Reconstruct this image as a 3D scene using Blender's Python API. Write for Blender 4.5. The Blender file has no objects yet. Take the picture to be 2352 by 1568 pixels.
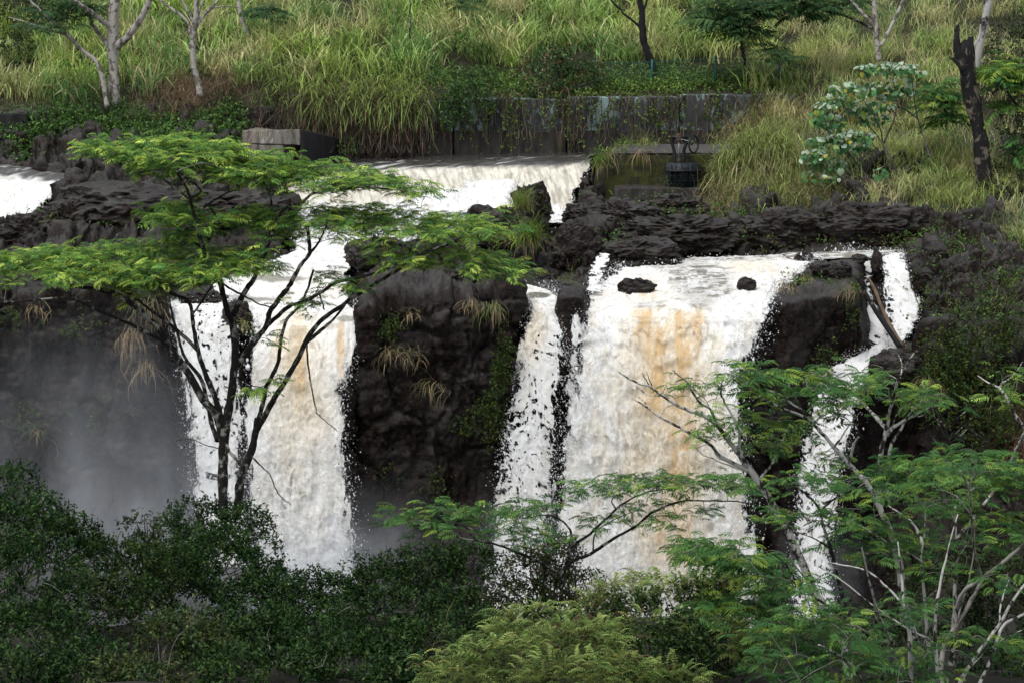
import bpy, math, random
import numpy as np

random.seed(7)
RNG = np.random.default_rng(11)
S = bpy.context.scene
COL = S.collection

# ------------------------------------------------------------------ camera, sky, sun, exposure
PITCH = math.radians(8.76)
CAM_H = 12.0
FPX = 5880.0                      # focal length measured on a 2352 x 1568 frame
cam_d = bpy.data.cameras.new('camera')
cam_d.sensor_width = 36.0
cam_d.lens = 90.0
cam_d.clip_start = 0.5
cam_d.clip_end = 2000.0
cam = bpy.data.objects.new('camera', cam_d)
COL.objects.link(cam)
cam.location = (0, 0, CAM_H)
cam.rotation_euler = (math.radians(90) - PITCH, 0, 0)
S.camera = cam

SUN_EL, SUN_AZ = math.radians(58), math.radians(215)   # azimuth clockwise from +Y (behind the camera, to its left)
W = bpy.data.worlds.new('World')
S.world = W
W.use_nodes = True
wn, wl = W.node_tree.nodes, W.node_tree.links
wn.clear()
sky = wn.new('ShaderNodeTexSky'); sky.sky_type = 'NISHITA'
sky.sun_disc = False
sky.sun_elevation = SUN_EL
sky.sun_rotation = SUN_AZ
hs = wn.new('ShaderNodeHueSaturation'); hs.inputs['Saturation'].default_value = 0.22   # cloud cover greys the sky
bg = wn.new('ShaderNodeBackground'); bg.inputs['Strength'].default_value = 0.13
wo = wn.new('ShaderNodeOutputWorld')
wl.new(sky.outputs[0], hs.inputs['Color']); wl.new(hs.outputs[0], bg.inputs['Color']); wl.new(bg.outputs[0], wo.inputs['Surface'])

sd = bpy.data.lights.new('sun', 'SUN'); sd.energy = 1.3; sd.angle = math.radians(22); sd.color = (1.0, 0.97, 0.92)
sun = bpy.data.objects.new('sun', sd); COL.objects.link(sun)
sun.rotation_euler = (math.radians(90) - SUN_EL, 0, -SUN_AZ + math.pi)
S.view_settings.view_transform = 'Standard'
S.view_settings.look = 'None'
S.view_settings.gamma = 1.0
S.view_settings.use_curve_mapping = False
S.view_settings.exposure = 0.8
S.render.engine = 'CYCLES'
S.cycles.max_bounces = 6
S.cycles.diffuse_bounces = 3
S.cycles.glossy_bounces = 2
S.cycles.transmission_bounces = 3
S.cycles.transparent_max_bounces = 8
S.cycles.volume_bounces = 1
S.cycles.use_denoising = True

# ------------------------------------------------------------------ measuring helpers
cp, sp = math.cos(PITCH), math.sin(PITCH)

def at(u, v, Y):
    """point of the plane y = Y that is seen at (u, v) on a 2352 x 1568 frame"""
    u, v, Y = np.broadcast_arrays(np.asarray(u, float), np.asarray(v, float), np.asarray(Y, float))
    s = (784.0 - v) / FPX
    dz = Y * (s * cp - sp) / (cp + s * sp)
    d = Y * cp - dz * sp
    return np.stack([(u - 1176.0) / FPX * d, Y, CAM_H + dz], -1)

def proj(P):
    P = np.asarray(P, float)
    d = P[..., 1] * cp - (P[..., 2] - CAM_H) * sp
    yu = P[..., 1] * sp + (P[..., 2] - CAM_H) * cp
    return 1176.0 + FPX * P[..., 0] / d, 784.0 - FPX * yu / d

def px(n, Y):                      # n frame pixels at distance Y, in metres
    return n * Y / FPX

# ------------------------------------------------------------------ numpy noise
_perm = np.random.default_rng(3).permutation(256).astype(np.int32)
_perm = np.concatenate([_perm, _perm, _perm])
_g = np.random.default_rng(5).normal(size=(256, 3)); _g /= np.linalg.norm(_g, axis=1)[:, None]

def noise(x, y, z):
    x, y, z = np.broadcast_arrays(x, y, z)
    xi, yi, zi = np.floor(x).astype(np.int32), np.floor(y).astype(np.int32), np.floor(z).astype(np.int32)
    xf, yf, zf = x - xi, y - yi, z - zi
    xi &= 255; yi &= 255; zi &= 255
    f = lambda t: t * t * t * (t * (t * 6 - 15) + 10)
    wx, wy, wz = f(xf), f(yf), f(zf)
    r = 0
    for a in (0, 1):
        for b in (0, 1):
            for c in (0, 1):
                g = _g[_perm[_perm[_perm[xi + a] + yi + b] + zi + c]]
                d = g[..., 0] * (xf - a) + g[..., 1] * (yf - b) + g[..., 2] * (zf - c)
                r = r + d * (wx if a else 1 - wx) * (wy if b else 1 - wy) * (wz if c else 1 - wz)
    return r * 1.6

def fbm(x, y, z, o=4, gain=.5, lac=2.03):
    r, a = 0, 1.0
    for i in range(o):
        r = r + a * noise(x + 17.3 * i, y + 5.1 * i, z - 9.7 * i)
        x, y, z = x * lac, y * lac, z * lac
        a *= gain
    return r

def ridged(x, y, z, o=4, gain=.5, lac=2.03):
    r, a = 0, 1.0
    for i in range(o):
        r = r + a * (1 - 2 * np.abs(noise(x + 17.3 * i, y + 5.1 * i, z - 9.7 * i)))
        x, y, z = x * lac, y * lac, z * lac
        a *= gain
    return r

def sstep(a, b, x):
    t = np.clip((x - a) / (b - a), 0, 1)
    return t * t * (3 - 2 * t)

_cell = np.random.default_rng(8).uniform(size=(256, 4))
def worley(x, y, z):
    """distance to the nearest and second nearest cell point, and that cell's random number"""
    xi, yi, zi = np.floor(x).astype(np.int32), np.floor(y).astype(np.int32), np.floor(z).astype(np.int32)
    f1 = np.full(x.shape, 9.0); f2 = np.full(x.shape, 9.0); idn = np.zeros(x.shape)
    for a in (-1, 0, 1):
        for b in (-1, 0, 1):
            for c in (-1, 0, 1):
                h = _cell[_perm[_perm[_perm[(xi + a) & 255] + ((yi + b) & 255)] + ((zi + c) & 255)]]
                d = (xi + a + h[..., 0] - x) ** 2 + (yi + b + h[..., 1] - y) ** 2 + (zi + c + h[..., 2] - z) ** 2
                n = d < f1
                f2 = np.where(n, f1, np.minimum(f2, d)); idn = np.where(n, h[..., 3], idn); f1 = np.where(n, d, f1)
    return np.sqrt(f1), np.sqrt(f2), idn

# ------------------------------------------------------------------ mesh helpers
def new_mesh(name, V, faces, col=None, smooth=False):
    """faces: list of (n,3) / (n,4) index arrays"""
    V = np.ascontiguousarray(V, np.float32).reshape(-1, 3)
    faces = [np.asarray(f, np.int32) for f in faces if len(f)]
    me = bpy.data.meshes.new(name)
    me.vertices.add(len(V)); me.vertices.foreach_set('co', V.ravel())
    loops = np.concatenate([f.ravel() for f in faces])
    tot = np.concatenate([np.full(len(f), f.shape[1], np.int32) for f in faces])
    start = np.concatenate([[0], np.cumsum(tot)[:-1]]).astype(np.int32)
    me.loops.add(len(loops)); me.loops.foreach_set('vertex_index', loops)
    me.polygons.add(len(tot)); me.polygons.foreach_set('loop_start', start)
    try: me.polygons.foreach_set('loop_total', tot)
    except Exception: pass
    if smooth: me.polygons.foreach_set('use_smooth', np.ones(len(tot), bool))
    me.update(calc_edges=True)
    if col is not None:
        c = np.asarray(col, np.float32)
        if c.shape[1] == 3: c = np.concatenate([c, np.ones((len(c), 1), np.float32)], 1)
        at_ = me.attributes.new('Col', 'FLOAT_COLOR', 'POINT')
        at_.data.foreach_set('color', np.ascontiguousarray(c).ravel())
    return me

def link(name, me, mat=None, parent=None, **props):
    o = bpy.data.objects.new(name, me)
    COL.objects.link(o)
    if mat is not None and me is not None and len(me.materials) == 0: me.materials.append(mat)
    if parent is not None:
        o.parent = parent
        o.matrix_parent_inverse = parent_inv(parent)
    for k, v in props.items(): o[k] = v
    return o

_inv = {}
def parent_inv(p):
    from mathutils import Matrix
    M = Matrix.Identity(4)
    q = p
    while q is not None:
        M = Matrix.Translation(-q.location) @ M
        q = q.parent
    return M

def thing(name, label, cat, loc, group=None):
    o = bpy.data.objects.new(name, None)
    o.empty_display_size = .2
    COL.objects.link(o); o.location = tuple(float(c) for c in loc)
    o['label'] = label; o['category'] = cat
    if group: o['group'] = group
    return o

class Bag:
    """collects geometry for one mesh"""
    def __init__(s): s.V, s.T, s.Q, s.C, s.n = [], [], [], [], 0
    def add(s, V, T=None, Q=None, C=None):
        V = np.asarray(V, np.float32).reshape(-1, 3)
        if T is not None and len(T): s.T.append(np.asarray(T, np.int32) + s.n)
        if Q is not None and len(Q): s.Q.append(np.asarray(Q, np.int32) + s.n)
        s.V.append(V)
        if C is None: C = np.ones((len(V), 3))
        C = np.asarray(C, np.float32)
        if C.ndim == 1: C = np.tile(C, (len(V), 1))
        s.C.append(C)
        s.n += len(V)
        return s
    def mesh(s, name, smooth=False):
        f = []
        if s.T: f.append(np.concatenate(s.T))
        if s.Q: f.append(np.concatenate(s.Q))
        return new_mesh(name, np.concatenate(s.V), f, np.concatenate(s.C), smooth)
    def obj(s, name, mat, parent=None, smooth=False, **props):
        return link(name, s.mesh(name, smooth), mat, parent, **props)

def tube(P, R, sides=6, cap=True):
    P = np.asarray(P, float); R = np.asarray(R, float)
    n = len(P)
    T = np.gradient(P, axis=0); T /= np.linalg.norm(T, axis=1)[:, None] + 1e-9
    ref = np.array([0, 1.0, 0.13]) if abs(T[0][1]) < .9 else np.array([1.0, 0, .1])
    A = np.cross(T, ref); A /= np.linalg.norm(A, axis=1)[:, None] + 1e-9
    B = np.cross(T, A)
    a = np.linspace(0, 2 * np.pi, sides, endpoint=False)
    V = P[:, None] + R[:, None, None] * (np.cos(a)[None, :, None] * A[:, None] + np.sin(a)[None, :, None] * B[:, None])
    i = np.arange(n - 1)[:, None] * sides; j = np.arange(sides)[None]; j2 = (j + 1) % sides
    Q = np.stack([i + j, i + j2, i + sides + j2, i + sides + j], -1).reshape(-1, 4)
    V = V.reshape(-1, 3)
    if cap:
        V = np.concatenate([V, P[-1:] + T[-1:] * R[-1] * .5, P[:1]])
        k = n * sides
        jj = np.arange(sides)
        T1 = np.stack([(n - 1) * sides + jj, (n - 1) * sides + (jj + 1) % sides, np.full(sides, k)], -1)
        T2 = np.stack([(jj + 1) % sides, jj, np.full(sides, k + 1)], -1)
        return V, np.concatenate([T1, T2]), Q
    return V, None, Q

def smooth_path(P, m):
    """Catmull-Rom through P, m points"""
    P = np.asarray(P, float)
    if len(P) < 3:
        t = np.linspace(0, 1, m)[:, None]
        return P[0] * (1 - t) + P[-1] * t
    seg = np.r_[0, np.cumsum(np.linalg.norm(np.diff(P[:, :3], axis=0), axis=1))]
    t = np.linspace(0, seg[-1], m)
    k = np.clip(np.searchsorted(seg, t, side='right') - 1, 0, len(P) - 2)
    w = ((t - seg[k]) / (seg[k + 1] - seg[k] + 1e-9))[:, None]
    p0, p1, p2, p3 = P[np.maximum(k - 1, 0)], P[k], P[k + 1], P[np.minimum(k + 2, len(P) - 1)]
    return .5 * ((2 * p1) + (-p0 + p2) * w + (2 * p0 - 5 * p1 + 4 * p2 - p3) * w ** 2 + (-p0 + 3 * p1 - 3 * p2 + p3) * w ** 3)

def box(c, h, rz=0.0):
    """corner verts and quads of a box, centre c, half size h"""
    s = np.array([[x, y, z] for x in (-1, 1) for y in (-1, 1) for z in (-1, 1)], float) * np.asarray(h)
    if rz:
        k, w = math.cos(rz), math.sin(rz)
        s = np.stack([s[:, 0] * k - s[:, 1] * w, s[:, 0] * w + s[:, 1] * k, s[:, 2]], -1)
    Q = [[0, 1, 3, 2], [4, 6, 7, 5], [0, 4, 5, 1], [2, 3, 7, 6], [0, 2, 6, 4], [1, 5, 7, 3]]
    return s + np.asarray(c), None, Q

# ------------------------------------------------------------------ materials
def mat_new(name):
    m = bpy.data.materials.new(name); m.use_nodes = True
    nt = m.node_tree; nt.nodes.clear()
    out = nt.nodes.new('ShaderNodeOutputMaterial')
    return m, nt, nt.nodes, nt.links, out

def nd(nt, t, **kw):
    n = nt.nodes.new(t)
    for k, v in kw.items():
        if k in n.inputs: n.inputs[k].default_value = v
        else: setattr(n, k, v)
    return n

def ramp(nt, src, stops):
    r = nt.nodes.new('ShaderNodeValToRGB')
    while len(r.color_ramp.elements) > len(stops): r.color_ramp.elements.remove(r.color_ramp.elements[-1])
    while len(r.color_ramp.elements) < len(stops): r.color_ramp.elements.new(.5)
    for e, (p, c) in zip(r.color_ramp.elements, stops):
        e.position = p; e.color = (*c, 1) if len(c) == 3 else c
    nt.links.new(src, r.inputs[0])
    return r.outputs[0]

def mixc(nt, fac, a, b, mode='MIX'):
    m = nt.nodes.new('ShaderNodeMix'); m.data_type = 'RGBA'; m.blend_type = mode
    for k, s in ((0, fac), (6, a), (7, b)):
        if hasattr(s, 'node'): nt.links.new(s, m.inputs[k])
        elif k == 0: m.inputs[0].default_value = s
        else: m.inputs[k].default_value = (*s, 1)
    return m.outputs[2]

def noise_n(nt, vec, scale, detail=4, rough=.55, dist=0):
    n = nd(nt, 'ShaderNodeTexNoise', Scale=scale, Detail=detail, Roughness=rough, Distortion=dist)
    if vec is not None: nt.links.new(vec, n.inputs['Vector'])
    return n.outputs['Fac']

def mapped(nt, scale=(1, 1, 1)):
    g = nt.nodes.new('ShaderNodeNewGeometry')
    m = nd(nt, 'ShaderNodeMapping'); m.inputs['Scale'].default_value = scale
    nt.links.new(g.outputs['Position'], m.inputs['Vector'])
    return m.outputs['Vector']

def leaf_mat(name, rough=.5, trans=.28, spec=.35, tint=(1, 1, 1)):
    m, nt, N, L, out = mat_new(name)
    a = nd(nt, 'ShaderNodeAttribute'); a.attribute_name = 'Col'
    v = noise_n(nt, mapped(nt), 2.2, 3)
    c = mixc(nt, v, a.outputs['Color'], (0.5, .5, .5), 'OVERLAY')
    hv = nd(nt, 'ShaderNodeHueSaturation'); L.new(a.outputs['Color'], hv.inputs['Color'])
    r = nd(nt, 'ShaderNodeMapRange'); r.inputs[1].default_value = .3; r.inputs[2].default_value = .7; r.inputs[3].default_value = .75; r.inputs[4].default_value = 1.25
    L.new(v, r.inputs[0]); L.new(r.outputs[0], hv.inputs['Value'])
    p = nd(nt, 'ShaderNodeBsdfPrincipled', Roughness=rough)
    p.inputs['Specular IOR Level'].default_value = spec
    L.new(hv.outputs[0], p.inputs['Base Color'])
    t = nd(nt, 'ShaderNodeBsdfTranslucent'); L.new(hv.outputs[0], t.inputs['Color'])
    mx = nd(nt, 'ShaderNodeMixShader'); mx.inputs[0].default_value = trans
    L.new(p.outputs[0], mx.inputs[1]); L.new(t.outputs[0], mx.inputs[2]); L.new(mx.outputs[0], out.inputs['Surface'])
    return m

def rock_mat(name, lo=(.0042, .0036, .0036), hi=(.042, .029, .0245), moss=.35, wet=.36):
    m, nt, N, L, out = mat_new(name)
    vec = mapped(nt)
    n1 = noise_n(nt, vec, .55, 6, .6, .4)
    n2 = noise_n(nt, vec, 3.1, 6, .65, .3)
    n3 = noise_n(nt, mapped(nt, (1.6, 1.6, .35)), 1.3, 5, .6, .6)
    f = mixc(nt, .5, n1, n2)
    c = ramp(nt, f, [(.33, lo), (.52, tuple((a + b) / 2 * .8 for a, b in zip(lo, hi))), (.70, hi)])
    c = mixc(nt, ramp(nt, n3, [(.50, (0, 0, 0)), (.72, (.75, .75, .75))]), c, (.045, .032, .024))    # rust-brown runs
    c = mixc(nt, ramp(nt, noise_n(nt, vec, 9, 5, .75), [(.52, (0, 0, 0)), (.72, (.8, .8, .8))]), c, (.068, .053, .047))
    g = nt.nodes.new('ShaderNodeNewGeometry'); sx = nd(nt, 'ShaderNodeSeparateXYZ'); L.new(g.outputs['Normal'], sx.inputs[0])
    n4 = noise_n(nt, vec, 1.1, 5, .7)
    up = nd(nt, 'ShaderNodeMath', operation='MULTIPLY_ADD'); L.new(sx.outputs['Z'], up.inputs[0]); up.inputs[1].default_value = .25; L.new(n4, up.inputs[2])
    c = mixc(nt, ramp(nt, up.outputs[0], [(.72, (0, 0, 0)), (.86, (moss, moss, moss))]), c, (.030, .046, .011))
    vc = nd(nt, 'ShaderNodeTexVoronoi', Scale=1.9, feature='DISTANCE_TO_EDGE'); L.new(vec, vc.inputs['Vector'])
    c = mixc(nt, ramp(nt, vc.outputs['Distance'], [(0, (.75, .75, .75)), (.09, (0, 0, 0))]), c, (.004, .0035, .0035))
    p = nd(nt, 'ShaderNodeBsdfPrincipled'); L.new(c, p.inputs['Base Color'])
    L.new(ramp(nt, n2, [(.3, (wet, wet, wet)), (.75, (.85, .85, .85))]), p.inputs['Roughness'])
    up2 = ramp(nt, sx.outputs['Z'], [(.45, (0, 0, 0)), (.85, (.55, .55, .55))])
    L.new(mixc(nt, 1.0, ramp(nt, n1, [(.42, (.03, .03, .03)), (.66, (.45, .45, .45))]), up2, 'ADD'), p.inputs['Specular IOR Level'])
    vo = nd(nt, 'ShaderNodeTexVoronoi', Scale=2.6); L.new(vec, vo.inputs['Vector'])
    b1 = nd(nt, 'ShaderNodeBump', Strength=.8, Distance=.22); L.new(n2, b1.inputs['Height'])
    b2 = nd(nt, 'ShaderNodeBump', Strength=.8, Distance=.08); L.new(noise_n(nt, vec, 9, 6, .78), b2.inputs['Height']); L.new(b1.outputs[0], b2.inputs['Normal'])
    L.new(b2.outputs[0], p.inputs['Normal']); L.new(p.outputs[0], out.inputs['Surface'])
    return m

def water_mat(name):
    """white water; where the sheet is thin (attribute cover) it breaks up into see-through veil"""
    m, nt, N, L, out = mat_new(name)
    a = nd(nt, 'ShaderNodeAttribute'); a.attribute_name = 'Col'
    sepa = nd(nt, 'ShaderNodeAttribute'); sepa.attribute_name = 'foam'
    cov = nd(nt, 'ShaderNodeAttribute'); cov.attribute_name = 'cover'
    v1 = noise_n(nt, mapped(nt, (1, 1, .35)), 6.5, 6, .72, .6)
    v2 = noise_n(nt, mapped(nt, (1, 1, .6)), 19, 4, .7, .3)
    p = nd(nt, 'ShaderNodeBsdfPrincipled')
    L.new(a.outputs['Color'], p.inputs['Base Color'])
    L.new(ramp(nt, sepa.outputs['Fac'], [(0, (.14, .14, .14)), (.6, (.75, .75, .75))]), p.inputs['Roughness'])
    L.new(ramp(nt, sepa.outputs['Fac'], [(0, (.5, .5, .5)), (.7, (.1, .1, .1))]), p.inputs['Specular IOR Level'])
    p.inputs['Subsurface Weight'].default_value = .85; p.inputs['Subsurface Radius'].default_value = (.34, .32, .29); p.inputs['Subsurface Scale'].default_value = .7
    b1 = nd(nt, 'ShaderNodeBump', Strength=.15, Distance=.06); L.new(v1, b1.inputs['Height'])
    b2 = nd(nt, 'ShaderNodeBump', Strength=.2, Distance=.03); L.new(v2, b2.inputs['Height']); L.new(b1.outputs[0], b2.inputs['Normal'])
    L.new(b2.outputs[0], p.inputs['Normal'])
    nz = mixc(nt, .45, v1, v2)
    ad = nd(nt, 'ShaderNodeMath', operation='ADD'); L.new(nz, ad.inputs[0]); L.new(cov.outputs['Fac'], ad.inputs[1])
    al = ramp(nt, ad.outputs[0], [(.90, (0, 0, 0)), (1.0, (1, 1, 1))])
    mr = nd(nt, 'ShaderNodeMapRange', interpolation_type='SMOOTHSTEP'); L.new(ad.outputs[0], mr.inputs[0]); mr.inputs[1].default_value = .74; mr.inputs[2].default_value = 1.24
    tr = nd(nt, 'ShaderNodeBsdfTransparent'); mx = nd(nt, 'ShaderNodeMixShader')
    L.new(mr.outputs[0], mx.inputs[0]); L.new(tr.outputs[0], mx.inputs[1]); L.new(p.outputs[0], mx.inputs[2]); L.new(mx.outputs[0], out.inputs['Surface'])
    return m

def bark_mat(name, base, patch, amount, scale=7.0, moss=None):
    m, nt, N, L, out = mat_new(name)
    vec = mapped(nt, (1, 1, .8))
    n1 = noise_n(nt, vec, scale, 4, .6, .3); n2 = noise_n(nt, vec, scale * .3, 4, .6)
    f = mixc(nt, .35, n1, n2)
    c = mixc(nt, ramp(nt, f, [(amount - .03, (0, 0, 0)), (amount + .03, (1, 1, 1))]), base, patch)
    if moss: c = mixc(nt, ramp(nt, noise_n(nt, vec, 2.5, 5, .7), [(.60, (0, 0, 0)), (.68, (.8, .8, .8))]), c, moss)
    p = nd(nt, 'ShaderNodeBsdfPrincipled', Roughness=.8); L.new(c, p.inputs['Base Color']); p.inputs['Specular IOR Level'].default_value = .25
    b = nd(nt, 'ShaderNodeBump', Strength=.5, Distance=.02); L.new(n1, b.inputs['Height']); L.new(b.outputs[0], p.inputs['Normal'])
    L.new(p.outputs[0], out.inputs['Surface'])
    return m

def plain_mat(name, c1, c2, scale=3., rough=.8, metal=0., bump=.3):
    m, nt, N, L, out = mat_new(name)
    n1 = noise_n(nt, mapped(nt), scale, 6, .65)
    c = ramp(nt, n1, [(.35, c1), (.68, c2)])
    p = nd(nt, 'ShaderNodeBsdfPrincipled', Roughness=rough, Metallic=metal); L.new(c, p.inputs['Base Color']); p.inputs['Specular IOR Level'].default_value = .3
    b = nd(nt, 'ShaderNodeBump', Strength=bump, Distance=.03); L.new(noise_n(nt, mapped(nt), scale * 6, 5, .65), b.inputs['Height']); L.new(b.outputs[0], p.inputs['Normal'])
    L.new(p.outputs[0], out.inputs['Surface'])
    return m

def concrete_mat(name, base, stain, pale=None, moss=None, pale_lo=.58, moss_lo=.52):
    m, nt, N, L, out = mat_new(name)
    vec = mapped(nt)
    run = mapped(nt, (2.2, 2.2, .35))
    c = mixc(nt, ramp(nt, noise_n(nt, run, 1.4, 6, .65, .4), [(.35, (0, 0, 0)), (.62, (1, 1, 1))]), stain, base)
    if pale: c = mixc(nt, ramp(nt, noise_n(nt, mapped(nt, (1, 1, .7)), 1.15, 7, .72, .6), [(pale_lo, (0, 0, 0)), (pale_lo + .05, (.85, .85, .85))]), c, pale)
    if moss: c = mixc(nt, ramp(nt, noise_n(nt, vec, .9, 6, .7), [(moss_lo, (0, 0, 0)), (moss_lo + .12, (.9, .9, .9))]), c, moss)
    p = nd(nt, 'ShaderNodeBsdfPrincipled', Roughness=.85); L.new(c, p.inputs['Base Color']); p.inputs['Specular IOR Level'].default_value = .25
    b = nd(nt, 'ShaderNodeBump', Strength=.5, Distance=.03); L.new(noise_n(nt, vec, 9, 6, .7), b.inputs['Height']); L.new(b.outputs[0], p.inputs['Normal'])
    L.new(p.outputs[0], out.inputs['Surface'])
    return m

M_ROCK = rock_mat('wet_lava_rock')
M_BOULDER = rock_mat('boulder_rock', moss=.5)
M_SOIL = plain_mat('hill_soil', (.012, .011, .006), (.035, .034, .014), 1.2, .95)
M_NEAR = plain_mat('leaf_litter_soil', (.008, .008, .005), (.020, .018, .010), 1.2, .95)
M_WATER = water_mat('foaming_water')
M_GRASS = leaf_mat('grass_blades', .55, .30, .30)
M_LEAF = leaf_mat('shrub_leaves', .5, .2, .20)
M_FROND = leaf_mat('frond_leaves', .6, .34, .12)
M_BARK_DARK = bark_mat('dark_lichened_bark', (.010, .009, .008), (.22, .22, .19), .555, 6.5, (.045, .045, .014))
M_BARK_PALE = bark_mat('pale_mottled_bark', (.43, .42, .39), (.022, .019, .016), .52, 7.5, (.10, .11, .05))
M_BARK_GREY = bark_mat('pale_grey_bark', (.31, .29, .265), (.10, .088, .075), .525, 4.5, (.14, .14, .09))
M_TWIG = plain_mat('twig_bark', (.05, .045, .04), (.24, .23, .21), 5., .85)
M_TWIG_DARK = plain_mat('dark_twig_bark', (.010, .009, .008), (.13, .125, .11), 5., .85)
M_CHAR = bark_mat('charred_wood', (.008, .007, .007), (.12, .10, .08), .57, 2.6)

# ------------------------------------------------------------------ ground: profile knots (v, Y) for each column u, bottom to top
#      u      lip         T1          T2          T3         W(foot)      C          P            B            H (hill foot)
KN = {
 -260: [(690, 84.0), (680, 85.5), (600, 93.0), (520, 99.0), (480, 103.), (400, 106.), (345, 110.), (262, 112.), (235, 114.)],
    0: [(690, 84.0), (680, 85.5), (600, 93.0), (520, 99.0), (480, 103.), (400, 106.), (345, 110.), (262, 112.), (235, 114.)],
  110: [(690, 84.0), (675, 85.5), (590, 93.0), (510, 98.0), (470, 102.), (400, 106.), (345, 110.), (258, 112.), (230, 114.)],
  200: [(692, 84.0), (678, 85.3), (585, 93.0), (490, 98.5), (410, 102.), (372, 106.), (330, 110.), (255, 112.), (230, 114.)],
  330: [(700, 84.0), (680, 85.0), (580, 93.0), (480, 99.0), (395, 103.), (350, 107.), (285, 111.), (240, 113.), (215, 115.)],
  375: [(712, 84.3), (692, 85.3), (590, 93.0), (490, 99.0), (400, 103.), (355, 107.), (290, 111.), (240, 113.), (210, 115.)],
  450: [(722, 84.5), (696, 85.5), (600, 92.0), (500, 98.0), (405, 103.), (358, 107.), (295, 111.), (235, 113.), (200, 115.)],
  530: [(730, 84.3), (692, 85.5), (610, 92.0), (510, 98.0), (415, 103.), (370, 107.), (315, 111.), (235, 113.), (180, 115.)],
  600: [(752, 83.8), (705, 86.0), (620, 92.0), (560, 96.0), (450, 102.), (400, 107.), (365, 111.), (250, 112.), (175, 115.)],
  700: [(762, 83.5), (712, 86.5), (650, 90.5), (585, 96.0), (502, 105.), (398, 107.6), (378, 110.), (300, 112.), (165, 115.)],
  790: [(745, 83.5), (706, 86.5), (645, 90.5), (575, 96.0), (502, 105.), (396, 107.6), (376, 110.), (300, 112.5), (165, 115.)],
  840: [(722, 83.8), (690, 86.0), (620, 90.0), (575, 94.0), (502, 105.), (394, 107.6), (375, 110.), (300, 112.8), (170, 115.)],
  900: [(705, 84.0), (645, 87.0), (590, 90.0), (562, 93.0), (502, 105.), (392, 107.6), (374, 110.), (300, 112.9), (175, 115.)],
 1000: [(690, 84.5), (632, 88.0), (590, 92.0), (565, 95.0), (502, 105.), (390, 107.6), (372, 110.), (352, 112.9), (236, 113.2)],
 1100: [(680, 85.0), (640, 88.5), (605, 92.5), (560, 97.0), (505, 104.5), (388, 107.6), (371, 110.), (350, 112.9), (234, 113.2)],
 1180: [(672, 85.5), (655, 88.0), (625, 91.5), (565, 96.5), (510, 103.5), (386, 107.6), (370, 110.), (348, 112.9), (232, 113.2)],
 1240: [(690, 85.5), (676, 88.0), (648, 91.0), (570, 96.0), (512, 103.), (384, 107.6), (369, 110.), (346, 112.9), (230, 113.2)],
 1310: [(690, 85.3), (672, 88.0), (648, 91.0), (575, 95.5), (512, 102.), (400, 106.5), (369, 110.), (345, 112.9), (228, 113.2)],
 1370: [(700, 86.0), (672, 88.5), (640, 91.0), (585, 95.0), (490, 101.), (440, 104.5), (420, 107.), (345, 112.9), (226, 113.2)],
 1450: [(715, 86.0), (690, 88.0), (630, 92.5), (602, 96.0), (520, 99.5), (442, 104.), (425, 107.), (345, 112.9), (224, 113.2)],
 1600: [(715, 86.0), (680, 89.0), (620, 94.0), (594, 97.0), (515, 100.5), (448, 104.5), (425, 107.), (340, 112.9), (222, 113.2)],
 1735: [(700, 86.3), (650, 90.0), (610, 94.5), (588, 97.0), (520, 100.), (460, 103.5), (400, 107.), (330, 112.0), (218, 113.2)],
 1800: [(705, 86.8), (650, 90.5), (600, 95.0), (582, 97.5), (520, 100.), (470, 103.), (392, 106.5), (310, 110.), (205, 114.)],
 1872: [(690, 88.0), (634, 91.6), (588, 95.0), (580, 97.5), (510, 100.), (468, 103.), (390, 106.), (300, 110.), (190, 114.)],
 1960: [(680, 88.8), (632, 91.4), (590, 94.5), (578, 97.0), (520, 99.5), (478, 102.), (390, 106.), (300, 110.), (190, 114.)],
 1995: [(800, 89.5), (780, 92.0), (610, 94.0), (580, 97.0), (520, 99.5), (478, 102.), (390, 106.), (300, 110.), (190, 114.)],
 2098: [(810, 89.5), (780, 92.0), (605, 94.0), (578, 96.5), (525, 99.0), (478, 102.), (390, 106.), (300, 110.), (190, 114.)],
 2150: [(820, 88.0), (720, 90.0), (620, 92.5), (565, 95.0), (525, 98.5), (478, 102.), (390, 106.), (300, 110.), (190, 114.)],
 2210: [(860, 87.5), (710, 90.0), (610, 93.0), (560, 96.0), (515, 99.0), (475, 102.), (390, 106.), (300, 110.), (190, 114.)],
 2352: [(900, 87.0), (720, 89.5), (620, 92.5), (570, 95.5), (520, 98.5), (470, 102.), (390, 106.), (300, 110.), (190, 114.)],
 2620: [(900, 87.0), (720, 89.5), (620, 92.5), (570, 95.5), (520, 98.5), (470, 102.), (390, 106.), (300, 110.), (190, 114.)],
}
KU = np.array(sorted(KN))
KA = np.array([KN[k] for k in KU], float)                         # (cols, 9, 2)
def knots(u):
    u = np.asarray(u, float)
    k = np.clip(np.searchsorted(KU, u) - 1, 0, len(KU) - 2)
    w = np.clip((u - KU[k]) / (KU[k + 1] - KU[k]), 0, 1)
    w = (w * w * (3 - 2 * w))[..., None, None]
    return KA[k] * (1 - w) + KA[k + 1] * w
HILL = [(0.0, 126.0), (-60.0, 132.0)]
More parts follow.
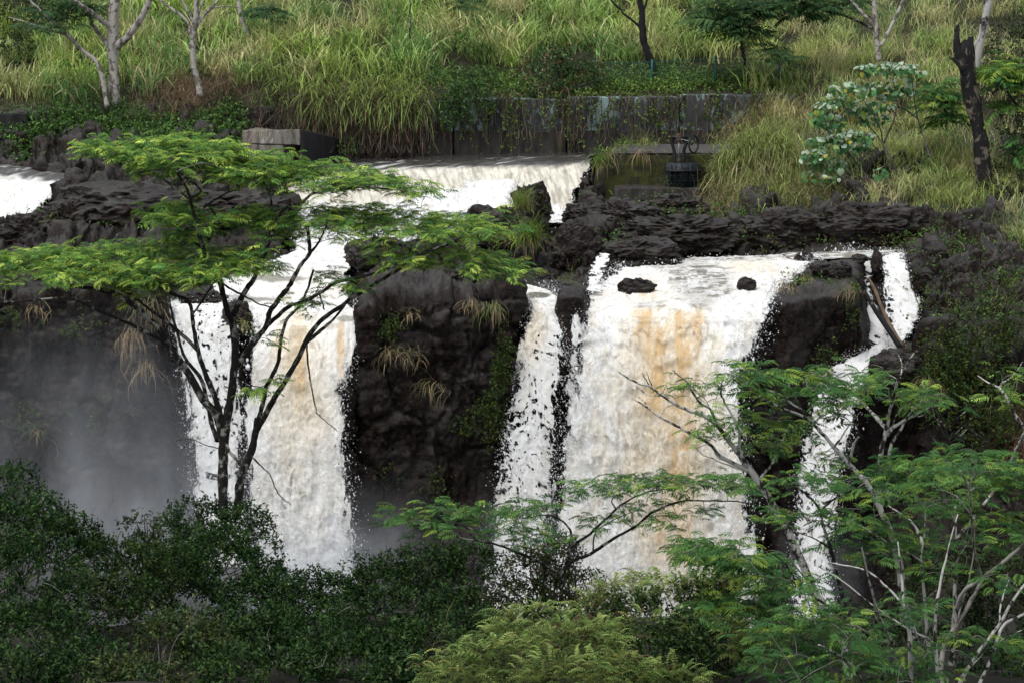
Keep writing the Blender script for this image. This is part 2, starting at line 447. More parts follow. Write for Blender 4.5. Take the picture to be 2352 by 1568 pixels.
def ground_Y(u, v):
    """depth of the ground surface seen at (u, v), above the lip"""
    u = np.atleast_1d(np.asarray(u, float)); v = np.atleast_1d(np.asarray(v, float))
    K = knots(u)
    out = np.zeros(len(u))
    H = np.broadcast_to(np.array(HILL), (len(u), 2, 2))
    K = np.concatenate([K, H], 1)
    vv, yy = K[..., 0], K[..., 1]
    for j in range(K.shape[1] - 1):
        a, b = vv[:, j], vv[:, j + 1]
        m = (v <= a) & (v > b)
        t = (a - v) / np.maximum(a - b, 1e-6)
        out = np.where(m, yy[:, j] + t * (yy[:, j + 1] - yy[:, j]), out)
    return np.where(out == 0, np.where(v > 600, vv[:, 0] * 0 + yy[:, 0], 132.0), out)
def on_ground(u, v):
    return at(u, v, ground_Y(u, v))

def water_mask(u):      # columns where the stream runs over the lip
    m = lambda a, b, e=14: sstep(a - e, a + e, u) * (1 - sstep(b - e, b + e, u))
    return np.maximum.reduce([m(372, 825), m(1182, 1285), m(1345, 1785)])

def build_ground():
    us = np.concatenate([np.linspace(-1100, -150, 34, endpoint=False), np.linspace(-150, 2500, 590), np.linspace(2500, 3500, 35)[1:]])
    NU = len(us)
    K = knots(us)                                                    # (NU, 9, 2)
    P = at(us[:, None], K[..., 0], K[..., 1])                        # (NU, 9, 3)
    wm = water_mask(us)
    wm2 = np.maximum(wm, sstep(1700, 1740, us) * (1 - sstep(1825, 1868, us)))
    for j, dz in ((0, .75), (1, .6), (2, .5), (3, .35)): P[:, j, 2] -= dz * (wm2 if j else wm)
    P[:, 0, 1] += .5 * wm
    mk = lambda a, b, e=22: sstep(a - e, a + e, us) * (1 - sstep(b - e, b + e, us))
    weir = mk(664, 1340)
    P[:, 4, 2] -= .9 * weir; P[:, 5, 2] -= 1.5 * weir; P[:, 6, 2] -= .9 * weir; P[:, 3, 2] -= .5 * mk(664, 1180)
    P[:, 2, 2] -= .45 * mk(500, 850); P[:, 1, 2] -= .4 * mk(480, 840)
    rap = mk(-400, 130)
    P[:, 3, 2] -= .35 * rap; P[:, 4, 2] -= .7 * rap; P[:, 5, 2] -= 1.2 * rap
    isle = mk(180, 640)
    ab_ = mk(1385, 1690); P[:, 4, 2] -= .3 * ab_; P[:, 5, 2] -= .75 * ab_; P[:, 6, 2] -= .5 * ab_
    br = mk(1560, 2085); P[:, 3, 2] -= .45 * br; P[:, 2, 2] -= .3 * mk(1790, 2085)
    gu = mk(1992, 2085, 12); P[:, 0, 1] += .5 * gu; P[:, 1, 1] += .6 * gu; P[:, 2, 1] += .5 * gu
    for j in (3, 4, 5): P[:, j, 2] -= .6 * isle
    P[:, 2, 2] -= .35 * mk(860, 1350); P[:, 3, 2] -= .7 * mk(1090, 1330)
    right = sstep(1940, 2100, us)
    x0 = P[:, 0, 0]
    foot = np.stack([x0, P[:, 0, 1] - .2 - 2.2 * right, np.full(NU, -12.6)], -1)
    mid = (foot + P[:, 0]) / 2; mid[:, 1] += .55 * (1 - right); mid[:, 2] += .5
    near = np.stack([x0 * .96, np.full(NU, 74.), np.full(NU, -12.9)], -1)
    H2 = at(us, 0, 126.); H3 = at(us, -60, 132.)
    H4 = np.stack([H3[:, 0] * 1.2, np.full(NU, 160.), np.full(NU, 24.)], -1)
    H5 = np.stack([H3[:, 0] * 1.8, np.full(NU, 230.), np.full(NU, 60.)], -1)
    knot = [near, foot, mid] + [P[:, j] for j in range(9)] + [H2, H3, H4, H5]
    res = [4, 34, 84, 16, 38, 36, 38, 28, 22, 20, 10, 12, 5, 5, 4]
    rows = []
    for j, n in enumerate(res):
        t = np.linspace(0, 1, n, endpoint=False)
        p0, p1, p2, p3 = knot[max(j - 1, 0)], knot[j], knot[j + 1], knot[min(j + 2, len(knot) - 1)]
        for w in t:
            lin = p1 * (1 - w) + p2 * w
            cr = .5 * (2 * p1 + (-p0 + p2) * w + (2 * p0 - 5 * p1 + 4 * p2 - p3) * w ** 2 + (-p0 + 3 * p1 - 3 * p2 + p3) * w ** 3)
            rows.append(lin * .6 + cr * .4 if 2 <= j <= 9 else lin)
    rows.append(knot[-1])
    G = np.array(rows)                                               # (R, NU, 3)
    cum = np.cumsum([0] + res)
    nrm = np.cross(np.gradient(G, axis=1), np.gradient(G, axis=0)); nrm /= np.linalg.norm(nrm, axis=2)[..., None] + 1e-9
    x, y, z = G[..., 0], G[..., 1], G[..., 2]
    r = np.arange(G.shape[0])
    amp = np.interp(r, [0, cum[1], cum[3], cum[9], cum[10], cum[11], cum[-1]], [.1, .9, 1., 1., .25, .1, .3])[:, None]
    wx = x + .5 * noise(x * .5, y * .5, z * .5); wz = z + .5 * noise(x * .5 + 9, y * .5, z * .5)
    big = ridged(wx * .28, y * .28, wz * .22, 2) * .36
    med = ridged(wx * .85, y * .85, wz * .7, 4, .55) * .19
    fac = (np.floor((noise(wx * .9 + 4, y * .9, wz * .9) + 1) * 3.) / 3. - 1) * .22
    fine = ridged(x * 2.7, y * 2.7, z * 2.7, 4, .68) * .085 - .04
    lay = z * 1.7 + .6 * noise(x * .5, y * .5, z * .3); fine = fine + .06 * (sstep(0, .25, lay - np.floor(lay)) - sstep(.75, 1., lay - np.floor(lay)))
    wmr = wm[None, :] * ((r > cum[3] - 14) & (r < cum[6]))[:, None]
    q1 = worley(wx * .62, y * .62, wz * .40); q2 = worley(wx * 1.7 + .3 * med, y * 1.7, wz * 1.35); 
    crag = (q1[2] - .5) * .55 - .30 * (1 - sstep(0, .16, q1[1] - q1[0])) + (q2[2] - .5) * .24 - .10 * (1 - sstep(0, .2, q2[1] - q2[0]))
    q3 = worley(wx * 4.2, y * 4.2, wz * 3.6); crag = crag + (q3[2] - .5) * .085
    face = np.interp(r, [0, cum[1], cum[2], cum[3] - 10, cum[3] + 6, cum[-1]], [.5, .5, .6, .7, 1, 1])[:, None]
    quiet = 1 - np.maximum(.6 * mk(1275, 1350, 10)[None, :], .65 * mk(1790, 2120, 25)[None, :] * ((r > cum[2] + 20) & (r < cum[7]))[:, None])
    amp = amp * quiet
    ter = np.interp(r, [0, cum[5] - 6, cum[5] + 6, cum[-1]], [0, 0, 1, 1])[:, None]
    q4 = worley(x * 1.15 + 7, y * .8, z * 1.15); crag = crag + ter * ((q4[2] - .5) * .62 - .30 * (1 - sstep(0, .22, q4[1] - q4[0])))
    d = (big + med * .8 * face * (1 - .5 * ter) + crag * face + fine * (1 - .65 * ter) - .15) * amp * (1 - .75 * wmr)
    G = G + nrm * d[..., None] * np.sign(nrm[..., 1:2] * -1 + nrm[..., 2:3] * .6 + 1e-6)
    def part(name, a, b, mat, smooth):
        g = G[a:b + 1]; R = g.shape[0]
        i = np.arange(R - 1)[:, None] * NU; j = np.arange(NU - 1)[None]
        Q = np.stack([i + j, i + j + 1, i + NU + j + 1, i + NU + j], -1).reshape(-1, 4)
        return link(name, new_mesh(name, g, [Q], None, smooth), mat, kind='structure')
    part('cliff', 0, cum[10], M_ROCK, False)
    part('hillside', cum[10], G.shape[0] - 1, M_SOIL, True)
build_ground()

BKY, BKZ = [14, 34, 40, 46, 52, 56, 60, 64, 68, 72, 76], [6.5, 1.6, -.1, -1.2, -2.3, -3.1, -4.2, -6.4, -9.0, -12.2, -12.8]
def build_near_bank():
    xs = np.linspace(-40, 40, 120); ys = np.linspace(14, 76, 90)
    X, Y = np.meshgrid(xs, ys)
    Z = np.interp(Y, BKY, BKZ)
    Z = Z + .5 * fbm(X * .2, Y * .2, X * 0, 4) - 1.6 * np.exp(-((X - 2) / 6) ** 2) * 0
    V = np.stack([X, Y, Z], -1)
    i = np.arange(89)[:, None] * 120; j = np.arange(119)[None]
    Q = np.stack([i + j, i + j + 1, i + 120 + j + 1, i + 120 + j], -1).reshape(-1, 4)
    link('near_bank', new_mesh('near_bank', V, [Q], None, True), M_NEAR, kind='structure')
build_near_bank()
def near_z(x, y):
    return float(np.interp(y, BKY, BKZ))

# ------------------------------------------------------------------ walls, dam and gate
M_CONC_WALL = concrete_mat('lichened_concrete', (.075, .080, .082), (.022, .022, .022), pale=(.26, .37, .36), pale_lo=.515, moss=(.03, .04, .012), moss_lo=.60)
M_CONC_LOW = concrete_mat('damp_concrete', (.050, .044, .040), (.016, .015, .014), moss=(.022, .030, .009), moss_lo=.58)
M_CONC_GREY = concrete_mat('weathered_concrete', (.20, .18, .155), (.045, .042, .038), pale=(.38, .37, .34), pale_lo=.60)
M_CONC_DARK = concrete_mat('black_stained_concrete', (.020, .019, .021), (.009, .009, .010), moss=(.02, .03, .008), moss_lo=.68)
M_MOSSY = concrete_mat('mossy_concrete', (.030, .030, .016), (.012, .012, .008), moss=(.045, .050, .008), moss_lo=.44)
M_CONC_TOP = concrete_mat('grey_concrete_top', (.085, .08, .075), (.04, .038, .036))
M_IRON = plain_mat('black_iron', (.008, .009, .011), (.030, .030, .033), 6, .45, .5)
M_IRON_BLUE = plain_mat('blue_black_iron', (.010, .016, .020), (.028, .036, .042), 6, .55, .3)
M_RUST = plain_mat('rusty_iron', (.030, .018, .013), (.085, .05, .036), 7, .85)
M_STEEL = plain_mat('bare_steel', (.20, .21, .21), (.45, .46, .46), 9, .4, .6)
M_FENCE = plain_mat('green_paint', (.005, .06, .055), (.012, .10, .09), 6, .5)

def prism(foot, z0, z1):
    """solid standing on a footprint (list of x, y), counter-clockwise"""
    f = np.asarray(foot, float); n = len(f)
    z0 = np.broadcast_to(z0, n); z1 = np.broadcast_to(z1, n)
    V = np.concatenate([np.c_[f, z0], np.c_[f, z1]])
    j = np.arange(n)
    Q = np.stack([j, (j + 1) % n, n + (j + 1) % n, n + j], -1)
    T = [[n, n + k, n + k + 1] for k in range(1, n - 1)]
    return V, T, Q

def rough_prism(foot, z0, z1, step=.18, amp=.02, seed=0):
    """solid with finely divided, slightly uneven faces and a chamfered look"""
    import bmesh
    V, T, Q = prism(foot, z0, z1)
    bm = bmesh.new()
    vs = [bm.verts.new(v) for v in V]
    n = len(foot)
    for q in Q: bm.faces.new([vs[i] for i in q])
    bm.faces.new([vs[n + i] for i in range(n)]); bm.faces.new([vs[i] for i in reversed(range(n))])
    bmesh.ops.bevel(bm, geom=bm.edges[:], offset=.035, segments=1, affect='EDGES')
    for _ in range(12):
        L = [e for e in bm.edges if e.calc_length() > step * 2]
        if not L: break
        bmesh.ops.subdivide_edges(bm, edges=L, cuts=1, use_grid_fill=True)
    bmesh.ops.triangulate(bm, faces=[f for f in bm.faces if len(f.verts) > 4])
    P = np.array([v.co for v in bm.verts])
    D = np.stack([fbm(P[:, 0] * 1.6 + s, P[:, 1] * 1.6, P[:, 2] * 1.6 + seed, 3) for s in (0, 31, 77)], -1) * amp
    for v, d in zip(bm.verts, D): v.co += __import__('mathutils').Vector(d)
    me = bpy.data.meshes.new('solid'); bm.to_mesh(me); bm.free()
    return me

def xy(u, v, Y): return at(u, v, Y)[:2]
def zat(v, Y): return float(at(1176, v, Y)[2])

# retaining wall behind the weir pool
wall = thing('retaining_wall', 'long dark concrete retaining wall with pale turquoise lichen, hung with vines above the weir', 'wall', at(1300, 350, 112.4))
fl, fr = xy(770, 340, 112.35), xy(1830, 340, 112.35)
zl = zat(303, 112.35)
for seg, (a, b) in enumerate([(770, 1040), (1043, 1300), (1303, 1560), (1563, 1830)]):
    A, B = xy(a, 340, 112.35), xy(b, 340, 112.35)
    me = rough_prism([(A[0], A[1]), (B[0], B[1]), (B[0], B[1] + .9), (A[0], A[1] + .9)], 2.2, zl + .02 * seg, .25, .03, seg)
    link('wall_base', me, M_CONC_LOW, wall)
    me = rough_prism([(A[0], A[1] + .22), (B[0], B[1] + .22), (B[0], B[1] + 1.3), (A[0], A[1] + 1.3)], zl - .1, zat(234 - seg * 5, 112.5), .25, .045, seg + 9)
    link('wall_panel', me, M_CONC_WALL, wall)

# concrete block on the dam, to the left of the weir
blk = thing('dam_block', 'stepped concrete dam block with pale stained front and black wet side, left of the weir', 'concrete block', at(660, 380, 108))
A, B, C_ = xy(556, 330, 108.7), xy(688, 330, 107.6), xy(776, 330, 111.6)
A2 = (A[0] + .4, A[1] + 3.0)
link('upper_block', rough_prism([tuple(A), tuple(B), tuple(C_), (A2[0], 112.0)], zat(334, 107.6), [zat(300, 108.8), zat(297, 107.6), zat(318, 111.6), zat(300, 110)], .2, .03, 3), M_CONC_GREY, blk, label='pale streaked upper block overhanging its base')
A, B = xy(548, 340, 108.8), xy(651, 340, 107.95)
link('lower_block', rough_prism([tuple(A), tuple(B), tuple(xy(760, 340, 112)), (A[0], 112)], 1.6, zat(334.5, 107.6) - .02, .2, .03, 4), M_CONC_GREY, blk)
B, C_ = xy(692.5, 330, 107.55), xy(780, 330, 111.5)
link('side_wall', rough_prism([tuple(B), tuple(C_), (C_[0] - .3, C_[1] + .3), (B[0] - .08, B[1] + .25)], 1.6, [zat(297.5, 107.5), zat(318, 111.5), zat(318, 111.7), zat(297.5, 107.7)], .2, .03, 5), M_CONC_DARK, blk, label='black wet side wall of the dam block')
# dark mossy pier continuing to the retaining wall, and the low wall at the far left
me = rough_prism([tuple(xy(-60, 262, 111.0)), tuple(xy(62, 262, 111.0)), (xy(62, 262, 111.0)[0], 111.8), (xy(-60, 262, 111.0)[0], 111.8)], 2.2, zat(262, 111), .2, .04, 6)
o = link('bank_wall', me, M_CONC_DARK); o['label'] = 'low black concrete wall under grass at the top of the small rapid'; o['category'] = 'wall'

# abutment with mossy face, right of the weir
ab = thing('weir_abutment', 'broad mossy concrete abutment with flat grey top at the end of the weir', 'abutment', at(1540, 430, 106))
zt = zat(352, 105.8)
F = [tuple(xy(1366, 390, 106.6)), tuple(xy(1404, 390, 105.8)), tuple(xy(1780, 390, 105.8)), tuple(xy(1780, 390, 110.2)), tuple(xy(1400, 390, 110.2)), tuple(xy(1370, 390, 109.5))]
link('abutment_body', rough_prism(F, 1.0, [zt - 1.2, zt - .06, zt - .06, zt - .06, zt - .06, zt - .5], .2, .05, 7), M_MOSSY, ab)
F2 = [tuple(xy(1406, 390, 105.86)), tuple(xy(1782, 390, 105.86)), tuple(xy(1782, 390, 110.3)), tuple(xy(1410, 390, 110.3))]
link('abutment_top', rough_prism(F2, zt - .05, zt + .03, .25, .02, 8), M_CONC_TOP, ab)
F3 = [tuple(xy(1412, 420, 104.4)), tuple(xy(1612, 420, 104.4)), tuple(xy(1612, 420, 105.7)), tuple(xy(1412, 420, 105.7))]
link('gate_ledge', rough_prism(F3, zat(462, 104.4), zat(432, 104.5), .2, .05, 9), M_CONC_LOW, ab, label='dark ledge under the sluice gate')

# sluice gate with handwheel
GY = 105.1
gate = thing('sluice_gate', 'black iron sluice gate with spoked handwheel standing on the mossy abutment', 'sluice gate', at(1565, 432, GY))
g2 = lambda zx, zy, dy=0.0: at(1470 + zx * .1172, 275.6 + zy * .1172, GY + dy)
def strap(pts, w, d, name, mat, par=gate):
    b = Bag(); p = smooth_path([g2(*q) for q in pts], 22)
    n = len(p); V = []
    T = np.gradient(p, axis=0); T /= np.linalg.norm(T, axis=1)[:, None]
    N = np.stack([T[:, 2], 0 * T[:, 0], -T[:, 0]], -1)
    for sx, sy in ((-1, -1), (1, -1), (1, 1), (-1, 1)): V.append(p + N * sx * w / 2 + np.array([0, sy * d / 2, 0]))
    V = np.stack(V, 1).reshape(-1, 3)
    i = np.arange(n - 1)[:, None] * 4; j = np.arange(4)[None]
    Q = np.stack([i + j, i + (j + 1) % 4, i + 4 + (j + 1) % 4, i + 4 + j], -1).reshape(-1, 4)
    Q = np.concatenate([Q, [[3, 2, 1, 0], [4 * n - 4, 4 * n - 3, 4 * n - 2, 4 * n - 1]]])
    b.add(V, None, Q); return b.obj(name, mat, par)
strap([(640, 940), (668, 860), (670, 640), (655, 545), (632, 470), (640, 380), (690, 345), (740, 345)], .13, .16, 'frame_upright', M_IRON)
strap([(870, 940), (855, 860), (860, 640), (870, 560), (900, 490), (900, 440), (880, 400), (800, 372), (740, 362)], .13, .16, 'frame_upright', M_IRON)
b = Bag(); b.add(*box(g2(770, 345), (.34, .10, .055))); b.obj('crosshead', M_IRON, gate)
b = Bag()
b.add(*tube([g2(760, 420), g2(760, 285)], [.17, .12], 10)); b.add(*tube([g2(760, 400), g2(760, 395)], [.21, .21], 10)); b.obj('stem_housing', M_RUST, gate)
b = Bag(); b.add(*tube([g2(760, 780), g2(760, 400)], [.045, .045], 8)); b.obj('lifting_stem', M_STEEL, gate)
b = Bag(); b.add(*tube([g2(760, 940), g2(760, 860)], [.17, .15], 10)); b.add(*tube([g2(762, 860), g2(762, 760)], [.10, .07], 8)); b.obj('gland', M_RUST, gate)
hub = g2(1040, 465); hub[1] -= .28
ax = np.array([.80, -.58, .04]); ax /= np.linalg.norm(ax)
e1 = np.cross(ax, [0, 0, 1.]); e1 /= np.linalg.norm(e1); e2 = np.cross(e1, ax)
a = np.linspace(0, 2 * np.pi, 33)
b = Bag(); ring = hub + .355 * (np.cos(a)[:, None] * e1 + np.sin(a)[:, None] * e2)
b.add(*tube(ring, np.full(33, .036), 8, False)); wheel = b.obj('handwheel', M_IRON, gate, True)
for k in range(6):
    t = math.radians(12 + 60 * k); dd = math.cos(t) * e1 + math.sin(t) * e2
    b = Bag(); b.add(*tube([hub + dd * .06, hub + dd * .2 + ax * .02, hub + dd * .345], [.028, .02, .02], 6)); b.obj('spoke', M_IRON, wheel)
b = Bag(); b.add(*tube([hub - ax * .10, hub + ax * .08], [.075, .06], 10)); b.obj('hub', M_IRON, wheel)
b = Bag(); hp = hub + .33 * (math.cos(4.4) * e1 + math.sin(4.4) * e2); b.add(*tube([hp, hp + ax * .26], [.022, .02], 8)); b.obj('handle', M_STEEL, wheel)
b = Bag(); b.add(*tube([g2(830, 390), g2(900, 440), hub - ax * .05], [.06, .055, .05], 8)); b.obj('drive_shaft', M_IRON, gate)
b = Bag()
for k in range(9):
    t = k / 8; p = g2(815 + 130 * t, 385 + 28 * t, -.10); b.add(*tube([p + [-.018, 0, .012], p + [.018, 0, -.012]], [.016, .016], 6))
b.obj('chain', M_STEEL, gate)
b = Bag(); b.add(*box(g2(815, 1090, .15), (1.28 / 2 * 1.0, .32, .52))); b.obj('gate_box', M_IRON_BLUE, gate)
b = Bag(); b.add(*box(g2(835, 985, -.05), (.74, .52, .035))); b.obj('top_flange', M_IRON, gate)
for zx in (600, 690, 800, 985): b = Bag(); b.add(*box(g2(zx, 1100, -.22), (.025, .07, .50))); b.obj('rib', M_IRON_BLUE, gate)
for zy in (1100, 1200): b = Bag(); b.add(*box(g2(815, zy, -.21), (.66, .05, .022))); b.obj('cross_rib', M_IRON_BLUE, gate)
b = Bag()
V, T, Q = prism([tuple(g2(590, 0)[:2] + [0, -.25]), tuple(g2(950, 0)[:2] + [0, -.25]), tuple(g2(950, 0)[:2] + [0, .3]), tuple(g2(590, 0)[:2] + [0, .3])], float(g2(800, 980)[2]), float(g2(800, 930)[2])); b.add(V, T, Q); b.obj('bonnet', M_IRON, gate)
b = Bag(); b.add(*box(g2(1110, 1130, .05), (.05, .06, .62))); b.obj('guide_rail', M_IRON, gate)
b = Bag(); b.add(*box(g2(1110, 975, .1), (.30, .05, .03))); b.obj('guide_rail', M_IRON, gate)

# green fence on the bank above the wall
fen = thing('wire_fence', 'green chain link fence with painted posts half buried in creepers above the wall', 'fence', at(1500, 200, 114.6))
FY = 114.6
posts = [(1362, 140, 216), (1497, 138, 196), (1643, 130, 190), (1790, 133, 180)]
for (u, v0, v1) in posts:
    b = Bag(); p0, p1 = at(u, v1 + 14, FY), at(u + 1, v0, FY); b.add(*tube([p0, p1], [.055, .055], 8)); po = b.obj('post', M_FENCE, fen)
    b = Bag(); b.add(*tube([p1 + [0, 0, .001], p1 + [0, 0, .05]], [.066, .03], 8)); b.obj('cap', M_FENCE, po)
b = Bag()
for (u0, t0, b0), (u1, t1, b1) in zip(posts[:-1], posts[1:]):
    n = 26
    for k in range(n):
        for s in (0, 1):
            ua = u0 + (u1 - u0) * k / n; ub = u0 + (u1 - u0) * (k + 5) / n
            if ub > u1: ub = u1
            f = (ub - ua) / ((u1 - u0) * 5 / n)
            va, vb = (b0, b0 + (t0 + 4 - b0) * f) if s else (t0 + 4, t0 + 4 + (b0 - t0 - 4) * f)
            b.add(*tube([at(ua, va, FY), at(ub, vb, FY)], [.004, .004], 3, False))
    b.add(*tube([at(u0, t0 + 5, FY), at(u1, t1 + 5, FY)], [.012, .012], 4, False))
b.obj('chain_link_mesh', M_FENCE, fen, kind='stuff')

# ------------------------------------------------------------------ boulders
def boulder(name, label, uvY, r, seed, rough=1.0, group=None, mat=None, sub=4, sink=0):
    import bmesh
    bm = bmesh.new(); bmesh.ops.create_icosphere(bm, subdivisions=sub + (1 if r[0] > 40 else 0), radius=1)
    P = np.array([v.co for v in bm.verts])
    c = at(*uvY)
    rr = np.array(r, float) * uvY[2] / FPX
    Q = P * rr
    w = Q + c
    q = 1 + rough * (.20 * fbm(P[:, 0] * 1.1 + seed, P[:, 1] * 1.1, P[:, 2] * 1.1, 3) + .13 * ridged(P[:, 0] * 2.1, P[:, 1] * 2.1 + seed, P[:, 2] * 2.1, 4, .6))
    cell = np.floor((noise(P[:, 0] * 1.9 + seed * 3, P[:, 1] * 1.9, P[:, 2] * 1.9) + 1) * 3.5) / 3.5 - 1
    q = q + cell * .10 * rough
    e1 = worley(P[:, 0] * 1.5 + seed, P[:, 1] * 1.5, P[:, 2] * 1.5); e2 = worley(P[:, 0] * 3.4 + seed, P[:, 1] * 3.4, P[:, 2] * 3.4)
    q = q + (e1[2] - .5) * .22 * rough + (e2[2] - .5) * .10 * rough - .06 * (1 - sstep(0, .2, e1[1] - e1[0]))
    Q = Q * q[:, None]
    Q += (ridged(w[:, 0] * 2.6, w[:, 1] * 2.6, w[:, 2] * 2.6, 3)[:, None] * .05) * P
    for v, p in zip(bm.verts, Q): v.co = p
    me = bpy.data.meshes.new(name); bm.to_mesh(me); bm.free()
    o = link(name, me, mat or M_BOULDER); o.location = c
    o['label'] = label; o['category'] = 'boulder'
    if group: o['group'] = group
    return o
BL = [
 ('tall ragged lava outcrop tufted with grass in front of the weir', (1222, 480, 100.2), (34, 30, 52), 1, 1.3),
 ('low lava hump on the left flank of the grassy outcrop', (1140, 525, 98.5), (68, 60, 42), 2, 1.2),
 ('rounded black boulder below the grass tuft and beside the grassy outcrop', (1322, 575, 95.2), (50, 42, 54), 3, 1.),
 ('broad dark boulder at the head of the widest fall', (1462, 592, 95.2), (88, 60, 36), 4, 1.1),
 ('flat mossy rock between the narrow fall and the widest fall', (1290, 660, 90.0), (40, 40, 12), 5, 1.),
 ('wet black rock poking out of foam at the top of the widest fall', (1462, 664, 89.0), (34, 26, 19), 6, 1.2),
 ('small wet rock in foam beside the dark smooth tongue of water', (1716, 655, 89.0), (17, 14, 15), 7, 1.2),
 ('slick grey rock nub splitting the two falls behind the umbrella tree', (545, 735, 84.6), (27, 26, 38), 8, .8),
 ('flat grey rock at the top of the lacy fall behind the umbrella tree', (470, 688, 86.6), (50, 40, 14), 9, .8),
 ('low dark rock at the edge of the white chute above the central cliff', (872, 588, 90.5), (62, 50, 32), 10, 1.1),
 ('pale lichen-blotched knob on top of the central cliff', (1090, 640, 87.5), (52, 45, 30), 11, 1.),
 ('round lava boulder on the shore of the small rapid', (62, 545, 97.0), (66, 50, 44), 12, 1.1),
 ('craggy lava boulder right of the round one below the small rapid', (150, 520, 98.0), (66, 50, 44), 13, 1.2),
 ('brown knob on the ridge between the widest fall and the log gully', (1885, 616, 91.0), (18, 20, 15), 14, .9),
 ('second brown knob along the ridge toward the log gully', (1930, 622, 90.8), (22, 22, 16), 15, .9),
 ('smooth grey ledge rock where the leaning log rests', (2060, 846, 87.6), (56, 40, 38), 16, .7),
 ('big lava hump forming the dark island between rapid and weir', (330, 490, 99.5), (190, 130, 60), 17, .9),
 ('dark lava shelf beside the weir foot, left end', (560, 500, 101.0), (110, 90, 52), 18, 1.),
 ('lava mound below the abutment and beside the gate', (1430, 505, 100.6), (75, 60, 38), 19, 1.2),
 ('lava block under the gate ledge, stained rust', (1560, 478, 103.0), (60, 40, 26), 20, 1.2),
 ('dark rock on the lip between two strands of the log gully', (2014, 606, 93.9), (9, 12, 26), 21, 1.),
 ('black rock at the brim beside the gully water', (1846, 592, 94.2), (16, 16, 9), 22, 1.),
 ('small grey stone below the brim next to the leaning log', (1972, 596, 93.6), (14, 14, 8), 23, 1.),
 ('long lava shelf sloping down to the top of the widest fall', (1560, 540, 99.0), (120, 70, 40), 24, 1.2),
 ('jagged lava lump above the far end of the brim', (1800, 530, 99.5), (90, 50, 42), 25, 1.2),
 ('dark crag over the gully, grass hanging from its top', (2010, 520, 99.0), (110, 60, 44), 26, 1.2),
 ('sunken stone at the foot of the weir, beside its sloping end', (1325, 495, 101.5), (26, 26, 22), 27, 1.1),
]
for k, (lab, uvY, r, sd_, rg) in enumerate(BL):
    boulder('boulder', lab, uvY, r, sd_ * 3.7, rg, 'lava boulders along the stream')

# ------------------------------------------------------------------ water
FOAM = np.array([.72, .725, .72]); CREAM = np.array([.70, .62, .475]); TAN = np.array([.56, .37, .155]); RIVER = np.array([.17, .155, .125]); DEEP = np.array([.055, .052, .048])
def blob(u, v, cu, cv, ru, rv): return np.exp(-(((u - cu) / ru) ** 2 + ((v - cv) / rv) ** 2))

def rows_grid(rows, step):
    """rows: (uL, vL, YL, uR, vR, YR) from the upstream end down; returns grid of points"""
    A = np.array(rows, float)
    L = at(A[:, 0], A[:, 1], A[:, 2]); R = at(A[:, 3], A[:, 4], A[:, 5])
    n = int(max(np.abs(np.diff(A[:, 1])).sum(), np.abs(np.diff(A[:, 4])).sum()) / step * 1.15) + 6
    m = int(np.max(np.abs(A[:, 3] - A[:, 0])) / step) + 4
    sL, sR = smooth_path(L, n), smooth_path(R, n)
    t = np.linspace(0, 1, m)[None, :, None]
    return sL[:, None] * (1 - t) + sR[:, None] * t

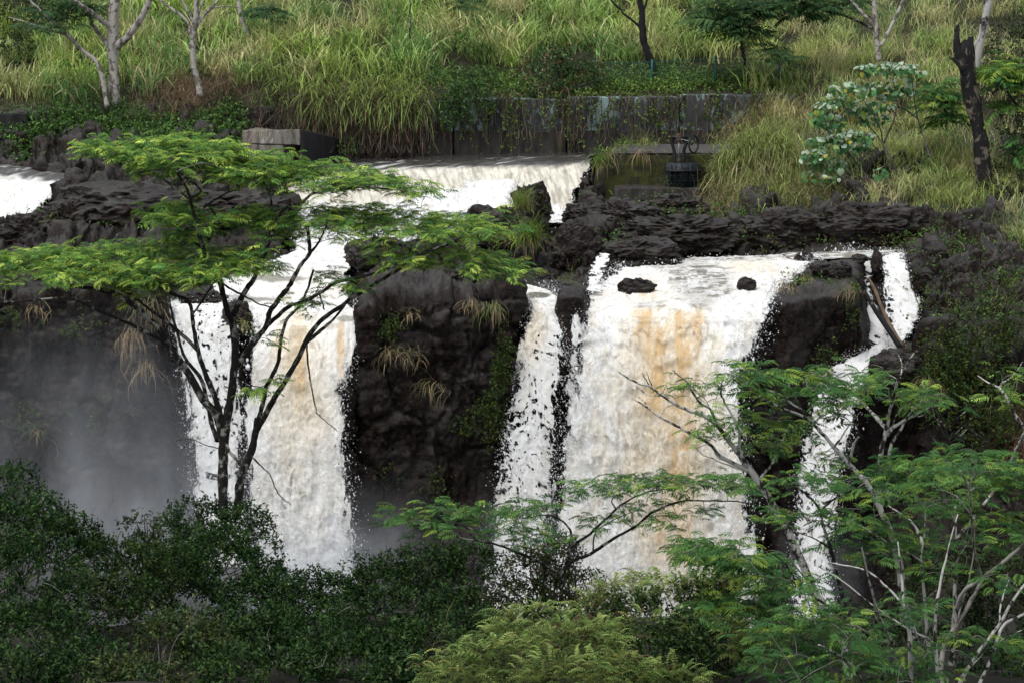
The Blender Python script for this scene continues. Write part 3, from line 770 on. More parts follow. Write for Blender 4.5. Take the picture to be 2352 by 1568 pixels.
SPRAY = []          # (points, size, colour)
def water_sheet(name, rows, colour, step=2.0, amp=.16, edge=.35, lace=None, seed=0, ends=(0.0, 0.0), rough_lo=.0, sag=0., stream=.70, elace=.9, dens=1.0, out=0.0, ls=1.0):
    G = rows_grid(rows, step)
    n, m = G.shape[:2]
    s = np.concatenate([[0], np.cumsum(np.linalg.norm(np.diff(G[:, m // 2], axis=0), axis=1))])[:, None] * np.ones((1, m))
    xw = np.linalg.norm(G - G[:, :1], axis=2)
    width = xw[:, -1:]
    u, v = proj(G)
    nr = np.cross(np.gradient(G, axis=1), np.gradient(G, axis=0)); nr /= np.linalg.norm(nr, axis=2)[..., None] + 1e-9
    flip = np.sign(np.sum(nr * np.array([0, -1, .8]), -1, keepdims=True)); nr *= flip
    X = G[..., 0]
    wx = X + .35 * fbm(X * 1.1, s * .5, seed + 0 * X, 3); ws = s * stream + .25 * noise(X * .9, s * .4, seed + 5 + 0 * X)
    base, foam = colour(u, v, X, s)
    b1 = fbm(wx * 1.1, ws * .8, seed + 0 * X, 3, .55); b2 = fbm(wx * 2.9, ws * 2.4, seed + 3 + 0 * X, 3, .6); b3 = fbm(X * 7.5, s * 5.0, seed + 7 + 0 * X, 3, .7)
    strand = fbm(wx * 4.5, s * .45, seed + 13 + 0 * X, 3, .6) * np.exp(-((s - s.max() * .3) / (s.max() * .3 + 1e-6)) ** 2)
    h = .75 * b1 + .45 * b2 + .42 * b3 + .35 * strand
    calm = 1 - foam
    d = amp * .26 * h * (.12 + .88 * foam) + .05 * calm * noise(wx * 1.6, ws * 3.5, seed + 0 * X)
    a = np.linspace(0, 1, m)[None]
    e = np.minimum(a, 1 - a) * width
    if sag: d = d - sag * np.exp(-(e / .45) ** 2)
    P = G + nr * (d + out)[..., None]
    # cover: 1 where the sheet is thick, falling to 0 at the rims and in the gaps of the lace
    rag = e / edge + .75 * fbm(wx * 1.6, ws * .8, seed + 11 + 0 * X, 5, .72)
    net = ridged(ls * wx * 1.7 + .3 * noise(X * 4, s * 2, 0 * X), ls * ws * 1.7, seed + 21 + 0 * X, 4, .62)
    thr = (lace(u, v) if lace is not None else -1.6 + 0 * u) + elace * np.exp(-(e / (edge * 1.5)) ** 1.5)
    gapst = fbm(wx * 3.6, s * .22, seed + 51 + 0 * X, 4, .62)
    thr = thr + .75 * sstep(.10, .60, gapst) * np.exp(-(s / (s.max() * .7)) ** 2)
    cover = np.clip(sstep(-.1, 1.0, rag), 0, 1) * sstep(-.45, .40, net - thr) * dens
    keep = cover > .06
    i = np.arange(n - 1)[:, None] * m; j = np.arange(m - 1)[None]
    Q = np.stack([i + j, i + j + 1, i + m + j + 1, i + m + j], -1).reshape(-1, 4)
    kf = keep.ravel()[Q].sum(1) >= 3
    Q = Q[kf]
    n_st = fbm(wx * 3.2, s * .32, seed + 41 + 0 * X, 4, .62)
    grit = .8 * sstep(.0, .7, n_st) * np.exp(-(s / (s.max() * .8)) ** 2) + sstep(.22, .80, fbm(wx * 3.4, ws * 3.0, seed + 31 + 0 * X, 4, .72) + .35 * fbm(wx * .7, ws * .5, seed + 37 + 0 * X, 3))
    shade = np.clip(base * (1 - .30 * np.clip(grit * foam, 0, 1)[..., None] * np.array([.92, 1.0, 1.12])), 0, .92)       # thin water between the clots of foam shows the dark rock
    V = P.reshape(-1, 3); C = shade.reshape(-1, 3); Fm = foam.ravel()
    used = np.unique(Q); rem = np.zeros(len(V), np.int32); rem[used] = np.arange(len(used))
    me = new_mesh(name, V[used], [rem[Q]], C[used], True)
    at_ = me.attributes.new('foam', 'FLOAT', 'POINT'); at_.data.foreach_set('value', Fm[used].astype(np.float32))
    at_ = me.attributes.new('cover', 'FLOAT', 'POINT'); at_.data.foreach_set('value', cover.ravel()[used].astype(np.float32))
    o = link(name, me, M_WATER, kind='structure')
    # loose drops round the rims and in the lace
    rim = (cover > .08) & (cover < .75) & (foam > .5)
    idx = np.argwhere(rim)
    return o, G, nr, idx, X, s

def drops_from(G, nr, idx, count, spread, size, colour=FOAM, fall=.0, seed=1):
    r = np.random.default_rng(seed)
    k = idx[r.integers(0, len(idx), count)]
    count = int(count * .55); k = k[:count]; spread = spread * .7; size = size * .42
    p = G[k[:, 0], k[:, 1]] + nr[k[:, 0], k[:, 1]] * np.abs(r.normal(0, spread * .6, (count, 1)))
    p = p + r.normal(0, 1, (count, 3)) * np.array([spread, spread * .5, spread * 1.1])
    p[:, 2] -= np.abs(r.normal(0, 1, count)) * fall
    SPRAY.append((p, size * np.exp(r.normal(0, .55, count)), np.tile(colour, (count, 1))))

def lerp(c, d, f): return c * (1 - f[..., None]) + d * f[..., None]
def all_foam(u, v, X, s): return np.broadcast_to(FOAM, u.shape + (3,)).copy(), np.ones_like(u)

# --- widest fall and the stream that feeds it
def col_main(u, v, X, s):
    n1 = fbm(X * .9, s * .35, 3 + 0 * X, 4, .6); n2 = fbm(X * 2.2, s * .9, 9 + 0 * X, 5, .68); n3 = fbm(X * 5 + s * .6, s * 1.3, 19 + 0 * X, 4, .65)
    c = np.broadcast_to(FOAM, u.shape + (3,)).copy()
    cream = np.clip(1.0 * blob(u, v, 1525, 900, 120, 260) + .6 * blob(u, v, 1530, 1230, 150, 190) + .9 * blob(u, v, 1715, 612, 80, 26) + .45 * n1 + .3 * n2, 0, 1)
    c = lerp(c, CREAM, cream * .85)
    uu = u + 20 * n1 + 10 * n2; vv = v + 30 * n2
    edge_r = 1 - sstep(1606, 1626, uu + (vv - 700) * .10)
    tan = np.maximum.reduce([1.25 * sstep(1545, 1572, uu) * edge_r * sstep(668, 720, vv) * (1 - sstep(820, 1000, vv)), 1.05 * blob(uu, vv, 1500, 760, 52, 90), .95 * blob(uu, vv, 1510, 880, 50, 150), .95 * blob(uu, vv, 1572, 920, 46, 130), .85 * blob(uu, vv, 1562, 1060, 56, 150), .7 * blob(uu, vv, 1550, 1250, 80, 150)])
    nv = fbm(X * 2.6 + .4 * n1, s * .22, 29 + 0 * X, 4, .6)
    tan = np.clip(sstep(.12, 1.0, tan) * (1.0 + .6 * n2 - .75 * sstep(-.05, .6, nv)) - .30 * sstep(.15, .6, n3), 0, 1)
    c = lerp(c, TAN, tan * .72)
    calm = np.maximum.reduce([1.2 * blob(u, v, 1605, 630, 80, 34), 1.3 * blob(u, v, 1600, 672, 52, 40), .9 * blob(u, v, 1640, 592, 190, 12), .8 * blob(u, v, 1535, 612, 60, 20), 1.0 * blob(u, v, 1648, 660, 36, 44), .9 * blob(u, v, 1800, 588, 110, 10), .7 * blob(u, v, 1490, 700, 60, 14)])
    calm = sstep(.25, .75, calm + .25 * n2 + .15 * n1)
    veins = sstep(.30, .75, ridged(X * 1.1 + .5 * n2, s * 1.5, 5 + 0 * X, 3, .6) * .6)
    c = lerp(c, lerp(np.broadcast_to(RIVER * 1.25, u.shape + (3,)), FOAM * .9, veins * .8), calm * .92)
    foam = np.clip(1 - calm * .95 * (1 - veins) - (1 - calm) * tan * .35, 0, 1)
    return c, foam
MAIN = [(1545, 594, 97.2, 1990, 577, 98.0), (1470, 606, 95.5, 1940, 586, 95.8), (1410, 622, 93.0, 1875, 602, 93.4), (1368, 650, 90.5, 1836, 634, 91.2),
        (1346, 680, 88.3, 1806, 664, 89.0), (1340, 700, 87.0, 1790, 692, 87.4), (1334, 730, 85.8, 1768, 726, 86.3), (1328, 800, 84.9, 1730, 800, 85.3),
        (1310, 900, 84.3, 1712, 900, 84.6), (1290, 1050, 83.8, 1710, 1050, 84.0), (1272, 1200, 83.5, 1732, 1210, 83.7), (1255, 1330, 83.3, 1748, 1360, 83.4), (1240, 1460, 83.2, 1755, 1470, 83.3)]
o, G, nr, idx, X, s = water_sheet('waterfall', MAIN, col_main, 2.45, .20, .42, lambda u, v: -1.25 + .55 * blob(u, v, 1690, 900, 45, 300) + .35 * blob(u, v, 1290, 1150, 60, 200), 1)
drops_from(G, nr, idx, 6500, .20, .024, seed=1)
lo = idx[idx[:, 0] > G.shape[0] * .55]
drops_from(G, nr, lo, 3500, .42, .022, fall=.2, seed=2)
ed = np.argwhere((np.arange(G.shape[1])[None] > G.shape[1] - 14) & (np.arange(G.shape[0])[:, None] > G.shape[0] * .22))
drops_from(G, nr, ed, 2600, .34, .022, fall=.3, seed=3)
ed = np.argwhere((np.arange(G.shape[1])[None] < 14) & (np.arange(G.shape[0])[:, None] > G.shape[0] * .3))
drops_from(G, nr, ed, 2600, .34, .022, fall=.3, seed=4)
top = np.argwhere((np.arange(G.shape[0])[:, None] > G.shape[0] * .08) & (np.arange(G.shape[0])[:, None] < G.shape[0] * .2) & (np.arange(G.shape[1])[None] < G.shape[1] * .4))
drops_from(G, nr, top, 1000, .14, .022, seed=5)

# --- narrow fall between central cliff and widest fall
def col_mid(u, v, X, s):
    n1 = fbm(X * .9, s * .4, 13 + 0 * X, 3)
    c = lerp(np.broadcast_to(FOAM * .97, u.shape + (3,)), CREAM, np.clip(.55 * blob(u, v, 1225, 760, 40, 90) + .25 * n1, 0, .7))
    calm = sstep(.45, .7, blob(u, v, 1235, 678, 40, 10))
    return lerp(c, RIVER, calm), 1 - calm * .8
MID = [(1142, 640, 90.3, 1262, 664, 90.0), (1165, 656, 88.4, 1280, 676, 88.2), (1190, 682, 86.4, 1298, 690, 86.4), (1198, 720, 85.4, 1300, 730, 85.4), (1190, 800, 84.8, 1302, 800, 84.9), (1172, 900, 84.4, 1304, 900, 84.5),
       (1150, 1000, 84.1, 1290, 1000, 84.2), (1135, 1100, 83.9, 1282, 1100, 84.0), (1122, 1220, 83.7, 1275, 1220, 83.8), (1110, 1340, 83.5, 1270, 1340, 83.6), (1105, 1440, 83.4, 1270, 1440, 83.5)]
VEIL = [(a - 14, b, y - .25, c + 14, d, z - .25) for a, b, y, c, d, z in MAIN[6:]]
water_sheet('waterfall_veil', VEIL, col_main, 3.0, .30, .8, lambda u, v: .62 - .75 * sstep(950, 1350, v) - .5 * blob(u, v, 1340, 950, 40, 300) - .5 * blob(u, v, 1700, 900, 40, 300) + .6 * blob(u, v, 1540, 800, 120, 260), 201, dens=.55)
o, G, nr, idx, X, s = water_sheet('narrow_waterfall', MID, col_mid, 1.9, .16, .34, lambda u, v: -.50 + 1.05 * sstep(700, 1000, v) * .95 + .75 * blob(u, v, 1290, 820, 26, 260), 31, ls=2.6)
drops_from(G, nr, idx, 7500, .16, .022, seed=6)
lo = idx[idx[:, 0] > G.shape[0] * .5]
drops_from(G, nr, lo, 3500, .30, .022, fall=.2, seed=7)
SC = [(1372, 600, 94.2, 1400, 602, 94.2), (1362, 614, 92.8, 1398, 618, 92.6), (1346, 640, 91.0, 1388, 646, 90.8), (1344, 662, 89.8, 1384, 668, 89.6), (1340, 684, 88.4, 1380, 690, 88.2)]
o, G, nr, idx, X, s = water_sheet('side_cascade', SC, all_foam, 1.8, .16, .3, lambda u, v: -.3 + .6 * blob(u, v, 1372, 650, 10, 30), 171, out=.30)
# thin strand down the dark rib
STR = [(1318, 680, 86.6, 1338, 684, 86.6), (1316, 720, 85.2, 1340, 724, 85.2), (1300, 860, 84.7, 1330, 860, 84.7), (1292, 1000, 84.4, 1318, 1000, 84.4), (1280, 1150, 84.1, 1310, 1150, 84.1), (1270, 1300, 83.9, 1300, 1300, 83.9)]
o, G, nr, idx, X, s = water_sheet('rib_trickle', STR, all_foam, 1.8, .08, .22, lambda u, v: .35 + 0 * u, 47)
drops_from(G, nr, idx, 1800, .16, .020, fall=.1, seed=8)

# --- the stream from the weir down to the falls on the left
def col_chute(u, v, X, s):
    n2 = fbm(X * 1.2, s * .8, 23 + 0 * X, 4, .6)
    calm = np.maximum.reduce([.9 * blob(u, v, 640, 640, 90, 10), .9 * blob(u, v, 560, 688, 110, 10), .8 * blob(u, v, 760, 722, 60, 10), .7 * blob(u, v, 800, 735, 40, 14)])
    calm = sstep(.42, .7, calm + .25 * n2)
    c = lerp(np.broadcast_to(FOAM, u.shape + (3,)), CREAM, np.clip(.45 * blob(u, v, 700, 660, 90, 40) + .3 * n2 + .45 * blob(u, v, 640, 745, 90, 20), 0, .8))
    return lerp(c, RIVER * 1.2, calm * .8), 1 - calm * .7
CH = [(640, 500, 104.9, 1310, 506, 103.6), (650, 520, 102.2, 1170, 512, 102.6), (668, 540, 100., 1040, 536, 100.4), (672, 562, 97.5, 930, 556, 97.8), (640, 590, 95.0, 868, 575, 95.8), (560, 618, 92.6, 830, 600, 93.2), (490, 645, 90.4, 800, 636, 90.8), (500, 672, 88.6, 800, 668, 88.8), (540, 700, 86.8, 812, 700, 87.0), (572, 724, 85.5, 836, 716, 85.9)]
o, G, nr, idx, X, s = water_sheet('rapids', CH, col_chute, 2.2, .24, .30, None, 61)
drops_from(G, nr, idx, 1800, .16, .022, seed=9)
top = np.argwhere((np.arange(G.shape[0])[:, None] > 0) & (np.arange(G.shape[0])[:, None] < G.shape[0] * .15) & (np.arange(G.shape[1])[None] > 0))
drops_from(G, nr, top, 1400, .28, .028, seed=10)
def col_left(u, v, X, s):
    n1 = fbm(X * .9, s * .35, 33 + 0 * X, 4, .6); n2 = fbm(X * 2.2, s * .7, 39 + 0 * X, 3, .6)
    c = lerp(np.broadcast_to(FOAM, u.shape + (3,)), CREAM, np.clip(.95 * blob(u, v, 690, 850, 75, 170) + .3 * blob(u, v, 700, 1080, 90, 120) + .3 * n1, 0, 1) * .85)
    tan = np.maximum.reduce([.7 * blob(u, v, 782, 800, 14, 90), .55 * blob(u, v, 690, 830, 22, 120), .5 * blob(u, v, 640, 790, 24, 60)])
    tan = np.clip(sstep(.15, .8, tan + .15 * n1) * (.9 + .9 * n2), 0, 1)
    calm = sstep(.4, .7, blob(u, v, 800, 732, 36, 9))
    c = lerp(c, TAN * 1.08, tan * .6)
    return lerp(c, RIVER, calm * .7), 1 - .35 * tan - .5 * calm
LB = [(548, 706, 86.4, 838, 708, 86.6), (575, 738, 84.7, 834, 724, 85.1), (580, 765, 83.9, 828, 748, 84.3), (574, 820, 83.3, 820, 820, 83.6), (562, 900, 82.9, 804, 900, 83.1), (552, 1000, 82.5, 790, 1000, 82.7), (560, 1060, 82.3, 796, 1080, 82.5), (566, 1150, 82.1, 806, 1160, 82.2), (580, 1250, 81.9, 816, 1250, 82.), (590, 1360, 81.8, 826, 1360, 81.9)]
o, G, nr, idx, X, s = water_sheet('cream_waterfall', LB, col_left, 2.2, .19, .40, lambda u, v: -1.2 + .75 * blob(u, v, 806, 850, 20, 150) + .5 * blob(u, v, 560, 980, 22, 260), 71)
drops_from(G, nr, idx, 5000, .20, .023, seed=11)
lo = idx[idx[:, 0] > G.shape[0] * .5]
drops_from(G, nr, lo, 3000, .40, .022, fall=.2, seed=12)
VEIL = [(a - 12, b, y - .25, c + 12, d, z - .25) for a, b, y, c, d, z in LB[3:]]
water_sheet('waterfall_veil', VEIL, col_left, 3.0, .30, .8, lambda u, v: .6 - .7 * sstep(950, 1300, v) + .4 * blob(u, v, 690, 850, 90, 200), 203, dens=.55)
# lacy fall at the far left
LA = [(360, 690, 88.3, 580, 672, 88.6), (366, 698, 86.5, 540, 690, 86.3), (384, 716, 84.9, 536, 708, 84.9), (396, 750, 84.2, 544, 750, 84.2), (412, 820, 83.8, 556, 820, 83.8), (424, 900, 83.5, 566, 900, 83.5), (432, 1000, 83.2, 570, 1000, 83.2), (440, 1100, 83., 562, 1100, 83.), (450, 1200, 82.8, 575, 1200, 82.8), (455, 1300, 82.7, 590, 1300, 82.7)]
o, G, nr, idx, X, s = water_sheet('lacy_waterfall', LA, all_foam, 1.8, .16, .30, lambda u, v: -.30 + .95 * blob(u, v, 492 + (v - 780) * .08, 880, 34, 230) + .9 * blob(u, v, 458, 745, 9, 70) + 1.0 * blob(u, v, 552 + (v - 780) * .06, 900, 16, 260), 81, ls=2.6)
drops_from(G, nr, idx, 5500, .14, .021, seed=13)
ed = np.argwhere((np.arange(G.shape[1])[None] < 9) & (np.arange(G.shape[0])[:, None] > G.shape[0] * .2))
drops_from(G, nr, ed, 1800, .30, .02, fall=.3, seed=14)

# --- weir curtain: dark glassy crest, then an even pale sheet of beaded water
def col_weir(u, v, X, s):
    t = s - 2.0
    vel = fbm(X * 5.5 - s * 1.2, s * .9, 43 + 0 * X, 4, .65)
    crest = 1 - sstep(.0, .55, t + .22 * fbm(X * 1.6 + s * 1.8, s * .3, 7 + 0 * X, 3))
    c = lerp(np.broadcast_to(np.array([.66, .63, .55]), u.shape + (3,)), np.array([.30, .28, .23]), np.clip(.25 + .9 * vel, 0, .75))
    splash = sstep(-.1, .25, (v - (468 - 40 * blob(u, v, 1130, v, 70, 1e9))) / 60 + .35 * fbm(X * .9, s * 1.2, 3 + 0 * X, 3))
    c = lerp(c, FOAM, splash)
    streak = sstep(.15, .5, fbm(X * 1.2 + s * 2.2, s * .5, 17 + 0 * X, 3))
    c = lerp(c, lerp(np.broadcast_to(DEEP, u.shape + (3,)), FOAM * .8, streak * .8), crest)
    return c, np.clip(1 - crest, 0, 1) * .75 + .25 * splash
WE = [(700, 377, 109.6, 1374, 355, 110.2), (690, 382, 108.6, 1366, 358, 108.8), (672, 392, 107.9, 1362, 368, 108.0), (662, 406, 107.3, 1352, 386, 107.4), (655, 440, 106.4, 1334, 430, 106.4), (650, 480, 105.6, 1312, 480, 105.4), (648, 510, 104.7, 1300, 512, 103.8)]
o, G, nr, idx, X, s = water_sheet('weir_overflow', WE, col_weir, 2.0, .10, .22, lambda u, v: -1.7 + 1.5 * blob(u, v, 1325, 450, 22, 60), 91, stream=.8)
drops_from(G, nr, idx, 1500, .12, .022, seed=15)
spl = np.argwhere((np.arange(G.shape[0])[:, None] > G.shape[0] * .74) & (np.arange(G.shape[1])[None] > 0))
drops_from(G, nr, spl, 3500, .22, .026, seed=16)
# mounds of foam where the curtain lands
def foam_mound(pts, seed):
    o, G, nr, idx, X, s = water_sheet('foam_bank', pts, all_foam, 2.2, .34, .40, None, seed)
    drops_from(G, nr, idx, 900, .22, .026, seed=seed)
foam_mound([(980, 462, 105.6, 1190, 455, 105.4), (960, 440, 105.1, 1200, 428, 105.0), (930, 470, 104.4, 1230, 462, 104.2), (900, 505, 103.6, 1260, 500, 103.2), (880, 530, 102.8, 1220, 520, 102.4)], 101)
foam_mound([(1090, 440, 105.5, 1180, 438, 105.5), (1070, 418, 105.2, 1180, 414, 105.2), (1040, 450, 104.3, 1200, 450, 104.3), (1010, 490, 103.5, 1215, 490, 103.3)], 103)
# still pool behind the weir
V = np.array([at(690, 381, 109.2), at(1372, 357, 109.6), at(1374, 350, 112.4), at(690, 362, 112.4)])
pool, _ = None, None
GX = rows_grid([(690, 362, 112.4, 1400, 348, 112.4), (690, 378, 109.9, 1400, 355, 110.3), (695, 380, 109.2, 1372, 357, 109.4)], 3)
n_, m_ = GX.shape[:2]; GX[..., 2] += .02 * noise(GX[..., 0] * 1.5, GX[..., 1] * 3, GX[..., 2])
i = np.arange(n_ - 1)[:, None] * m_; j = np.arange(m_ - 1)[None]
me = new_mesh('weir_pool', GX, [np.stack([i + j, i + j + 1, i + m_ + j + 1, i + m_ + j], -1).reshape(-1, 4)], np.tile(DEEP, (n_ * m_, 1)), True)
at_ = me.attributes.new('cover', 'FLOAT', 'POINT'); at_.data.foreach_set('value', np.ones(n_ * m_, np.float32))
link('weir_pool', me, M_WATER, kind='structure')

# --- small rapid at the far left
def col_rap(u, v, X, s):
    crest = 1 - sstep(402, 420, v - .06 * (u - 60) + 10 * fbm(X * 1.5, s, 3 + 0 * X, 3))
    n1 = fbm(X, s, 53 + 0 * X, 3)
    streak = sstep(.1, .5, fbm(X * 2.6 + s * 1.2, s * .3, 17 + 0 * X, 3))
    c = lerp(np.broadcast_to(FOAM, u.shape + (3,)), CREAM, np.clip(.3 * n1 + .1, 0, .5))
    return lerp(c, lerp(np.broadcast_to(DEEP * 1.2, u.shape + (3,)), FOAM * .8, streak * .7), crest), 1 - crest * .85
RA = [(-80, 368, 109.5, 80, 384, 109.0), (-80, 376, 107.4, 90, 392, 106.6), (-80, 400, 105.6, 172, 402, 104.6), (-80, 430, 104.1, 150, 420, 103.8), (-80, 462, 102.6, 118, 452, 102.8), (-80, 490, 101.4, 90, 478, 101.6), (-80, 515, 100.2, 72, 505, 100.2)]
o, G, nr, idx, X, s = water_sheet('small_rapid', RA, col_rap, 2.0, .26, .30, None, 111)
drops_from(G, nr, idx, 900, .16, .022, seed=17)

# --- gully fall with the leaning log
def thin(u, v, X, s): return np.broadcast_to(FOAM * .96, u.shape + (3,)).copy(), np.ones_like(u)
G1 = [(2022, 577, 96.5, 2072, 578, 96.3), (2022, 588, 94.9, 2078, 590, 94.8), (2020, 612, 93.8, 2084, 612, 93.8), (2022, 640, 93.0, 2098, 650, 92.9), (2030, 690, 92.0, 2118, 700, 92.0), (2030, 745, 91.0, 2108, 740, 91.0), (2028, 790, 90.0, 2084, 785, 90.0), (2020, 806, 89.4, 2080, 806, 89.4)]
o, G, nr, idx, X, s = water_sheet('gully_waterfall', G1, thin, 1.6, .14, .22, lambda u, v: -.5 + 1.1 * blob(u, v, 2046, 715, 20, 90) + .5 * blob(u, v, 2035, 610, 14, 40), 121, ls=2.8)
drops_from(G, nr, idx, 2600, .10, .018, seed=18)
G2 = [(1982, 578, 96.4, 2006, 578, 96.4), (1984, 590, 94.6, 2006, 590, 94.6), (1984, 640, 93.6, 2004, 640, 93.6), (1986, 680, 92.8, 2012, 690, 92.6), (1992, 740, 91.6, 2036, 740, 91.4), (1996, 790, 90.2, 2046, 790, 90.0), (1990, 812, 89.2, 2036, 812, 89.2)]
o, G, nr, idx, X, s = water_sheet('gully_trickle', G2, thin, 1.6, .10, .16, lambda u, v: -.4 + .7 * blob(u, v, 1994, 640, 30, 60), 131, ls=2.8)
drops_from(G, nr, idx, 1200, .08, .018, seed=19)
G3 = [(1975, 806, 89.6, 2050, 800, 89.8), (1955, 818, 88.9, 2030, 812, 89.0), (1905, 845, 88.1, 2005, 835, 88.0), (1880, 880, 87.4, 1990, 868, 87.2), (1868, 930, 86.6, 1975, 925, 86.5), (1850, 1000, 86.0, 1955, 1000, 85.9), (1832, 1100, 85.5, 1935, 1100, 85.4), (1822, 1200, 85.1, 1925, 1200, 85.0), (1816, 1320, 84.8, 1918, 1320, 84.7), (1812, 1420, 84.6, 1915, 1420, 84.5)]
o, G, nr, idx, X, s = water_sheet('lower_gully_waterfall', G3, thin, 1.7, .20, .26, lambda u, v: -.75 + 1.1 * sstep(860, 1040, v), 141, ls=2.4)
drops_from(G, nr, idx, 6000, .15, .021, seed=20)
lo = idx[idx[:, 0] > G.shape[0] * .35]
drops_from(G, nr, lo, 2600, .36, .02, fall=.2, seed=21)
# brim water between knobs
BR = [(1790, 582, 97.2, 2076, 573, 97.4), (1800, 586, 95.8, 2070, 578, 96.0), (1820, 598, 94.0, 2000, 590, 94.4)]
o, G, nr, idx, X, s = water_sheet('brim_stream', BR, lambda u, v, X, s: (lerp(np.broadcast_to(RIVER * 1.3, u.shape + (3,)), FOAM, sstep(0, .4, fbm(X * 1.3, s * 1.5, 3 + 0 * X, 3))), .3 + .6 * sstep(0, .4, fbm(X * 1.3, s * 1.5, 3 + 0 * X, 3))), 2, .10, .15, None, 151)
# plunge pool at the bottom of the gorge
xs = np.linspace(-22, 22, 110); ys = np.linspace(71, 86, 40)
XX, YY = np.meshgrid(xs, ys); ZZ = -11.6 + .12 * fbm(XX * .8, YY * .8, XX * 0, 4)
fo = np.clip(sstep(76, 82, YY) + .4 * fbm(XX * .5, YY * .5, XX * 0, 3), 0, 1)
i = np.arange(39)[:, None] * 110; j = np.arange(109)[None]
me = new_mesh('plunge_pool', np.stack([XX, YY, ZZ], -1), [np.stack([i + j, i + j + 1, i + 110 + j + 1, i + 110 + j], -1).reshape(-1, 4)], lerp(np.broadcast_to(RIVER, XX.shape + (3,)), FOAM, fo).reshape(-1, 3), True)
at_ = me.attributes.new('foam', 'FLOAT', 'POINT'); at_.data.foreach_set('value', fo.ravel().astype(np.float32))
at_ = me.attributes.new('cover', 'FLOAT', 'POINT'); at_.data.foreach_set('value', np.ones(fo.size, np.float32))
link('plunge_pool', me, M_WATER, kind='structure')

# all loose drops as one mass
TET = np.array([[1, 1, 1], [-1, -1, 1], [-1, 1, -1], [1, -1, -1]], float) * .8
TF = np.array([[0, 2, 1], [0, 1, 3], [0, 3, 2], [1, 2, 3]])
pp = np.concatenate([a for a, b, c in SPRAY]); ss = np.concatenate([b for a, b, c in SPRAY]); cc = np.concatenate([c for a, b, c in SPRAY])
r = np.random.default_rng(77)
an = r.uniform(0, 6.28, len(pp)); ca, sa = np.cos(an), np.sin(an)
Rm = np.zeros((len(pp), 3, 3)); Rm[:, 0, 0] = ca; Rm[:, 0, 2] = sa; Rm[:, 1, 1] = 1; Rm[:, 2, 0] = -sa; Rm[:, 2, 2] = ca
st = np.stack([np.ones(len(pp)), np.ones(len(pp)), r.uniform(.8, 2.2, len(pp))], -1)
V = np.einsum('nij,kj->nki', Rm, TET) * (ss[:, None] * st)[:, None, :] + pp[:, None]
F = (np.arange(len(pp))[:, None, None] * 4 + TF[None]).reshape(-1, 3)
me = new_mesh('water_spray', V, [F], np.repeat(cc, 4, 0), True)
at_ = me.attributes.new('foam', 'FLOAT', 'POINT'); at_.data.foreach_set('value', np.ones(len(pp) * 4, np.float32))
at_ = me.attributes.new('cover', 'FLOAT', 'POINT'); at_.data.foreach_set('value', np.ones(len(pp) * 4, np.float32))
link('water_spray', me, M_WATER, kind='stuff')

# ------------------------------------------------------------------ vegetation builders
def blades(bag, P, az, L, Wd, lean, curl, c0, c1, K=3, droop=0.0, seed=0):
    """arching grass blades; P (N,3) roots"""
    N = len(P); r = np.random.default_rng(seed)
    t = np.linspace(0, 1, K + 1)
    th = lean[:, None] + curl[:, None] * t[None, :] ** 1.4
    ds = L[:, None] / K
    hx = np.cumsum(np.sin(th[:, :-1] * .5 + th[:, 1:] * .5) * ds, 1); hz = np.cumsum(np.cos(th[:, :-1] * .5 + th[:, 1:] * .5) * ds, 1)
    hx = np.concatenate([np.zeros((N, 1)), hx], 1); hz = np.concatenate([np.zeros((N, 1)), hz], 1)
    dx, dy = np.cos(az), np.sin(az)
    C = np.stack([P[:, 0, None] + hx * dx[:, None], P[:, 1, None] + hx * dy[:, None], P[:, 2, None] + hz], -1)
    tw = r.uniform(-.9, .9, N)
    sx, sy = -np.sin(az + tw), np.cos(az + tw)
    wprof = np.array([.7, 1.0, .8, .5, .3])[:K + 1] if K > 2 else np.array([.9, 1, .5])
    wd = Wd[:, None] * wprof[None, :K + 1] * .5
    Sd = np.stack([sx, sy, np.zeros(N)], -1)[:, None] * wd[..., None]
    Lf, Rt = C - Sd, C + Sd
    V = np.empty((N, 2 * K + 1, 3)); V[:, 0:2 * K:2] = Lf[:, :K]; V[:, 1:2 * K:2] = Rt[:, :K]; V[:, 2 * K] = C[:, K]
    cols = np.empty((N, 2 * K + 1, 3))
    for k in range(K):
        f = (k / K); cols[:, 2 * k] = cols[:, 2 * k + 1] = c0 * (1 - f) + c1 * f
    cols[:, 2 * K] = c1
    base = (np.arange(N) * (2 * K + 1))[:, None]
    Q = np.concatenate([base + np.array([2 * k, 2 * k + 1, 2 * k + 3, 2 * k + 2]) for k in range(K - 1)])
    T = base + np.array([2 * K - 2, 2 * K - 1, 2 * K])
    bag.add(V.reshape(-1, 3), T, Q, cols.reshape(-1, 3))

def leaves(bag, P, D, U, L, Wd, col, fold=.25):
    """folded two-triangle leaves: P base, D direction, U up side"""
    S = np.cross(D, U); S /= np.linalg.norm(S, axis=1)[:, None] + 1e-9
    U = np.cross(S, D)
    m = P + D * (L * .45)[:, None] + U * (L * fold * .4)[:, None]
    V = np.stack([P, m - S * (Wd * .5)[:, None], P + D * L[:, None] - U * (L * .08)[:, None], m + S * (Wd * .5)[:, None]], 1)
    b = (np.arange(len(P)) * 4)[:, None]
    T = np.concatenate([b + np.array([0, 1, 2]), b + np.array([0, 2, 3])])
    bag.add(V.reshape(-1, 3), T, None, np.repeat(col, 4, 0))

def rdir(r, n, up=0.0):
    d = r.normal(size=(n, 3)); d[:, 2] += up
    return d / (np.linalg.norm(d, axis=1)[:, None] + 1e-9)

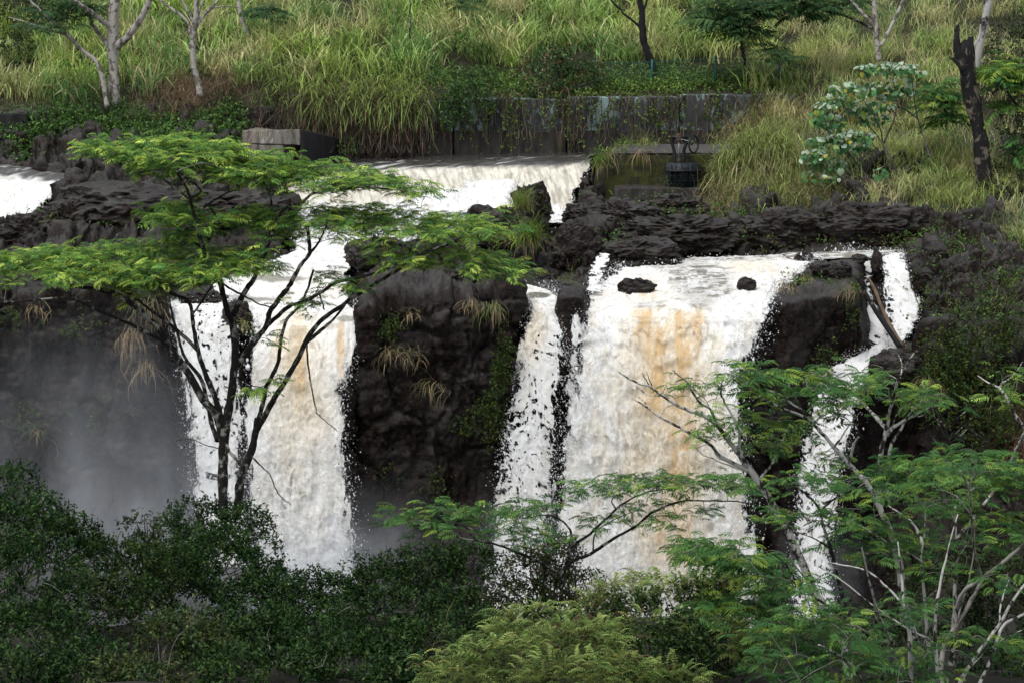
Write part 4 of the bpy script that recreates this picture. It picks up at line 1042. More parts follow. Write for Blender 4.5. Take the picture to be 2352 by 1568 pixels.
def sprigs(bag, C, r, per, spread, l, w, pal, upb=.5, out=None):
    """small leaf sprays about the points C"""
    n = len(C)
    ax = rdir(r, n, upb)
    if out is not None: ax = ax + out; ax /= np.linalg.norm(ax, axis=1)[:, None]
    k = np.repeat(np.arange(n), per)
    t = r.uniform(-.5, 1, len(k))
    P = C[k] + ax[k] * (t * spread)[:, None] + r.normal(0, spread * .16, (len(k), 3))
    D = ax[k] * .55 + rdir(r, len(k)) * .9; D /= np.linalg.norm(D, axis=1)[:, None]
    U = rdir(r, len(k), 1.6)
    ci = r.integers(0, len(pal), n)
    col = np.asarray(pal, float)[ci[k]] * np.exp(r.normal(0, .22, (len(k), 1)))
    leaves(bag, P, D, U, l * np.exp(r.normal(0, .2, len(k))), w * np.exp(r.normal(0, .2, len(k))), col)

# ------------------------------------------------------------------ hill grass
def lower_edge(u):
    return np.interp(u, [-100, 0, 150, 350, 560, 640, 980, 1100, 1400, 1680, 1750, 1800, 1860, 2080, 2240, 2260, 2500],
                     [232, 228, 232, 205, 205, 182, 182, 158, 146, 150, 250, 410, 470, 480, 510, 560, 600])
def hill_grass():
    r = np.random.default_rng(21)
    bag = Bag()
    n = 3700
    u = r.uniform(-330, 2700, n * 2); v = r.uniform(-55, 640, n * 2)
    k = (v < lower_edge(u) + r.normal(0, 8, n * 2) * (1 + 2.6 * sstep(1700, 1900, u)) + 30 * sstep(1700, 1900, u) * noise(u / 40, 0 * u, 0 * u + 3)) & ~((u > 2230) & (v > 60) & (r.uniform(size=n * 2) < .45)); u, v = u[k], v[k]
    gap = fbm(u / 70, v / 45, 0 * u + 2, 3)
    k = gap > -.17; u, v = u[k], v[k]
    G = on_ground(u, v)
    tone = fbm(u / 240, v / 90, 0 * u, 3); dry = fbm(u / 110 + 9, v / 60, 0 * u + 7, 3)
    right = sstep(1640, 1800, u)
    for i in range(len(u)):
        nb = int(r.integers(30, 46))
        fine = right[i] > r.uniform() or r.uniform() < .12
        L0 = r.uniform(.8, 1.35) if fine else r.uniform(1.1, 2.0)
        if u[i] < 600: L0 *= .85
        big = (not fine) and r.uniform() < .22
        if big: L0 *= 1.35; nb = nb // 2
        P = G[i] + r.normal(0, 1, (nb, 3)) * [.32, .30, .05]
        az = r.uniform(-math.pi, math.pi, nb) if r.uniform() < .5 else r.normal(r.uniform(-math.pi, math.pi), .9, nb)
        L = L0 * r.uniform(.55, 1.15, nb)
        w = (.020 if fine else .085 if big else .046) * r.uniform(.6, 1.4, nb)
        lean = np.abs(r.normal(.12, .22, nb)); curl = np.abs(r.normal(1.7 if fine else 1.9 if big else 1.35, .6, nb))
        t = np.clip(.5 + .8 * tone[i] + r.normal(0, .26), 0, 1)
        bright = np.array([.37, .52, .11]); cool = np.array([.21, .36, .12]); straw = np.array([.60, .54, .29]); deep = np.array([.085, .19, .04])
        c = bright * t + cool * (1 - t)
        if r.uniform() < .16: c = deep
        d = np.clip(dry[i] * .8 + .06 + .10 * right[i] + r.normal(0, .12), 0, .75)
        cb = c * (1 - d) + straw * d
        cc = cb[None] * np.exp(r.normal(0, .24, (nb, 1)))
        dead = r.uniform(size=nb) < (.10 + .14 * right[i]); cc[dead] = straw * np.exp(r.normal(0, .2, (dead.sum(), 1)))
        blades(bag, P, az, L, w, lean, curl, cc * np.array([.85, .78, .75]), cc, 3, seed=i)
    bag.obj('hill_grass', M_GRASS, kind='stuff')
hill_grass()

def dry_thatch():
    r = np.random.default_rng(22)
    bag = Bag()
    def hang(cu, cv, ru, rv, n, c, L0, yo=-.35, w=.02, down=True, Yf=None):
        u = r.normal(cu, ru * .6, n); v = r.normal(cv, rv * .55, n)
        gy = ground_Y(u, v); gy = np.where((u > 690) & (v > 205), np.minimum(gy, 112.15), gy)
        if Yf: gy = np.minimum(gy, Yf)
        P = at(u, v, gy) + [0, yo, 0] + r.normal(0, .12, (n, 3))
        cc = np.asarray(c) * np.exp(r.normal(0, .35, (n, 1)))
        if down: lean = r.normal(2.4, .5, n); curl = r.normal(.5, .4, n); az = r.normal(-math.pi / 2, 1.1, n)
        else: lean = np.abs(r.normal(.5, .4, n)); curl = np.abs(r.normal(1.7, .5, n)); az = r.normal(-math.pi / 2, 1.2, n)
        blades(bag, P, az, L0 * r.uniform(.5, 1.3, n), np.full(n, w) * r.uniform(.6, 1.3, n), lean, curl, cc * .85, cc, 3, seed=int(cu))
    br, st = (.060, .040, .028), (.27, .19, .115)
    for cu, cv, ru, rv, n in [(760, 200, 120, 30, 900), (860, 230, 110, 40, 1100), (930, 260, 60, 50, 600), (700, 250, 70, 40, 700), (800, 270, 110, 44, 1200), (900, 280, 70, 40, 700), (660, 220, 50, 40, 400)]:
        hang(cu, cv, ru, rv, int(n * .45), br, .9)
        hang(cu, cv, ru, rv, n // 9, (.14, .085, .055), 1.1)
        hang(cu, cv, ru, rv, n // 12, st, .9)
        hang(cu, cv - 34, ru, rv * .5, n // 4, (.20, .29, .075), 1.25, w=.03)
        hang(cu, cv - 40, ru, rv * .4, n // 5, (.30, .40, .10), 1.2, down=False, w=.034)
        hang(cu, cv, ru, rv, n // 14, (.17, .12, .08), 1.2, down=False)
    hang(880, 190, 110, 22, 160, (.24, .27, .09), .9)
    for cu, cv, ru, rv, n in [(400, 200, 50, 30, 240), (440, 230, 50, 40, 300), (520, 200, 50, 30, 260), (360, 170, 40, 20, 120), (340, 250, 50, 30, 150)]:
        hang(cu, cv, ru, rv, n, st, 1.3, down=False, yo=-.3); hang(cu, cv, ru, rv, n // 2, (.17, .11, .065), 1.1, down=True)
    for cu, cv, ru, rv, n in [(60, 215, 80, 25, 260), (150, 225, 60, 22, 260), (230, 225, 40, 20, 120)]:
        hang(cu, cv, ru, rv, n, (.20, .22, .08), 1.0); hang(cu, cv, ru, rv, n // 2, st, .8)
    for cu, cv, ru, rv, n in [(1660, 400, 26, 26, 160), (1690, 370, 30, 34, 260), (1730, 350, 36, 36, 340), (1775, 340, 36, 36, 340), (1710, 420, 40, 40, 380), (1770, 430, 50, 50, 420), (1810, 380, 40, 50, 380)]:
        hang(cu, cv, ru, rv, n, (.30, .40, .11), 1.25, yo=-.2, down=False, Yf=105.2, w=.024); hang(cu, cv, ru, rv, n // 2, (.42, .40, .20), 1.15, yo=-.2, down=False, Yf=105.2); hang(cu, cv + 20, ru, rv, n // 2, (.36, .33, .17), 1.3, yo=-.3, Yf=105.0)
    for cu, cv, ru, rv, n in [(1420, 345, 30, 8, 120), (1470, 336, 40, 6, 120), (1640, 338, 30, 6, 50)]:
        hang(cu, cv, ru, rv, n, (.22, .33, .07), .45, yo=-.1, down=False, Yf=106.2)
    # straw curtains at the right bank
    for cu, cv, ru, rv, n in [(1720, 330, 50, 50, 700), (1780, 390, 50, 50, 800), (1700, 420, 40, 40, 420), (1840, 440, 50, 22, 350), (1640, 440, 30, 40, 260), (1760, 300, 60, 40, 500)]:
        hang(cu, cv, ru, rv, n, (.30, .27, .12), 1.15, yo=-.5, down=False); hang(cu, cv, ru, rv, n, (.27, .215, .11), 1.1, yo=-.4)
    for cu, cv, ru, rv, n in [(2150, 440, 70, 25, 260), (2220, 470, 50, 25, 160), (2330, 700, 40, 60, 180), (1900, 470, 60, 20, 160), (2300, 520, 60, 40, 180)]:
        hang(cu, cv, ru, rv, n, (.22, .19, .09), 1.0, yo=-.4); hang(cu, cv, ru, rv, n, (.14, .19, .05), .8, yo=-.3, down=False)
    hang(2345, 960, 20, 60, 300, (.20, .085, .05), 1.5, yo=-1.0)
    hang(2290, 880, 20, 30, 60, (.16, .19, .06), 1.2, yo=-1.0)
    bag.obj('dry_grass', M_GRASS, kind='stuff')
dry_thatch()

def cover():
    """small leafy creepers on banks, wall top and cliffs"""
    r = np.random.default_rng(23)
    bag = Bag()
    G1 = [(.05, .115, .026), (.075, .155, .034), (.11, .20, .045), (.04, .08, .022)]
    G2 = [(.13, .22, .045), (.09, .165, .035), (.17, .24, .05), (.06, .105, .026)]
    def patch(cu, cv, ru, rv, n, pal=G1, l=.09, yo=-.25, sp=.22):
        u = r.normal(cu, ru * .55, n); v = r.normal(cv, rv * .55, n)
        P = on_ground(u, v) + [0, yo, 0] + r.normal(0, .12, (n, 3))
        sprigs(bag, P, r, 7, sp, l * 1.06, l * .64, pal)
    for a in [(60, 290, 80, 40, 260), (150, 270, 70, 40, 260), (230, 300, 60, 40, 300), (300, 270, 60, 40, 260), (390, 290, 60, 40, 220), (470, 300, 60, 30, 200), (540, 320, 40, 26, 160), (520, 260, 50, 30, 160), (50, 340, 50, 30, 90), (250, 290, 200, 50, 400), (480, 310, 90, 30, 200)]: patch(*a, l=.12)
    for a in [(640, 215, 50, 40, 160), (690, 300, 50, 30, 60), (805, 335, 26, 22, 90)]: patch(*a, pal=[(.03, .06, .016), (.05, .09, .02)])
    # on the wall top
    for a in [q for q in [(1000, 180, 60, 20, 200), (1140, 190, 60, 24, 240), (1240, 205, 70, 18, 260), (1330, 200, 70, 22, 300), (1430, 196, 70, 20, 300), (1530, 190, 70, 22, 300), (1620, 185, 70, 22, 260), (1720, 180, 60, 26, 260), (1790, 190, 50, 30, 160), (1490, 160, 120, 20, 160), (1330, 330, 50, 10, 20)] for _ in (0, 1)]: patch(*a, pal=G2, l=.11)
    for a in [(1395, 345, 34, 16, 160), (1420, 325, 50, 12, 140), (1385, 380, 12, 24, 60), (1500, 318, 30, 8, 60)]: patch(*a, pal=G2, l=.07)
    # dabs of green on the rocks and cliffs
    for a in [(1500, 480, 120, 40, 40), (1640, 500, 120, 40, 60), (1760, 500, 80, 40, 50), (1880, 490, 70, 30, 50), (2080, 520, 90, 40, 80), (2230, 560, 100, 50, 110), (2320, 600, 60, 60, 120), (2100, 700, 50, 60, 50), (2250, 740, 90, 80, 90), (1400, 560, 70, 30, 26), (1120, 500, 50, 26, 40), (260, 470, 100, 40, 30), (90, 500, 90, 30, 24), (1850, 640, 60, 20, 30), (1930, 650, 50, 20, 24)]: patch(a[0], a[1], a[2], a[3], int(a[4] * 1.7), l=.10, yo=-.45)
    ol = [(.07, .075, .02), (.10, .10, .03), (.05, .06, .016), (.06, .11, .025)]
    for a in [(1450, 480, 120, 36, 70), (1600, 520, 140, 40, 90), (1760, 530, 100, 40, 90), (1900, 510, 90, 36, 90), (2080, 540, 110, 44, 110), (2240, 570, 110, 50, 150), (2320, 640, 60, 70, 170), (2200, 680, 100, 70, 130), (1130, 520, 70, 26, 60), (1340, 560, 50, 30, 26), (300, 490, 160, 50, 50)]: patch(*a, pal=ol, l=.085, yo=-.45)
    # on vertical faces
    def face(cu, cv, ru, rv, n, Y, pal=G1, l=.09):
        u = r.normal(cu, ru * .55, n); v = r.normal(cv, rv * .55, n)
        P = at(u, v, Y + r.normal(0, .12, n)); sprigs(bag, P, r, 8, .2, l, l * .6, pal)
    dk = [(.022, .045, .010), (.04, .075, .014), (.055, .07, .012)]
    for a in [(1150, 860, 26, 60, 130, 84.2), (1130, 960, 26, 60, 110, 84.2), (1165, 800, 16, 30, 40, 84.2), (1070, 985, 26, 26, 40, 84.0), (1110, 930, 30, 30, 40, 84.0), (895, 760, 22, 26, 60, 83.3), (1000, 1120, 40, 40, 30, 84.1), (880, 1090, 40, 30, 24, 84.1)]: face(*a, pal=dk)
    for a in [(2180, 860, 80, 60, 160, 86.3), (2260, 800, 80, 60, 140, 86.3), (2130, 880, 26, 50, 60, 86.2), (2270, 1000, 60, 60, 80, 85.3), (2200, 780, 40, 40, 50, 87), (1900, 840, 30, 40, 40, 87.4), (1960, 700, 20, 60, 30, 88), (60, 960, 40, 40, 24, 83.4), (220, 950, 70, 40, 30, 83.4), (180, 760, 60, 40, 34, 83.4), (30, 730, 30, 30, 26, 83.3), (2200, 900, 110, 90, 200, 86.0), (2300, 940, 60, 90, 160, 85.0), (2170, 800, 60, 50, 90, 86.8), (2310, 760, 50, 60, 120, 86.8)]: face(*a, pal=dk, l=.11)
    bag.obj('creepers', M_LEAF, kind='stuff')
cover()

def wall_vines():
    r = np.random.default_rng(24)
    bag = Bag(); lb = Bag()
    clusters = [(1000, 18), (1055, 16), (1110, 12), (1165, 22), (1195, 12), (1240, 8), (1290, 18), (1310, 16), (1345, 14), (1400, 14), (1440, 14), (1480, 10), (1530, 12), (1570, 12), (1620, 10), (1660, 12), (1720, 12), (1770, 10), (960, 14), (930, 10), (880, 8)]
    for cu, n in clusters:
        for k in range(n):
            u0 = cu + r.normal(0, 14); top = 222 + r.normal(0, 10); bot = min(356, top + abs(r.normal(90, 40)))
            m = 9; t = np.linspace(0, 1, m)
            uu = u0 + np.cumsum(r.normal(0, 3.2, m)) + r.normal(0, 16) * t; vv = top + (bot - top) * t
            Yv = np.where(vv > 303, 112.15, 112.3) - np.abs(r.normal(.08, .06, m)); Yv[0] = 112.5
            p = at(uu, vv, Yv)
            V, T, Q = tube(p, np.full(m, .016) * r.uniform(.7, 1.6), 3, False)
            bag.add(V, None, Q, np.asarray([(.115, .085, .055), (.075, .06, .04), (.17, .13, .085)][r.integers(3)]))
            if r.uniform() < .5:
                kk = r.integers(0, m, 7)
                sprigs(lb, p[kk] + [0, -.05, 0], r, 5, .14, .095, .065, [(.10, .17, .035), (.15, .20, .045), (.06, .11, .03)])
    V0 = bag
    # bare roots and dead stems below the thatch
    for k in range(260):
        u0 = r.uniform(640, 990); top = r.uniform(190, 270); bot = top + abs(r.normal(70, 40)); m = 7; t = np.linspace(0, 1, m)
        sl = r.normal(0, 26)
        uu = u0 + sl * t + np.cumsum(r.normal(0, 2.5, m)); vv = top + (min(bot, 352) - top) * t
        gy = ground_Y(uu, vv); p = at(uu, vv, np.where(vv > 205, np.minimum(gy, 112.15), gy) - .35 - np.abs(r.normal(0, .15)))
        V, T, Q = tube(p, np.full(m, .014) * r.uniform(.5, 1.5), 3, False)
        bag.add(V, None, Q, np.asarray([(.10, .075, .055), (.15, .125, .10), (.06, .045, .035)][r.integers(3)]))
    bag.obj('vine_stems', M_GRASS, kind='stuff'); lb.obj('vine_leaves', M_LEAF, kind='stuff')
wall_vines()

# ------------------------------------------------------------------ single grass tufts
def tuft(label, u, v, Y, L0, n, c, c_dead=(.28, .21, .12), dead=.25, fall=0.0, w=.022, group='grass tufts on rock and cliff', name='grass_tuft', dx=0):
    r = np.random.default_rng(int(u * 7 + v))
    loc = at(u, v, Y)
    t = thing(name, label, 'grass tuft', loc, group)
    bag = Bag(); bd = Bag()
    for b, m, cc in ((bag, int(n * (1 - dead)), c), (bd, int(n * dead), c_dead)):
        if m < 2: continue
        m = max(3, int(m * .62))
        P = loc + r.normal(0, 1, (m, 3)) * [.20, .12, .10]
        P[:, 2] -= np.abs(P[:, 0] - loc[0]) * .4
        az = np.where(r.uniform(size=m) < .6, r.normal(r.uniform(-2.6, -.5), .7, m), r.uniform(-math.pi, math.pi, m))
        if fall: az = r.normal(r.uniform(-2.3, -.8) + dx, .9, m)
        lean = np.abs(r.normal(.25 + fall * 1.2, .3, m)); curl = np.abs(r.normal(1.5 + fall * .6, .5, m))
        if b is bd: lean = lean + .6
        col = np.asarray(c if b is bag else c_dead) * np.exp(r.normal(0, .28, (m, 1)))
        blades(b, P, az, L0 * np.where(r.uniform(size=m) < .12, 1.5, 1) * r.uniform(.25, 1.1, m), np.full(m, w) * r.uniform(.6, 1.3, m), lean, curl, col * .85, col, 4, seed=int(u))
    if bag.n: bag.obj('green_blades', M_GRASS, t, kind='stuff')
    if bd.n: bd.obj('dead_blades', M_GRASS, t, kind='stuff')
GR = (.15, .22, .045)
tuft('thick green tuft between the weir end and the abutment', 1384, 372, 105.7, .9, 420, (.17, .27, .05), dead=.1, fall=.3)
GR, YG, DK = (.15, .22, .045), (.23, .27, .07), (.07, .11, .03)
tuft('large bright green grass fountain on the black boulder beside the grassy outcrop', 1215, 555, 95.6, 1.6, 900, (.20, .30, .055), dead=.16, fall=.15)
tuft('shorter bright tuft above the big fountain, on the ragged outcrop', 1195, 475, 98.6, 1.2, 420, (.19, .28, .055), dead=.25)
tuft('pale tuft at the crest of the ragged outcrop', 1185, 455, 99.6, .6, 90, YG)
tuft('tuft on the low lava hump just left of the ragged outcrop', 1150, 545, 96.6, .6, 110, YG, dead=.4)
tuft('small grass tuft alone on the dark lava island', 432, 440, 98.9, .55, 90, YG)
tuft('tiny tuft on the rounded lava boulder at the rapid', 120, 505, 96.6, .5, 60, GR)
tuft('small green tuft on the flat mossy rock over the narrow fall', 1305, 640, 89.0, .45, 70, GR, fall=.2)
tuft('long hanging tuft at the brow of the central cliff by the narrow fall', 1135, 702, 84.2, 1.0, 150, (.13, .19, .05), dead=.3, fall=.9)
tuft('dry tuft at the brow of the central cliff, under the lichened knob', 1085, 690, 84.0, .7, 90, (.16, .15, .07), dead=.7, fall=.9)
tuft('wide straggling dry tuft halfway up the central cliff', 905, 806, 83.0, .95, 110, (.16, .16, .06), dead=.55, fall=.5)
tuft('second straggling dry tuft on the central cliff, right of the widest one', 945, 812, 83.1, .8, 90, (.15, .14, .06), dead=.6, fall=.5)
tuft('lone green and brown tuft low on the central cliff', 1003, 880, 83.3, .95, 100, (.12, .15, .05), dead=.5, fall=.7)
tuft('tan tuft near the water-side brow of the central cliff', 945, 715, 83.4, .6, 70, (.17, .15, .08), dead=.6, fall=.8)
tuft('grass tuft in the mist on the cliff beside the umbrella tree', 90, 985, 82.6, 1.0, 130, (.10, .14, .07), dead=.35, fall=.4)
tuft('long hanging straw at the brow beside the lacy fall', 345, 690, 84.0, 1.5, 260, (.17, .18, .09), dead=.55, fall=1.0)
tuft('straw tuft hanging left of the lacy fall, below the brow', 300, 760, 83.2, 1.4, 120, (.16, .12, .07), dead=.8, fall=1.1)
tuft('brown hanging stalks on the misty cliff under the branches', 330, 830, 83.1, 1.2, 110, (.15, .11, .06), dead=.8, fall=1.0)
tuft('dry grass wisp at the upper brow of the misty cliff', 85, 700, 83.2, .8, 60, (.15, .13, .06), dead=.7, fall=.9)
tuft('tuft on the rock nub between cream fall and lacy fall', 560, 735, 83.6, .6, 70, YG, dead=.3, fall=.9)
tuft('tan grass at the left brow of the ridge by the log gully', 1800, 650, 88.2, .8, 130, (.17, .15, .06), dead=.5, fall=.7)
tuft('tan grass hanging on the face of the ridge above the dark hollow', 1955, 660, 88.0, .7, 110, (.15, .15, .05), dead=.5, fall=.7)
tuft('small tuft on the ridge crest between brown knobs', 1845, 640, 89.5, .5, 80, YG, dead=.4, fall=.4)
tuft('trailing brown tuft low on the ridge face', 1890, 840, 87.4, .8, 100, (.13, .10, .05), dead=.7, fall=.9)
tuft('sheaf of grass below the ledge rock by the gully', 2125, 870, 86.2, 1.1, 180, (.15, .15, .06), dead=.5, fall=.9)
tuft('green tuft on the bank above the log gully', 2130, 460, 101.0, .9, 200, GR, dead=.2)
tuft('green tuft at the foot of the heart leaved shrub', 1935, 455, 103.4, .8, 180, (.14, .20, .05), dead=.15)
tuft('tuft of light grass beside the charred snag', 2190, 420, 103.6, .9, 200, (.15, .21, .05), dead=.2)
tuft('straw and green tuft rising on the wall end by the gate', 1480, 325, 109.6, 1.2, 130, (.19, .20, .07), dead=.65)
tuft('green tuft on the abutment corner next to the straw one', 1430, 330, 109.0, .7, 110, (.13, .20, .05), dead=.2)
tuft('yellow green grass fan leaning at the gate from the bank', 1655, 385, 104.6, 1.0, 190, (.20, .25, .06), dead=.25)
tuft('second grass fan above the gate side bank', 1700, 345, 105.5, 1.2, 220, (.21, .26, .07), dead=.2)
tuft('small tuft growing in front of the gate box', 1532, 420, 104.2, .55, 50, (.12, .19, .07), dead=.2)
tuft('dry drooping stalks over the abutment face', 1470, 345, 105.6, 1.4, 70, (.30, .22, .13), c_dead=(.32, .23, .14), dead=.9, fall=.8, w=.016)
tuft('dry drooping stalks over the sloping end of the abutment', 1400, 350, 105.7, 1.4, 50, (.30, .22, .13), c_dead=(.32, .23, .14), dead=.9, fall=.8, w=.016)
tuft('dry arching reed stalks over the dam block', 600, 300, 107.8, 1.7, 36, (.33, .24, .16), c_dead=(.33, .24, .16), dead=.9, fall=.3)

# ------------------------------------------------------------------ shrubs made of many small leaves
PAL_DARK = [(.010, .030, .006), (.017, .046, .009), (.028, .068, .013), (.012, .038, .012), (.046, .092, .020)]
PAL_OLIVE = [(.022, .042, .010), (.036, .062, .014), (.055, .075, .018), (.028, .048, .012)]
PAL_HI = [(.055, .095, .028), (.075, .115, .034), (.04, .08, .028)]
def shrub(name, label, lobes, per_m2, pal, l=.085, w=.042, group=None, seed=0, cat='shrub', stems=10, shell=.55, stem_mat=None, Yb=None, upb=.6, tall=1.0):
    r = np.random.default_rng(seed)
    bag = Bag(); tb = Bag()
    c0 = at(*lobes[0][:2], lobes[0][4]); 
    lows = min(at(a[0], a[1] + a[3], a[4])[2] for a in lobes)
    base = np.array([c0[0], c0[1], lows - .4])
    t = thing(name, label, cat, base, group)
    for (u, v, ru, rv, Y) in lobes:
        c = at(u, v, Y); a = np.array([px(ru, Y), px((ru + rv) / 2, Y) * .9, px(rv, Y)])
        n = int(4.2 * (a[0] * a[2]) * per_m2 / 9 * 6.5)
        d = rdir(r, n, .25); d[:, 1] = np.where(d[:, 1] > .45, -d[:, 1], d[:, 1])
        rad = shell + (1 - shell) * r.uniform(0, 1, n) ** .6
        rad = rad * (1 + .22 * fbm(d[:, 0] * 2.4 + seed, d[:, 1] * 2.4 + u, d[:, 2] * 2.4, 3))
        P = c + d * rad[:, None] * a
        nz = fbm(P[:, 0] * 1.6, P[:, 1] * 1.6, P[:, 2] * 1.6, 3)
        P = P[nz > -.30]
        dd = (P - c) / a; dd /= np.linalg.norm(dd, axis=1)[:, None] + 1e-9
        sprigs(bag, P, r, 8, .15 * tall, l * 1.04, w * 1.04, pal, upb, dd * .8)
        for k in range(stems):
            e = c + rdir(r, 1, .5)[0] * a * r.uniform(.6, 1.08)
            m0 = base + (c - base) * r.uniform(.2, .7) + r.normal(0, .15, 3)
            pth = smooth_path([m0, (m0 + e) / 2 + r.normal(0, .12, 3), e], 7)
            V, T, Q = tube(pth, np.linspace(.020, .006, 7), 4, False); tb.add(V, None, Q)
        for k in range(stems // 2):
            dv = rdir(r, 1, .9)[0]; dv[1] = -abs(dv[1]); e0 = c + dv * a * .8; e1 = c + dv * a * r.uniform(1.05, 1.25) + r.normal(0, .1, 3)
            V, T, Q = tube(smooth_path([e0, (e0 + e1) / 2 + r.normal(0, .05, 3), e1], 5), np.linspace(.010, .004, 5), 3, False); tb.add(V, None, Q)
            sprigs(bag, e1[None], r, 7, .12, l, w, pal, upb)
    if tb.n: tb.obj('branches', stem_mat or (M_TWIG if seed % 2 else M_TWIG_DARK), t)
    bag.obj('foliage', M_LEAF, t)
    return t
gS = 'leafy shrubs on the near bank'
shrub('shrub', 'tall dark shrub at the edge under the mist, climbing highest of the near bank', [(20, 1140, 90, 80, 50), (70, 1210, 120, 80, 49), (150, 1240, 100, 56, 49), (30, 1330, 170, 120, 47), (210, 1255, 44, 30, 49.5)], 260, PAL_DARK, group=gS, seed=1)
shrub('shrub', 'grey green twiggy shrub below the misty cliff', [(328, 1225, 54, 46, 53), (300, 1320, 120, 90, 51), (230, 1400, 150, 90, 48)], 250, PAL_OLIVE + PAL_DARK, group=gS, seed=2, stems=16)
shrub('shrub', 'dense round shrub wrapping the base of the umbrella tree', [(455, 1205, 84, 60, 57), (545, 1215, 84, 64, 57), (500, 1290, 140, 90, 54), (600, 1290, 56, 56, 54), (400, 1330, 100, 90, 52)], 270, PAL_DARK, group=gS, seed=3)
shrub('shrub', 'broad shrub in front of the cream fall foot', [(690, 1370, 120, 66, 54), (600, 1390, 120, 80, 52), (790, 1375, 90, 60, 54), (560, 1480, 170, 90, 48)], 270, PAL_DARK, group=gS, seed=4)
shrub('shrub', 'broad shrub below the central cliff', [(870, 1330, 90, 56, 54), (980, 1310, 110, 60, 54), (1080, 1290, 70, 50, 54), (900, 1420, 150, 80, 51), (1060, 1400, 90, 66, 52)], 260, PAL_DARK + PAL_OLIVE[:1], group=gS, seed=5)
shrub('shrub', 'olive shrub with pinkish tips before the narrow fall', [(1290, 1290, 50, 62, 50), (1220, 1320, 70, 66, 50), (1330, 1350, 60, 46, 49), (1200, 1380, 90, 50, 49)], 280, PAL_OLIVE + [(.075, .055, .035)], l=.07, w=.036, group=gS, seed=6, stems=16)
shrub('shrub', 'dark low shrub filling the bottom corner by the tall one', [(90, 1470, 150, 100, 45), (20, 1560, 150, 80, 43), (200, 1540, 130, 80, 43)], 220, PAL_DARK, group=gS, seed=7)
shrub('shrub', 'low shrub with yellowish tips along the bottom between dark ones', [(330, 1560, 110, 44, 42), (250, 1550, 80, 40, 42), (420, 1470, 120, 80, 46)], 240, PAL_OLIVE + PAL_HI + [(.12, .13, .04)], group=gS, seed=8)
shrub('shrub', 'deep green shrub along the bottom under the broad shrubs', [(600, 1560, 180, 90, 44), (780, 1520, 140, 90, 45), (700, 1450, 150, 70, 48)], 250, PAL_DARK, group=gS, seed=9)
shrub('shrub', 'glossy shrub beside the pale fern bank, left side', [(960, 1500, 120, 80, 45), (1090, 1450, 90, 60, 47), (900, 1560, 110, 60, 43)], 250, PAL_DARK + PAL_HI[:1], l=.09, w=.045, group=gS, seed=10)
shrub('shrub', 'glossy leathery shrub crowning the fern bank', [(1480, 1400, 90, 46, 44), (1600, 1380, 80, 56, 44), (1660, 1330, 50, 40, 44.5), (1380, 1420, 60, 40, 45)], 260, PAL_DARK + PAL_HI + PAL_OLIVE, l=.10, w=.045, group=gS, seed=11)
shrub('shrub', 'dark glossy shrub in the middle of the fern bank, bottom', [(1520, 1500, 130, 70, 41), (1640, 1470, 110, 80, 42), (1480, 1570, 120, 50, 40)], 250, PAL_DARK + PAL_HI[:1], l=.09, w=.042, group=gS, seed=12)
shrub('shrub', 'shadowy shrub behind the pale stems, bottom right', [(2000, 1500, 160, 110, 50), (2180, 1400, 130, 150, 51), (2320, 1400, 120, 150, 51), (2280, 1540, 150, 90, 48), (1840, 1540, 120, 80, 48), (2320, 1560, 120, 70, 44)], 200, [(.014, .026, .008), (.024, .042, .010), (.03, .05, .012)], group=gS, seed=13, stems=6)
gB = 'shrubs on the far bank'
shrub('shrub', 'rounded green shrub spilling over the wall', [(1050, 190, 70, 36, 112.0), (1080, 230, 56, 44, 111.8), (1040, 260, 44, 34, 111.7), (1110, 190, 40, 26, 112.2)], 46, [(.045, .10, .025), (.07, .135, .035), (.035, .08, .02)], l=.13, w=.075, group=gB, seed=14, tall=2)
shrub('shrub', 'broad leaved shrub with reddish top at the fence', [(1260, 150, 60, 36, 113.6), (1310, 140, 60, 34, 113.8), (1260, 190, 60, 34, 113.2), (1360, 170, 40, 30, 113.8)], 46, [(.05, .10, .03), (.08, .14, .05), (.035, .075, .022), (.11, .08, .035)], l=.17, w=.08, group=gB, seed=15, tall=2)
shrub('shrub', 'tall shadowy shrub behind the charred snag at the edge', [(2330, 120, 60, 90, 106), (2340, 260, 50, 80, 105), (2330, 400, 50, 70, 104), (2300, 470, 40, 50, 103)], 40, [(.020, .040, .012), (.035, .06, .018), (.05, .075, .024)], l=.13, w=.075, group=gB, seed=16, tall=2)
shrub('shrub', 'green shrub low on the bank under the pale trees', [(225, 250, 40, 26, 112), (262, 235, 30, 30, 112.2), (300, 275, 46, 26, 111)], 46, [(.04, .085, .022), (.06, .12, .03)], l=.12, w=.07, group=gB, seed=17, tall=2)
shrub('shrub', 'dark shrub in tall grass at the top corner', [(60, 40, 70, 50, 122), (150, 20, 60, 40, 123), (40, 110, 40, 40, 118)], 36, [(.025, .05, .014), (.04, .075, .02)], l=.15, w=.08, group=gB, seed=18, tall=2)
shrub('shrub', 'small leafy shrub clinging low beside the charred snag', [(2255, 200, 34, 50, 105.3), (2285, 180, 24, 40, 105.5)], 50, [(.035, .05, .025), (.05, .07, .03)], l=.12, w=.07, group=gB, seed=19, tall=2)

